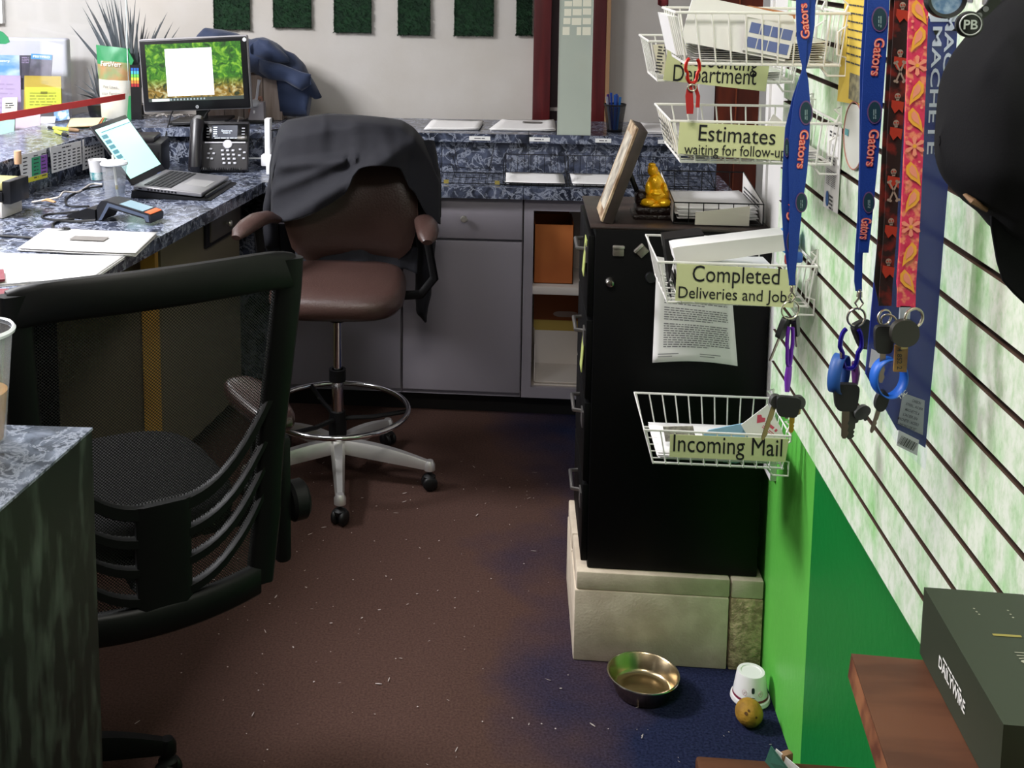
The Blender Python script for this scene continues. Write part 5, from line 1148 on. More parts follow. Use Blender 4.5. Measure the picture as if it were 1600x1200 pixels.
# ================================================================ WIRE BASKETS ON THE SLAT WALL
M_ww = mat('white_wire', 'F0EEEA', .35)
M_sign = mat('sign_pale_green', 'D8DCA8', .7)
def rimz(px_y, Yf): return onY(1150, px_y, Yf).z
def basket(label, Yf, L, zt, D=.308, h=.088, grp='white wire baskets on the slat wall', back=0.0):
    xw = XS-.006; xo = xw-D; t = thing('wire_basket', label, 'wire basket', (xw-D/2, Yf+L/2, zt-h), grp); mb = MB(); r = .0026
    i_ = .022
    mb.tube([(xo, Yf, zt), (xw, Yf, zt), (xw, Yf+L, zt+back), (xo, Yf+L, zt+back)], r, 8, closed=True)
    b0 = [(xo+i_, Yf+.012, zt-h), (xw-.01, Yf+.012, zt-h), (xw-.01, Yf+L-.012, zt-h), (xo+i_, Yf+L-.012, zt-h)]
    mb.tube(b0, r, 8, closed=True); n = 11
    for k in range(n):
        u = k/(n-1); xt = lerp(xo+.004, xw-.004, u); xb = lerp(xo+i_, xw-.012, u)
        mb.tube([(xt, Yf, zt), (xb, Yf+.010, zt-h-.001), (xb, Yf+L-.010, zt-h-.001), (xt, Yf+L, zt+back)], .0016, 6)
    for k in range(1, 6):
        y = lerp(Yf, Yf+L, k/6); mb.tube([(xo, y, zt+back*k/6), (xo+i_, y, zt-h), (xw-.01, y, zt-h), (xw, y, zt+back*k/6)], .0016, 6)
    mb.build('wire_body', M_ww, t)
    for y in (Yf+.02, Yf+L-.02):
        MB().tube([(xw-.004, y, zt), (xw+.002, y, zt+.015), (xw-.008, y, zt+.024), (xw+.004, y, zt+.03), (xw+.005, y, zt-.02), (xw-.014, y, zt-.035), (xw-.014, y, zt-h*.8), (xw+.003, y, zt-h*.86), (xw+.003, y, zt-h-.02), (xw-.03, y, zt-h-.02), (xw-.045, y, zt-h)], .0024, 6).build('wall_hook', M_ww, t)
    return t, xo, xw
def sign(label, px, Yp, lines, bh=None):
    P_ = [onY(x, y, Yp) for x, y in px]; c = sum(P_, V())/4; t = thing('sign', label, 'sign', c, 'pale green paper signs on the baskets')
    MB().prism(P_, (0, .0012, 0)).build('card', M_sign, t, smooth=False); mb = MB()
    for body, x0, x1, y, hgt in lines:
        A, B = onY(x0, y[0], Yp-.001), onY(x1, y[1], Yp-.001); T = fr((A+B)/2, B-A, (0, 0, 1)); mb.text(body, hgt, T, .0, w=(B-A).length, em=True)
    mb.build('lettering', mat('sign_black', '15151A', .8), t); return t
# incoming mail
YE = 2.425
bt, xo, xw = basket('white wire basket with incoming mail, lowest one on the slat wall', YE, .215, rimz(678, YE), h=.078)
sign('pale green sign reading Incoming Mail on the lowest basket', ((1047, 679), (1233, 686), (1227, 722), (1046, 714)), YE-.004, [('Incoming Mail', 1052, 1222, (696, 704), .056)])
zE = rimz(678, YE)-.078
# department basket (farther and higher), estimates, completed, top basket
YB = 2.49
basket('white wire basket carrying the Department sign, behind the top basket', YB, .2, rimz(66, YB), D=.316, h=.085)
sign('pale green sign reading Department, partly behind the topmost basket', ((1046, 62), (1206, 78), (1196, 143), (1036, 125)), YB-.004, [('Accounting', 1064, 1184, (92, 104), .052), ('Department', 1052, 1182, (118, 124), .052)])
YC = 2.17
basket('white wire basket carrying the Estimates sign, third basket up the wall', YC, .25, rimz(191, YC), h=.078)
sign('pale green sign reading Estimates waiting for follow-up', ((1062, 191), (1229, 198), (1226, 251), (1059, 240)), YC-.004, [('Estimates', 1092, 1212, (207, 214), .044), ('waiting for follow-up', 1069, 1228, (235, 241), .029)])
YD = 2.285
basket('white wire basket of boxes carrying the Completed sign, second from the bottom', YD, .225, rimz(413, YD), h=.085)
sign('pale green sign reading Completed Deliveries and Jobs', ((1058, 412), (1245, 422), (1239, 481), (1055, 470)), YD-.004, [('Completed', 1082, 1218, (431, 436), .048), ('Deliveries and Jobs', 1060, 1238, (459, 467), .034)])
YA = 2.15
basket('topmost white wire basket, filled with papers and an envelope of blue squares', YA, .2, rimz(20, YA), h=.095)
zA, zB, zC_, zD = rimz(20, YA)-.095, rimz(66, YB)-.085, rimz(191, YC)-.078, rimz(413, YD)-.085
# contents of the baskets
def upright(name, label, cat, pts, Yp, th, m, lean=0.0, grp=None):
    P_ = [onY(x, y, Yp) for x, y in pts]; zl = min(q.z for q in P_)
    for q in P_: q.y += lean*(q.z-zl)
    return tag(MB().prism(P_, (0, th, 0)).build(name, m, smooth=False), label, cat, grp)
zz = zA+.004
for i in range(6):
    x0 = 1043+i*3.0; upright('card', ('white card leaning at the left end of the topmost basket, leftmost of six' if i == 0 else 'white card leaning in the topmost basket, %s of six from the left' % ('second', 'third', 'fourth', 'fifth', 'last')[i-1]), 'card', ((x0, 25+i*.3), (x0+2.6, 25+i*.3), (x0+16, 86), (x0+13.5, 86)), YA+.02+.001*i, .15, M_paper, grp='cards at the left of the topmost basket')
upright('folded_paper', 'large folded white paper standing in the topmost basket', 'papers', ((1085, -6), (1104, -4), (1240, 25), (1245, 40), (1226, 96), (1070, 66), (1066, 55)), YA+.012, .006, M_paper, .1)
env = upright('envelope', 'white envelope with two rows of blue squares in the topmost basket', 'envelope', ((1168, 26), (1245, 42), (1233, 92), (1160, 78)), YA+.0085, .002, M_paper, 0)
TTe = fr(onY(1204, 59, YA+.008), onY(1245, 42, YA)-onY(1168, 26, YA), (0, 0, 1)); TTe.translation.y = YA+.0082
mb = MB()
for r_ in range(2):
    for c_ in range(4): mb.quad(TTe, -.040+.0195*c_, -.0225+.0195*c_, .002-.027*r_, .021-.027*r_, .0004)
mb.build('blue_squares', mat('envelope_blue', '6A79B0', .6), env)
upright('manila_envelope', 'orange brown envelope lying across the top of the topmost basket', 'envelope', ((1150, 16), (1192, 13), (1245, 22), (1245, 30), (1200, 24), (1150, 22)), YA+.06, .12, mat('manila', 'B9784A', .7))
paper_stack('thick papers lying flat in the topmost basket', [V((xo+.04, YA+.18, 0)), V((xw-.03, YA+.18, 0)), V((xw-.03, YA+.03, 0)), V((xo+.04, YA+.03, 0))], zA+.004, 9, 'papers in the baskets', thick=.004, seed=41)
paper_stack('papers lying flat in the basket with the Department sign', [V((xo+.04, YB+.18, 0)), V((xw-.03, YB+.18, 0)), V((xw-.03, YB+.03, 0)), V((xo+.04, YB+.03, 0))], zB+.004, 5, 'papers in the baskets', thick=.003, seed=42)
cd_ = upright('printed_card', 'cream printed card hanging at left end of the Department basket', 'card', ((1020, 70), (1038, 69), (1042, 116), (1030, 116)), YB-.003, .001, mat('cream_card', '', .7))
MB().rows(fr(onY(1032, 93, YB-.0045), (1, 0, -.1), (0, 0, 1)), .016, .06, 9, .4, seed=4).build('print', M_ink, cd_)
paper_stack('papers lying flat in the basket with the Estimates sign', [V((xo+.04, YC+.23, 0)), V((xw-.03, YC+.23, 0)), V((xw-.03, YC+.03, 0)), V((xo+.04, YC+.03, 0))], zC_+.004, 4, 'papers in the baskets', thick=.004, seed=43)
upright('folded_card', 'white folded card peaking above the right end of the Estimates basket', 'card', ((1198, 196), (1208, 178), (1226, 192), (1226, 200)), YC+.12, .004, M_paper)
sc_d = MB().prism([(xo+.002, YC+.01, zC_+.075), (xo+.024, YC+.02, zC_+.006), (xo+.024, YC+.23, zC_+.006), (xo+.002, YC+.24, zC_+.075)], (-.001, 0, 0)).build('side_card', mat('cream_card', '', .7)); tag(sc_d, 'cream card with writing on left side of the Estimates basket', 'card')
MB().rows(fr((xo+.010, YC+.12, zC_+.042), (0, -1, 0), (-.3, 0, 1)), .16, .045, 4, .4, seed=8, ext=.003).build('print', M_ink, sc_d)
# completed basket: white box, black binders, blue ball
def wedge(name, label, cat, pts, Yp, dep, m): return tag(MB().prism([onY(x, y, Yp) for x, y in pts], (0, dep, 0)).build(name, m, smooth=False), label, cat)
wedge('white_carton', 'long white carton tilted across the Completed basket', 'box', ((1051, 388), (1058, 386), (1228, 366), (1232, 374), (1226, 392), (1120, 408), (1056, 410)), YD+.03, .06, M_paper)
wedge('black_binder', 'black binder lying behind the white carton in the Completed basket', 'binder', ((1038, 374), (1100, 366), (1102, 380), (1056, 386), (1046, 440), (1050, 470), (1044, 420)), YD+.11, .06, M_blk)
for i in range(4):
    z = zD+.006+i*.012; tag(MB().box((lerp(xo+.05, xw-.05, .52), YD+.11, z+.004), (.22-.012*i, .17, .009), R=Mx.Rotation(.03*i-.04, 3, 'Z')).build('brochure_pad', (M_blk, M_paper2, mat('pad_grey', '5A5A60', .6), M_paper)[i]), ('black', 'grey white', 'dark grey', 'white')[i]+' pad of papers lying inside the Completed basket, %s layer' % ('lowest', 'second', 'third', 'top')[i], 'papers', 'pads in the Completed basket')
q = onY(1257, 374, YD+.15); q.x = min(q.x, XS-.03)
t = thing('blue_bundle', 'crumpled bright blue plastic bundle at right end of the Completed basket', 'bag', q)
mb = MB(); v = bmesh.ops.create_icosphere(mb.bm, subdivisions=4, radius=.027)['verts']
for p_ in v: p_.co = p_.co*(1+.25*NZ.noise(p_.co*60))+q
mb.build('crumpled_film', mat('blue_film', '2F8AE0', .2, col2='6AB8F4', scale=40), t)
for i, (x, y, c_) in enumerate(((1234, 405, 'red'), (1246, 402, 'blue'))):
    q = onY(x, y, YD+.03); tag(MB().box((q.x, q.y, q.z), (.02, .015, .022), bev=.005).build('marker_cap', mat('cap_'+c_, 'C2382C' if c_ == 'red' else '2A55A8', .4)), '%s plastic cap beside the lanyard in the Completed basket' % c_, 'cap')
# mail
wedge('blue_folder', 'light blue folder standing slanted in the Incoming Mail basket', 'folder', ((1096, 682), (1108, 672), (1160, 662), (1172, 664), (1190, 700), (1180, 716), (1150, 724), (1130, 722)), YE+.05, .003, mat('pale_blue_card', '8FBAD8', .7))
wl = wedge('mailing', 'white mailing piece with pink heart logo in the Incoming Mail basket', 'mail', ((1158, 664), (1200, 632), (1220, 668), (1228, 690), (1180, 702)), YE+.035, .002, M_paper)
TTm = fr(onY(1196, 662, YE+.0345), (.7, 0, -.55), (0, 0, 1))
mb = MB(); mb.poly(TTm, [(-.026, .004), (-.020, .010), (-.0145, .006), (-.009, .010), (-.004, .003), (-.0145, -.011)]); mb.rows(TTm @ Mx.Translation((.014, .003, 0)), .03, .008, 1, .8, .0, seed=3); mb.rows(TTm @ Mx.Translation((.014, -.008, 0)), .03, .008, 2, .4)
mb.build('logo', mat('logo_pink', 'D0506A', .6), wl)
wedge('newsprint', 'folded newsprint sheet at left end of the Incoming Mail basket', 'mail', ((1036, 667), (1083, 666), (1088, 690), (1040, 690)), YE+.05, .004, mat('newsprint', 'B8B4AC', .8, col2='8E8A84', scale=90))
paper_stack('white mail lying on the bottom of the Incoming Mail basket', [V((xo+.035, YE+.19, 0)), V((xw-.03, YE+.19, 0)), V((xw-.03, YE+.025, 0)), V((xo+.035, YE+.025, 0))], zE+.004, 5, 'papers in the baskets', thick=.003, seed=44)
# ================================================================ HANGING ON THE SLAT WALL
KS = .93
M_peg = mat('peg_steel', 'B4B4B8', .3, .8)
def peg(x, y, Yp, label):
    q = onY(x, y, Yp); t = thing('peg_hook', label, 'hook', (XS, Yp, q.z), 'steel peg hooks on the slat wall')
    MB().tube([(XS+.002, Yp, q.z), (q.x-.015, Yp, q.z), (q.x-.022, Yp, q.z+.012)], .003, 8).build('rod', M_peg, t)
    MB().box((XS+.001, Yp, q.z), (.006, .022, .03), bev=.002).build('plate', M_peg, t)
def ribbon(mbx, pts, Yp, th=.0016):
    """strap through (x, y, half width px), facing the walkway"""
    A = []
    for x, y, hw, *tw in pts:
        tw = tw[0] if tw else 0.0
        l = onY(x-hw, y, Yp+tw); r = onY(x+hw, y, Yp-tw); A.append([mbx.bm.verts.new(q) for q in (l, r, r+V((0, th, 0)), l+V((0, th, 0)))])
    for P_, Q in zip(A[:-1], A[1:]):
        for j in range(4): mbx.bm.faces.new((P_[j], P_[(j+1) % 4], Q[(j+1) % 4], Q[j]))
    mbx.bm.faces.new(A[0][::-1]); mbx.bm.faces.new(A[-1])
def strap_T(x, y, Yp, dx=0, dy=1): 
    a = onY(x, y, Yp); b = onY(x+dx, y+dy, Yp); return fr(a+V((0, -.001, 0)), b-a, (1, 0, 0) if dy > 0 else (-1, 0, 0)) @ Mx.Scale(KS, 4)
M_lb = mat('lanyard_blue', '143A8E', .55, bump=.1, bscale=400); M_or = mat('lanyard_orange', 'E85A40', .55); M_lw = mat('lanyard_pale', 'F0E6E4', .55); M_em = mat('emblem_teal', '1C3A44', .5); M_emr = mat('emblem_ring', '6A4A78', .5)
def gators(t, Yp, words, ovals, parent):
    mb = MB(); mo = MB()
    for x, y, dx, dy, wd in words:
        T = strap_T(x, y, Yp, dx, dy); mb.text('Gators', .0155, T @ Mx.Translation((0, 0, .0)), .04, w=wd, ext=.0006)
        mo.text('Gators', .0150, T @ Mx.Translation((0, .0, 0)), -.012, w=wd*.94, ext=.0011)
    mb.build('word_outline', M_or, parent); mo.build('word', mat('lanyard_peach', 'F4B4A0', .5), parent)
    for x, y, rx, ry in ovals:
        T = strap_T(x, y, Yp, 0, 1); s_ = 1800/Yp*KS
        o = MB().disc(T, ry/s_, ext=.0004, k=rx/ry).build('emblem', M_emr, parent); MB().disc(T, ry*.88/s_, ext=.0008, k=rx/ry*.95).build('emblem_field', M_em, parent)
        MB().rows(T @ Mx.Translation((ry*.2/s_, 0, .001)), ry*.9/s_, rx*.5/s_, 2, .5, seed=int(x)).build('emblem_marks', mat('emblem_grey', '8AA0A0', .5), parent)
def hook_clip(x, y, Yp, parent, sc=1.0):
    q = onY(x, y, Yp); k = sc*KS
    MB().tube([q+V((0, 0, .008*k)), q+V((0, 0, -.004*k)), q+V((.006*k, 0, -.014*k)), q+V((0, 0, -.024*k)), q+V((-.006*k, 0, -.014*k)), q+V((0, 0, -.005*k))], .0016, 6).lathe([(0, .004*k), (.004*k, .004*k), (.0045*k, -.004*k), (0, -.004*k)], c=q, seg=12).build('swivel_clip', mat('clip_nickel', 'C0B8A8', .25, .9), parent)
def ring(label, x, y, r, Yp, tilt=0.3, th=.0014):
    q = onY(x, y, Yp); c_, s_ = math.cos(tilt), math.sin(tilt); r = r*KS
    return tag(MB().tube([q+V((r*math.cos(a)*c_, r*math.cos(a)*s_, r*math.sin(a))) for a in [2*PI*i/36 for i in range(36)]], th, 8, closed=True).build('key_ring', mat('clip_nickel', '', .25)), label, 'key ring', 'key rings on the lanyards')
M_key = mat('key_head_black', '1A1A1B', .5); M_kg = mat('key_head_grey', '3A3A38', .5); M_brass = mat('key_brass', '9A8660', .3, .9); M_steel = mat('key_steel', '8C7C74', .3, .9)
def key(label, x, y, Yp, ang, hw, hh, bl, bw, m=None, mb_=None, rot=0.0, shape='sq'):
    """car or house key: head hw x hh metres centred at the pixel, blade of length bl pointing along ang (0 = down)"""
    q = onY(x, y, Yp); d = V((math.sin(ang), 0, -math.cos(ang))); s_ = V((math.cos(ang)*math.cos(rot), math.sin(rot), math.sin(ang)*math.cos(rot)))
    hw, hh, bl, bw = hw*KS, hh*KS, bl*KS, bw*KS
    M = fr(q, s_, d); t = thing('key', label, 'key', M, 'keys hanging from the lanyards')
    n = 28; e = 4.5 if shape == 'sq' else 2.2
    pts = []
    for i in range(n):
        a = 2*PI*i/n; xx = sq(math.cos(a), e)*hw/2; yy = sq(math.sin(a), e)*hh/2
        if shape == 'sq': xx *= 1-.12*(yy/(hh/2))
        pts.append((xx, yy, -.0045))
    b = MB(M); b.prism(pts, (0, 0, .009)); b.build('key_head', m or M_key, t)
    b = MB(M); bp = [(-bw/2, hh*.45, -.001), (bw/2, hh*.45, -.001), (bw/2, hh*.5+bl*.35, -.001), (bw*.3, hh*.5+bl*.45, -.001), (bw/2, hh*.5+bl*.55, -.001), (bw*.32, hh*.5+bl*.7, -.001), (bw/2, hh*.5+bl*.8, -.001), (bw*.1, hh*.5+bl, -.001), (-bw*.3, hh*.5+bl, -.001), (-bw/2, hh*.5+bl*.92, -.001)]
    b.prism(bp, (0, 0, .002)); b.build('key_blade', mb_ or M_steel, t); return t
def carabiner(label, x, y, Yp, w_, h_, m, rot=0.0, tilt=0.0):
    w_, h_ = w_*KS, h_*KS; q = onY(x, y, Yp); M = TR(q, rot) @ Mx.Rotation(tilt, 4, 'Y'); t = thing('carabiner', label, 'carabiner', M, 'carabiner clips')
    pts = []; n = 32
    for i in range(n+1):
        a = PI*.5+.35+(2*PI-.9)*i/n; k = 1.0 if math.sin(a) > 0 else .72
        pts.append((w_/2*k*sq(math.cos(a), 3), 0, h_/2*sq(math.sin(a), 2.6)))
    MB(M).tube(pts, .0032, 8).build('body', m, t)
    MB(M).tube([(-w_*.38, 0, h_*.42), (-w_*.46, 0, h_*.2), (-w_*.40, 0, -h_*.22)], .0024, 8).build('gate', mat('gate_steel', 'C8C8CC', .25, .9), t); return t
# -- blue lanyard nearest the baskets
Y1 = 1.92
peg(1258, -12, Y1, 'steel peg carrying the blue lanyard in front of the baskets')
t = thing('lanyard', 'twisted blue lanyard with orange lettering hanging before the basket signs', 'lanyard', onY(1258, 0, Y1), 'lanyards on the slat wall')
mb = MB(); ribbon(mb, [(1255, -16, 11), (1254, 20, 10), (1253, 60, 8), (1255, 90, 5), (1257, 108, 2), (1256, 125, 7), (1253, 160, 13), (1249, 220, 16), (1247, 270, 14), (1244, 320, 10), (1241, 370, 8), (1239, 410, 6), (1238, 430, 5), (1238, 446, 5)], Y1)
s1_ = mb.build('front_strap', M_lb, t)
mb = MB(); ribbon(mb, [(1268, -16, 7), (1264, 40, 9), (1261, 80, 6), (1256, 110, 3), (1247, 150, 8), (1237, 200, 10), (1233, 260, 10), (1232, 320, 11), (1233, 370, 9), (1235, 410, 6), (1237, 440, 4)], Y1+.006)
s2_ = mb.build('rear_strap', M_lb, t)
gators(t, Y1, [(1256, 33, -1, -12, .062), (1254, 233, -2, 20, .070)], [(1259, 176, 10, 19)], s1_)
gators(t, Y1+.004, [(1236, 318, .5, -10, .062)], [(1235, 378, 6, 18), (1229, 230, 4, 15)], s2_)
gators(t, Y1, [], [(1252, 316, 9, 16)], s1_)
hook_clip(1238, 452, Y1, t)
ring('wire key ring below the blue lanyard by the Completed sign', 1235, 484, .017, Y1+.004)
key('dark car key hanging left of the purple clip, blade down left', 1224, 512, Y1+.01, -.32, .026, .042, .045, .008, rot=.9)
key('dark car key head right of the purple clip, mostly hidden', 1243, 510, Y1+.02, .1, .022, .036, .02, .008, rot=1.1)
carabiner('slim purple clip hanging below the blue lanyard by the baskets', 1234, 540, Y1, .013, .075, mat('purple_metal', '6A2AA8', .3, .6), .5)
o = COL.objects[-1]
tag(MB().tube([onY(1233, 572, Y1), onY(1231, 590, Y1), onY(1230, 612, Y1)], [.005, .006, .004], 10, sq=(1, .6)).build('purple_strap', mat('purple_strap', '7A34B4', .5)), 'short purple strap under the slim purple clip', 'strap')
key('large black headed key in front of the Incoming Mail basket', 1231, 635, Y1-.01, -.05, .040, .038, .004, .006)
key('grey round headed key behind the large black key, left', 1212, 626, Y1, -.25, .022, .024, .066, .009, M_kg, M_brass, .2, 'o')
key('grey round headed key behind the large black key, right', 1248, 628, Y1, .0, .022, .024, .012, .009, M_kg, M_brass, .1, 'o')
key('brass bladed key pointing straight down below the large black key', 1238, 644, Y1+.004, .0, .018, .018, .030, .009, M_kg, mat('key_gold', 'C8A23C', .3, .8), 0, 'o')
KS = 1.0
# -- red carabiner with strap on the top basket
carabiner('red carabiner hanging from the topmost basket wires', 1082, 110, YA-.008, .026, .046, mat('red_metal', 'B8241C', .3, .5), .15)
t = thing('key_strap', 'red webbing key strap under the red carabiner', 'strap', onY(1082, 140, YA-.008))
mb = MB(); ribbon(mb, [(1078, 134, 4), (1077, 150, 6), (1078, 166, 6), (1078, 178, 5)], YA-.010); ribbon(mb, [(1086, 134, 3), (1091, 150, 3), (1090, 168, 3)], YA-.004); mb.build('webbing', mat('red_webbing', 'B02222', .7), t)
q = onY(1081, 137, YA-.012); MB().tube([q+V((.007*math.cos(a), 0, .006*math.sin(a))) for a in [2*PI*i/20 for i in range(20)]], .0018, 8, closed=True).build('loop', mat('clip_nickel', '', .25), t)
# -- second blue lanyard
Y2 = 1.62; KS = .90
peg(1378, -14, Y2, 'steel peg carrying the straight blue lanyard')
t = thing('lanyard', 'straight blue lanyard with orange lettering, between yellow notice and skull lanyard', 'lanyard', onY(1370, 0, Y2), 'lanyards on the slat wall')
mb = MB(); ribbon(mb, [(1374, -18, 17), (1371, 40, 17), (1366, 110, 17), (1362, 180, 16), (1358, 250, 14), (1355, 300, 12), (1353, 350, 9), (1349, 395, 8)], Y2); s1_ = mb.build('front_strap', M_lb, t)
mb = MB(); ribbon(mb, [(1366, -18, 14), (1360, 110, 16), (1352, 250, 9), (1347, 340, 7), (1342, 400, 6), (1341, 440, 6), (1342, 455, 5)], Y2+.008); mb.build('rear_strap', M_lb, t)
gators(t, Y2, [(1371, 89, -3.5, 30, .058), (1363, 231, -3, 30, .058), (1352, 357, -2, 20, .034)], [(1374, 30, 12, 19), (1366, 175, 11, 18), (1357, 316, 9, 17)], s1_)
hook_clip(1343, 460, Y2, t)
ring('large steel key ring under the straight blue lanyard', 1338, 496, .0145, Y2, .2, .0016)
carabiner('blue carabiner with steel gate under the straight blue lanyard', 1329, 544, Y2-.006, .036, .066, mat('blue_metal', '2A1E9A', .25, .6), .25)
def loopband(label, x, y, Yp, rx, rz, hw, m, yaw=.5, roll=0.0, txt=None):
    rx, rz, hw = rx*KS, rz*KS, hw*KS; q = onY(x, y, Yp); M = TR(q, yaw) @ Mx.Rotation(roll, 4, 'Y'); n = 40
    t = thing('wristband', label, 'wristband', M, 'blue bands on the keys'); mb = MB(M)
    mb.grid(lambda u, v: V((rx*math.cos(2*PI*u), lerp(-hw, hw, v), rz*math.sin(2*PI*u))), n, 2, cu=True); mb.build('band', m, t, solid=.0018)
    if txt:
        b = MB(M); b.text(txt, .006, fr((rx*.35, -hw-.0006, -rz*.94), (1, 0, .35), (0, 0, 1)) , .01, ext=.001); b.build('lettering', mat('lettering_white', '', .5), t)
loopband('plain blue silicone band hanging at left of the blue carabiner', 1311, 584, Y2-.004, .018, .030, .010, mat('band_blue_dark', '1F4F96', .5), .9, .25)
tag(MB().tube([onY(1336, 566, Y2), onY(1337, 582, Y2), onY(1336, 600, Y2)], [.006, .0075, .005], 10, sq=(.8, 1)).build('purple_tab', mat('purple_dark', '5A2A6A', .5)), 'dark purple tab hanging below the blue carabiner', 'tag')
key('black square headed car key at bottom of the straight blue lanyard cluster', 1322, 620, Y2-.012, .02, .036, .044, .046, .011)
key('grey round key lying across behind the square headed car key', 1346, 644, Y2+.0, .6, .028, .018, .006, .007, M_kg, M_kg, .2, 'o')
key('steel key hanging down just behind the square headed car key', 1331, 650, Y2+.004, -.02, .02, .02, .028, .012, M_kg, mat('key_dark_steel', '4A4A46', .35, .8), .1)
key('black car key tilted between blue carabiner and skull lanyard', 1349, 522, Y2+.006, .35, .030, .044, .004, .006, rot=.4)
# -- skull lanyard
Y3 = 1.53; KS = .887
peg(1408, -14, Y3, 'steel peg carrying the skull lanyard')
M_sk = mat('skull_strap', '1A0D0C', .6, col2='6A1A12', scale=45, lo=.5, hi=.62); M_bone = mat('bone_white', '9A8F82', .6); M_fl = mat('flame_red', 'A83420', .6)
t = thing('lanyard', 'black and dark red lanyard printed with skulls and crossbones', 'lanyard', onY(1405, 0, Y3), 'lanyards on the slat wall')
ctr = ((1409, -18), (1404, 80), (1397, 200), (1392, 300), (1388, 380), (1383, 440), (1381, 478))
mb = MB(); ribbon(mb, [(x+2, y, 12 if y < 250 else 10) for x, y in ctr], Y3); s1_ = mb.build('front_strap', M_sk, t)
mb = MB(); ribbon(mb, [(x-7, y, 10) for x, y in ctr[:-1]]+[(1381, 474, 8)], Y3+.008); mb.build('rear_strap', M_sk, t)
mb = MB(); mf = MB()
def bone(T, a, L_):
    R_ = T @ Mx.Rotation(a, 4, 'Z'); mb.quad(R_, -L_/2, L_/2, -.0012, .0012, .0008)
    for x in (-L_/2, L_/2):
        for y in (-.0016, .0016): mb.disc(R_, .0021, 10, .0009, 1, (x, y))
for k, y in enumerate((8, 82, 150, 192, 268, 345, 408)):
    x = interp(y, tuple((b, a) for a, b in ctr))+2; T = strap_T(x, y, Y3)
    mb.disc(T, .0046, 16, .0009, .9); mb.quad(T, .003, .0065, -.0022, .0022, .0009); 
    mf.disc(T @ Mx.Translation((.0, 0, .0006)), .0013, 8, .0009, 1, (-.0005, .0019)); mf.disc(T @ Mx.Translation((.0, 0, .0006)), .0013, 8, .0009, 1, (-.0005, -.0019))
    T2_ = strap_T(x, y+30, Y3)
    
    if k % 3 == 1: bone(T2_, .4, .030); bone(T2_, -.4, .030)
    mf.poly(strap_T(x, y+14, Y3), [(-.008, -.008), (.002, -.009), (.012, -.004), (.006, .002), (.012, .007), (-.004, .009)], .0006)
mb.build('skull_print', M_bone, s1_); mf.build('flame_print', M_fl, s1_)
ring('small steel ring directly under the skull lanyard', 1382, 496, .0115, Y3-.002, .4, .0015)
ring('second small steel ring overlapping the one under the skull lanyard', 1389, 503, .011, Y3-.004, -.5, .0014)
key('black car key fob under the skull lanyard', 1381, 530, Y3-.01, .0, .027, .042, .046, .008)
key('dark oval headed key with long steel blade pointing down left', 1377, 626, Y3-.004, -.22, .018, .032, .036, .006, shape='o')
loopband('bright blue band with white letters under the skull lanyard keys', 1389, 590, Y3-.006, .026, .030, .009, mat('band_blue', '1F62C8', .45), .35, -.3, 'TSC')
# -- pink paisley lanyard
Y4 = 1.50; KS = .893
peg(1434, -14, Y4, 'steel peg carrying the pink paisley lanyard')
M_pk = mat('pink_strap', 'D8325C', .6, col2='EE8A6A', scale=90, lo=.5, hi=.62); M_py = mat('paisley_yellow', 'F0A83A', .6); M_pp = mat('paisley_peach', 'F0907A', .6)
t = thing('lanyard', 'wide pink lanyard with orange and yellow paisley print', 'lanyard', onY(1430, 0, Y4), 'lanyards on the slat wall')
ct4 = ((1437, -18), (1434, 60), (1431, 150), (1428, 240), (1424, 330), (1420, 400), (1417, 440), (1416, 480))
mb = MB(); ribbon(mb, [(x, y, 15 if y < 200 else 14.5) for x, y in ct4], Y4); s1_ = mb.build('front_strap', M_pk, t)
mb = MB(); ribbon(mb, [(x-3, y, 13) for x, y in ct4[:-1]]+[(1416, 476, 12)], Y4+.007); mb.build('rear_strap', M_pk, t)
my, mp_ = MB(), MB()
for k in range(11):
    y = 18+k*42; x = interp(y, tuple((b, a) for a, b in ct4)); sg_ = 1 if k % 2 else -1
    T = strap_T(x, y, Y4)
    if k % 3 != 2:
        pts = [(-.017, sg_*.004), (-.010, sg_*.010), (.0, sg_*.010), (.008, sg_*.004), (.013, -sg_*.004), (.019, -sg_*.010), (.004, -sg_*.008), (-.008, -sg_*.004)]
        my.poly(T, pts if sg_ > 0 else pts[::-1], .0007)
        mp_.poly(T @ Mx.Translation((-.002, 0, .0004)), [(p_[0]*.6, p_[1]*.55) for p_ in (pts if sg_ > 0 else pts[::-1])], .0007)
        mp_.disc(T, .0022, 8, .0008, 1, (.013, .009*sg_)); mp_.disc(T, .0018, 8, .0008, 1, (-.016, -.008*sg_))
    else:
        for a in range(6): mp_.poly(T @ Mx.Rotation(a*PI/3, 4, 'Z'), [(.002, -.0015), (.012, -.0032), (.015, 0), (.012, .0032), (.002, .0015)], .0007)
        my.disc(T, .0028, 10, .0012)
my.build('paisley_print', M_py, s1_); mp_.build('petal_print', M_pp, s1_)
tag(MB().between(onY(1407, 478, Y4), onY(1420, 500, Y4+.004)).build('clear_tab', mat('clear_tab', 'A8B0BA', .2)), 'clear plastic tab under the pink paisley lanyard', 'tag')
ring('steel split ring under the pink paisley lanyard', 1428, 497, .014, Y4-.004, .3, .002)
key('olive black round headed car key under the pink lanyard', 1413, 520, Y4-.008, .05, .040, .040, .004, .010, mat('key_head_olive', '2A2822', .45), M_brass, .1, 'o')
o = MB().between(onY(1399, 540, Y4+.002), onY(1415, 580, Y4+.006)).build('key_fob_tag', mat('fob_gold', '9A7A3A', .4, col2='6A3A2A', scale=30)); tag(o, 'gold and brown fob with vertical lettering under the olive car key', 'tag')
T = strap_T(1405, 560, Y4+.001); MB().text('4 8S2 2', .007, T, .01, w=.032).build('lettering', M_blk, o)
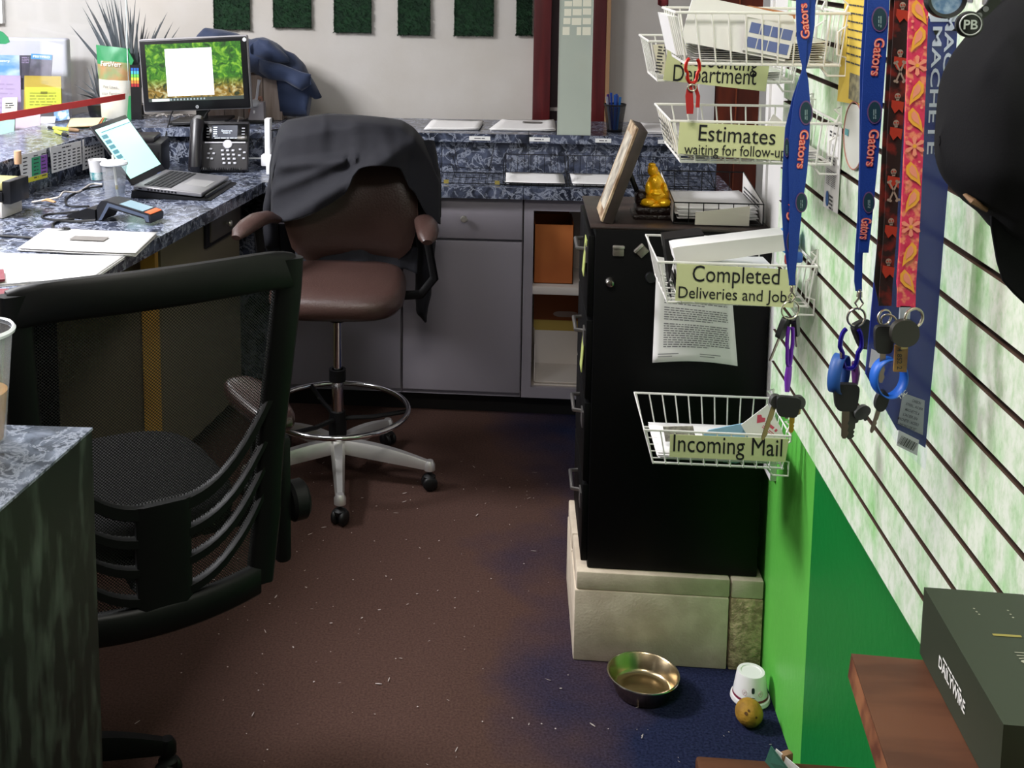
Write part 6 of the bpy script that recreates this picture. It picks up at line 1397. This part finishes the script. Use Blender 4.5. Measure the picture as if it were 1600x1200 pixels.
# -- machete in its package
YM = 1.565; KS = .946
peg(1464, -10, YM, 'steel peg carrying the packaged machete')
t = thing('machete_package', 'long blue card package reading machete, behind the pink lanyard', 'package', onY(1440, 350, YM))
pl_ = lambda x, y, d=0: onY(x, y, YM+d)
MB().prism([pl_(*q) for q in ((1402, 28), (1497, 30), (1482, 280), (1463, 520), (1446, 700), (1402, 672), (1353, 585), (1370, 400), (1388, 180))], (0, .004, 0)).build('card', mat('package_blue', '16297C', .4), t, smooth=False)
MB().prism([pl_(x, y, -.004) for x, y in ((1384, 40), (1400, 24), (1502, 24), (1500, 60), (1486, 280), (1466, 520), (1446, 735), (1402, 695), (1345, 600), (1362, 400))], (0, .001, 0)).build('clear_wrapper', clear_mat('wrapper_clear', 'FAFBFF', .02, .12), t, smooth=False)
MB().prism([pl_(x, y, -.001) for x, y in ((1452, 10), (1497, 14), (1496, 34), (1454, 34))], (0, .003, 0)).build('header_strip', mat('package_pale', 'C8D0D8', .4), t)
mb = MB()
for x, y, dx, hgt in ((1460, 142, -5, .0125), (1480, 118, -5, .0125)):
    a = onY(x, y, YM-.0015); b = onY(x+dx*.4, y+40, YM-.0015); mb.text('MACHETE', hgt*KS, fr(a, b-a, (1, 0, 0)), .015, w=.178*KS, ext=.0004)
mb.build('lettering', mat('package_lettering', 'D8DEEA', .5), t)
P_ = [pl_(x, y, -.002) for x, y in ((1411, 614), (1445, 626), (1442, 680), (1403, 662))]
o = MB().prism(P_, (0, .001, 0)).build('grey_label', mat('label_grey', 'A9ACB0', .5), t, smooth=False)
c_ = sum(P_, V())/4; T = fr(c_+V((0, -.0008, 0)), P_[1]-P_[0], (0, 0, 1)) @ Mx.Scale(KS, 4); mb = MB()
for k, s_ in enumerate(('CARBON', 'STEEL, ACIER', 'MACHETTE A', "L'ACIER EN", 'MACHETE / ACERO', 'CARBONO DE 22"')): mb.text(s_, .0042, T @ Mx.Translation((-.001, .018-.0078*k, 0)), .01, w=.0022*len(s_)*.95, ext=.0003)
mb.build('lettering', mat('label_ink', '2A2A32', .7), o)
P_ = [pl_(x, y, -.002) for x, y in ((1404, 672), (1436, 688), (1433, 712), (1401, 696))]
o = MB().prism(P_, (0, .001, 0)).build('barcode_label', M_paper, t, smooth=False); c_ = sum(P_, V())/4; T = fr(c_+V((0, -.0008, 0)), P_[1]-P_[0], (0, 0, 1)) @ Mx.Scale(KS, 4); mb = MB(); rnd = random.Random(4); x = -.013
while x < .012: w_ = rnd.choice((.0006, .001, .0016)); mb.quad(T, x, x+w_, -.007, .006, .0002); x += w_+rnd.choice((.0007, .0012))
mb.build('bars', M_blk, o)
o = MB().prism([pl_(x, y, -.002) for x, y in ((1362, 545), (1376, 552), (1374, 580), (1358, 574))], (0, .001, 0)).build('side_label', M_paper2, t, smooth=False)
# -- papers on the wall
def on_slats(name, label, cat, pts, m, off=.004):
    P_ = [onX(x, y, XS-off) for x, y in pts]; c = sum(P_, V())/len(P_); t = thing(name, label, cat, c); MB().prism(P_, (.0012, 0, 0)).build('sheet', m, t, smooth=False)
    x = P_[1]-P_[0]; y = P_[0]-P_[-1]; return t, fr(c+V((-.0012, 0, 0)), (0, -1, 0), (0, 0, 1)), abs(x.y), y.length
yl, T, a, b = on_slats('yellow_notice', 'yellow printed notice on the slat wall left of the straight blue lanyard', 'notice', ((1322, -30), (1372, -34), (1361, 168), (1308, 158)), mat('notice_yellow', 'EBCB52', .6))
mb = MB(); zt_ = b/2
for k in range(9):
    mb.rows(T @ Mx.Translation((-.0, zt_*(.70-.13*k), 0)), a*.62, .007, 1, .4, .05, seed=60+k)
mb.build('print', M_ink, yl)
MB().quad(T, -a*.16, a*.30, -b*.46, -b*.25, .0004).build('printed_picture', mat('grey_engraving', '6E6A58', .8, col2='A49C78', scale=60), yl)
wc, T, a, b = on_slats('narrow_card', 'narrow white card with small print on the slat wall under yellow notice', 'card', ((1294, 195), (1315, 200), (1308, 334), (1286, 322)), M_paper)
mb = MB(); mb.rows(T @ Mx.Translation((0, b*.40, 0)), a*.5, .014, 2, .5, seed=2); mb.quad(T, -.0012, .0012, b*.2, b*.29); mb.rows(T @ Mx.Translation((0, b*.1, 0)), a*.5, .02, 3, .4, seed=3); mb.rows(T @ Mx.Translation((0, -b*.12, 0)), a*.7, b*.2, 9, .35, .02, seed=4); mb.rows(T @ Mx.Translation((.008, -b*.40, 0)), a*.3, .03, 4, .5, seed=5)
mb.build('print', M_ink, wc); MB().disc(T, .010, ext=.0006, k=1.5, c=(-a*.22, -b*.385)).build('blue_oval', mat('oval_blue', '1F5FA8', .5), wc)
q = onX(1334, 212, XS-.004); T = fr(q, (0, -1, 0), (0, 0, 1)); t = thing('round_sticker', 'round pale sticker on the slats behind the straight blue lanyard', 'sticker', q)
MB().disc(T, .062, 40, .0).disc(T, .062, 40, -.001).build('disc', mat('sticker_pale', 'D9DAD2', .3), t)
mb = MB(); mb.tube([T @ V((.060*math.cos(a), .060*math.sin(a), .0006)) for a in [2*PI*i/48 for i in range(48)]], .0012, 6, closed=True); mb.build('red_outline', mat('sticker_red', 'B87A6A', .5), t)
MB().quad(T, -.052, -.03, -.006, .006, .0012).build('teal_mark', mat('sticker_teal', '4F9AA0', .5), t)
for i, (x, y) in enumerate(((1287, 6), (1273, 160))):
    q = onX(x, y, XS-.002); tag(MB().tube([q+V((.002, 0, .006)), q+V((-.012, 0, .010)), q+V((-.014, 0, -.006)), q+V((-.004, 0, -.012)), q+V((.001, 0, -.02))], .002, 6).build('wire_clip', M_ww), ('bent white wire hook in the slats above the round sticker', 'bent white wire hook in the slats left of the narrow white card')[i], 'hook', 'loose white hooks on the slats')
# -- black cap with strap, compass and fob
M_cap = mat('black_cap_cloth', '161619', .95, bump=.04, bscale=400, spec=.15)
YK = 1.21
peg(1560, -20, YK, 'steel peg carrying the black cap')
cap = thing('baseball_cap', 'black cloth cap hanging at the right edge, brim down', 'cap', onY(1560, 200, YK))
pillow('crown', cap, M_cap, ((1467, 214), (1474, 186), (1486, 142), (1500, 104), (1520, 62), (1545, 22), (1575, -4), (1620, -20), (1690, 10)), ((1467, 226), (1473, 262), (1488, 294), (1510, 318), (1535, 338), (1553, 360), (1575, 375), (1620, 375), (1690, 330)), 1467, 1690, YK, .085, 40, 20, .35, 3.0)
def cbrim(s_):
    top = ((1550, 330), (1600, 340), (1690, 330)); bot = ((1550, 356), (1556, 400), (1560, 432), (1575, 452), (1600, 476), (1640, 492), (1690, 470))
    def f(u, v):
        x = lerp(1550, 1690, u); q = onY(x, lerp(interp(x, top), interp(x, bot), v), YK-.03+.03*u); q.y += s_*.0022-.02*math.sin(u*PI)*v; return q
    return f
MB().grid(cbrim(1), 20, 14).build('brim', M_cap, cap, solid=.004)
mb = MB(); ribbon(mb, [(1498, 48, 9), (1516, 36, 11), (1535, 22, 11), (1552, 6, 10), (1562, -14, 9)], YK-.06, .003); mb.build('snap_strap', mat('strap_gloss_black', '0A0A0C', .3), cap)
mb = MB()
for x, y in ((1510, 42), (1520, 32), (1530, 24), (1540, 14)): mb.disc(fr(onY(x, y, YK-.0615), (1, 0, 0), (0, 0, 1)), .0028, 12)
mb.build('snap_holes', mat('snap_grey', '7A7A80', .4), cap)
MB().tube([onY(1508, 304, YK-.03), onY(1520, 314, YK-.04), onY(1542, 328, YK-.04)], [.003, .006, .004], 8, sq=(.5, 1)).build('tan_tab', mat('tan_tab', '6E5238', .7), cap)
q = onY(1514, 38, YK-.068); T = fr(q, (1, 0, 0), (0, 0, 1)); t = thing('round_fob', 'round black fob with silver letters on the cap strap', 'fob', q)
MB().lathe([(0, .004), (.010, .004), (.0125, .002), (.0125, -.002), (0, -.002)], T=T, seg=28).build('disc', M_blk, t)
mb = MB(); mb.tube([T @ V((.0098*math.cos(a), .0098*math.sin(a), .0042)) for a in [2*PI*i/32 for i in range(32)]], .0007, 6, closed=True); mb.text('PB', .009, T, .02, ext=.0046); mb.build('lettering', mat('silver_letters', 'D0D0D4', .3, .6), t)
q = onY(1478, -2, 1.42); T = fr(q, (1, 0, 0), (0, 0, 1)); t = thing('round_compass', 'round blue faced gauge with black rim at top edge by the cap', 'gauge', q)
MB().lathe([(0, .0), (.018, .0), (.018, .004), (.022, .006), (.0235, .002), (.0235, -.006), (0, -.006)], T=T, seg=36).build('rim', M_blk, t)
MB().disc(T, .018, 30, .0012).build('dial', mat('dial_blue', '9AB0CC', .25, col2='5F7FA8', scale=90), t)
tag(MB().tube([onY(1478, -24, 1.42), onY(1480, -60, 1.42), (XS+.002, 1.42, onY(1480, -60, 1.42).z)], .002, 6).build('wire_hook', M_ww), 'white wire hook holding the round gauge', 'hook')
# ================================================================ WOODEN STAND AND BOX, LOWER RIGHT
M_wood = mat('red_brown_wood', '5C3722', .5, col2='482817', scale=4, stretch=(1, 6, 1))
M_woode = mat('worn_wood_edge', '8E5A38', .6, col2='5A2C18', scale=20)
ZW = .925; w0, w1 = onZ(1330, 1021, ZW), onZ(1388, 1200, ZW); wd_ = (w1-w0).normalized(); w2 = w0+wd_*.62
t = thing('wooden_stand', 'red brown wooden stand at lower right carrying the dark green box', 'stand', (.5, 1.1, 0))
xr = XS-.002
MB().prism([(w0.x, w0.y, ZW-.03), (xr, w0.y-.01, ZW-.03), (xr, w2.y, ZW-.03), (w2.x, w2.y, ZW-.03)], (0, 0, .03)).build('top', M_wood, t)
MB().prism([(w0.x-.003, w0.y-.002, ZW-.028), (w0.x, w0.y, ZW-.002), (w2.x, w2.y, ZW-.002), (w2.x-.003, w2.y, ZW-.028)], (.001, 0, 0)).build('worn_edge', M_woode, t)
for (x, y) in ((w0.x+.035, w0.y-.10), (xr-.03, w0.y-.10), (w2.x+.04, w2.y+.06), (xr-.03, w2.y+.06)): MB().box((x, y, (ZW-.03)/2), (.045, .045, ZW-.03), bev=.004).build('leg', M_wood, t)
t = thing('dark_green_box', 'dark green cardboard box lettered in white on the wooden stand', 'box', (.5, 1.1, ZW+.001))
bz = onZ(1437, 1022, ZW); gz0 = ZW+.001; gt = onY(1437, 917, bz.y).z
q1 = onZ(1568, 1132, gt)
M_gbox = mat('box_green_black', '2B3324', .55)
fl = V((bz.x, bz.y, 0)); nl = V((q1.x, q1.y, 0)); dl = (nl-fl); rx_ = V((xr-.002-fl.x, 0, 0))
MB().prism([V((fl.x, fl.y, gz0)), V((fl.x+rx_.x, fl.y-.004, gz0)), V((fl.x+rx_.x, nl.y-.004, gz0)), V((nl.x, nl.y, gz0))], (0, 0, gt-gz0)).build('box_body', M_gbox, t, smooth=False)
hg = gt-gz0; ce = fl.lerp(nl, .44)+V((0, 0, gz0+hg*.40)); nrm = V((dl.y, -dl.x, 0)).normalized()
if nrm.x > 0: nrm = -nrm
T = fr(ce+nrm*.0006, dl, (0, 0, 1)); 
mb = MB(); mb.text('DAILYWIRE', .0145, T, .02, w=.085, ext=.0003); mb.rows(T @ Mx.Translation((.0, .011, 0)), .06, .004, 1, .6, .0); mb.build('lettering', mat('lettering_white', '', .5), t)
T = fr(onZ(1613, 1028, gt+.0004), (0, -1, 0), (1, 0, 0)); MB().text('TRU', .030, T, .0, w=.024, ext=.0002).build('top_lettering', mat('box_letters_grey', '9A9A88', .5), t)
T2_ = fr(onZ(1572, 993, gt+.0004), (1, 0, 0), (0, 1, 0)); MB().quad(T2_, -.014, .016, -.002, .002, .0002).build('gold_bar', mat('gold_print', '8E8440', .5), t)
mb = MB(); 
for x, y in ((1522, 951), (1526, 956), (1530, 960), (1575, 954), (1579, 960), (1583, 965)): mb.disc(fr(onZ(x, y, gt+.0004), (1, 0, 0), (0, 1, 0)), .0012, 8, .0002)
mb.build('dots', mat('box_letters_grey', '', .5), t)
# low bench at the bottom edge
ZL2 = .45; l0 = onZ(1086, 1179, ZL2); l1 = onZ(1240, 1190, ZL2); lxr = XW-.01
t = thing('low_bench', 'low red brown wooden bench at the bottom edge by green wall', 'bench', ((l0.x+lxr)/2, l0.y-.2, 0))
MB().between((l0.x, l0.y-.40, ZL2-.025), (lxr, l0.y, ZL2), bev=.006).build('top', M_wood, t)
for (x, y) in ((l0.x+.06, l0.y-.08), (lxr-.06, l0.y-.08), (l0.x+.06, l0.y-.34), (lxr-.06, l0.y-.34)): MB().box((x, y, (ZL2-.025)/2), (.04, .04, ZL2-.025), bev=.003).build('leg', M_wood, t)
q = onZ(1216, 1196, ZL2); t = thing('leaflet', 'white and dark green folded leaflet standing on low bench at bottom edge', 'leaflet', (q.x, q.y, ZL2+.001))
MB().prism([(q.x-.02, q.y+.005, ZL2+.001), (q.x+.005, q.y-.05, ZL2+.001), (q.x+.003, q.y-.045, ZL2+.03), (q.x-.012, q.y+.005, ZL2+.03)], (.001, .001, 0)).build('green_leaf', mat('leaflet_green', '2A5A4A', .5), t, smooth=False)
MB().prism([(q.x-.010, q.y+.004, ZL2+.001), (q.x+.05, q.y-.04, ZL2+.001), (q.x+.05, q.y-.04, ZL2+.004), (q.x-.004, q.y+.004, ZL2+.026)], (.001, .001, 0)).build('white_leaf', M_paper, t, smooth=False)
q = onZ(1226, 1180, ZL2+.01); tag(MB().box((q.x, q.y-.01, ZL2+.012), (.02, .012, .022), R=Mx.Rotation(.5, 3, 'Z'), bev=.003).build('wooden_chip', mat('chip_wood', '8A6A4A', .7)), 'small tan chip of wood on low bench beside green wall', 'wood chip')
# ================================================================ ON THE FLOOR
bc = onZ(1005, 1052, .049); t = thing('steel_bowl', 'round stainless steel pet bowl on the carpet before the cinder blocks', 'bowl', (bc.x, bc.y, 0))
MB().lathe([(0, .002), (.060, .002), (.064, .004), (.080, .045), (.083, .049), (.0845, .051), (.083, .0525), (.079, .050), (.068, .018), (.063, .012), (.047, .009), (.042, .011), (0, .011)], c=(bc.x, bc.y, 0), seg=56).build('bowl', mat('worn_steel', 'B4A282', .24, 1.0, bump=.05, bscale=30), t, ang=60)
MB().tube([(bc.x+.0838*math.cos(a), bc.y+.0838*math.sin(a), .051) for a in [2*PI*i/56 for i in range(56)]], .0022, 8, closed=True).build('rolled_rim', mat('bright_steel', 'C8C2BA', .18, 1.0), t)
uc = onZ(1176, 1092, 0); uc.x = min(uc.x, XW-.05); uc.z = .001; t = thing('yogurt_cup', 'white plastic cup upside down with maroon band, in corner by green wall', 'cup', uc)
M_cupw = mat('cup_white', 'E6E4E4', .35)
MB().lathe([(.0445, 0), (.046, .003), (.0445, .011), (.041, .012), (.0405, .014), (.0325, .068), (.031, .071), (.024, .071), (.0225, .069), (0, .069)], c=uc, seg=40).build('cup_wall', M_cupw, t, ang=30)
MB().lathe([(.0412, .0135), (.0404, .019)], c=uc, seg=40).build('maroon_band', mat('maroon', '7A1F3C', .4), t)
def wrapT(a, z, r): return fr(uc+V((r*math.cos(a), r*math.sin(a), z)), (-math.sin(a), math.cos(a), 0), (0, 0, 1))
MB().poly(wrapT(-1.62, .044, .0372), [(.0035*sq(math.cos(a), 3), .0075*sq(math.sin(a), 3)) for a in [2*PI*i/20 for i in range(20)]], .0012).build('dark_mark', mat('mark_dark', '3A4448', .4), t)
mb = MB()
for a in (-2.12, -1.15): mb.tube([wrapT(a, .036, .0385) @ V((.0055*math.cos(b), .0065*math.sin(b), .001)) for b in [2*PI*i/24 for i in range(24)]], .0004, 5, closed=True); mb.rows(wrapT(a, .036, .0385), .005, .005, 2, .3, ext=.0012)
mb.build('pink_mark', mat('mark_pink', 'C88A9C', .5), t); MB().rows(wrapT(-1.62, .026, .0397), .012, .006, 2, .5, ext=.0012).build('print', M_ink, t)
q = onZ(1170, 1124, .014); r = .031; q.z = r
mb = MB(); v = bmesh.ops.create_icosphere(mb.bm, subdivisions=4, radius=r)['verts']
for p_ in v: p_.co = p_.co*(1+.02*NZ.noise(p_.co*90))+q
t = thing('dog_ball', 'worn mustard yellow rubber ball before upturned white cup', 'ball', (q.x, q.y, 0)); mb.build('ball', mat('mustard_rubber', 'A87E22', .75, col2='8A6418', scale=30, bump=.2, bscale=120), t)
mb = MB(); 
for dx, dz in ((-.012, .014), (-.006, .020), (.010, .008)): 
    n_ = V((dx, -math.sqrt(r*r-dx*dx-dz*dz), dz)); mb.disc(fr(q+n_, n_.orthogonal(), n_.cross(n_.orthogonal())), .0028 if dx != -.012 else .004, 10, .0006)
mb.build('bite_mark', mat('bite_brown', '5A3A14', .9), t)
mb = MB(); rnd = random.Random(21)
for k in range(330):
    x, y = rnd.uniform(-.85, .6), rnd.uniform(1.7, 3.9)
    if x > .15 and y > 2.66: continue
    a = rnd.random()*PI; L_ = rnd.choice((.0015, .002, .002, .003, .004, .008)); w_ = rnd.choice((.0006, .0012, .002)); d = V((math.cos(a), math.sin(a), 0)); n_ = V((-d.y, d.x, 0)); z = V((0, 0, .002+rnd.random()*.002)); p0 = V((x, y, 0))+z
    mb.bm.faces.new([mb.bm.verts.new(p0+d*s_*L_+n_*q_*w_) for s_, q_ in ((-1, -.6), (0, -1), (1, -.4), (1, .5), (0, 1), (-1, .6))])
tag(mb.build('carpet_lint', mat('lint_pale', 'A89C98', .9)), 'pale crumbs of lint scattered over the dark carpet', 'lint', kind='stuff')
# cup on the near counter
q = onZ(-30, 690, ZN); q.z = ZN+.001
t, M = clear_cup('tall clear plastic cup with orange drink at left picture edge', q, .165, .034, .050, 0)
MB(M).lathe([(0, .004), (.032, .004), (.040, .075), (0, .075)], seg=32).build('drink', mat('orange_drink', 'B8823A', .2), t)
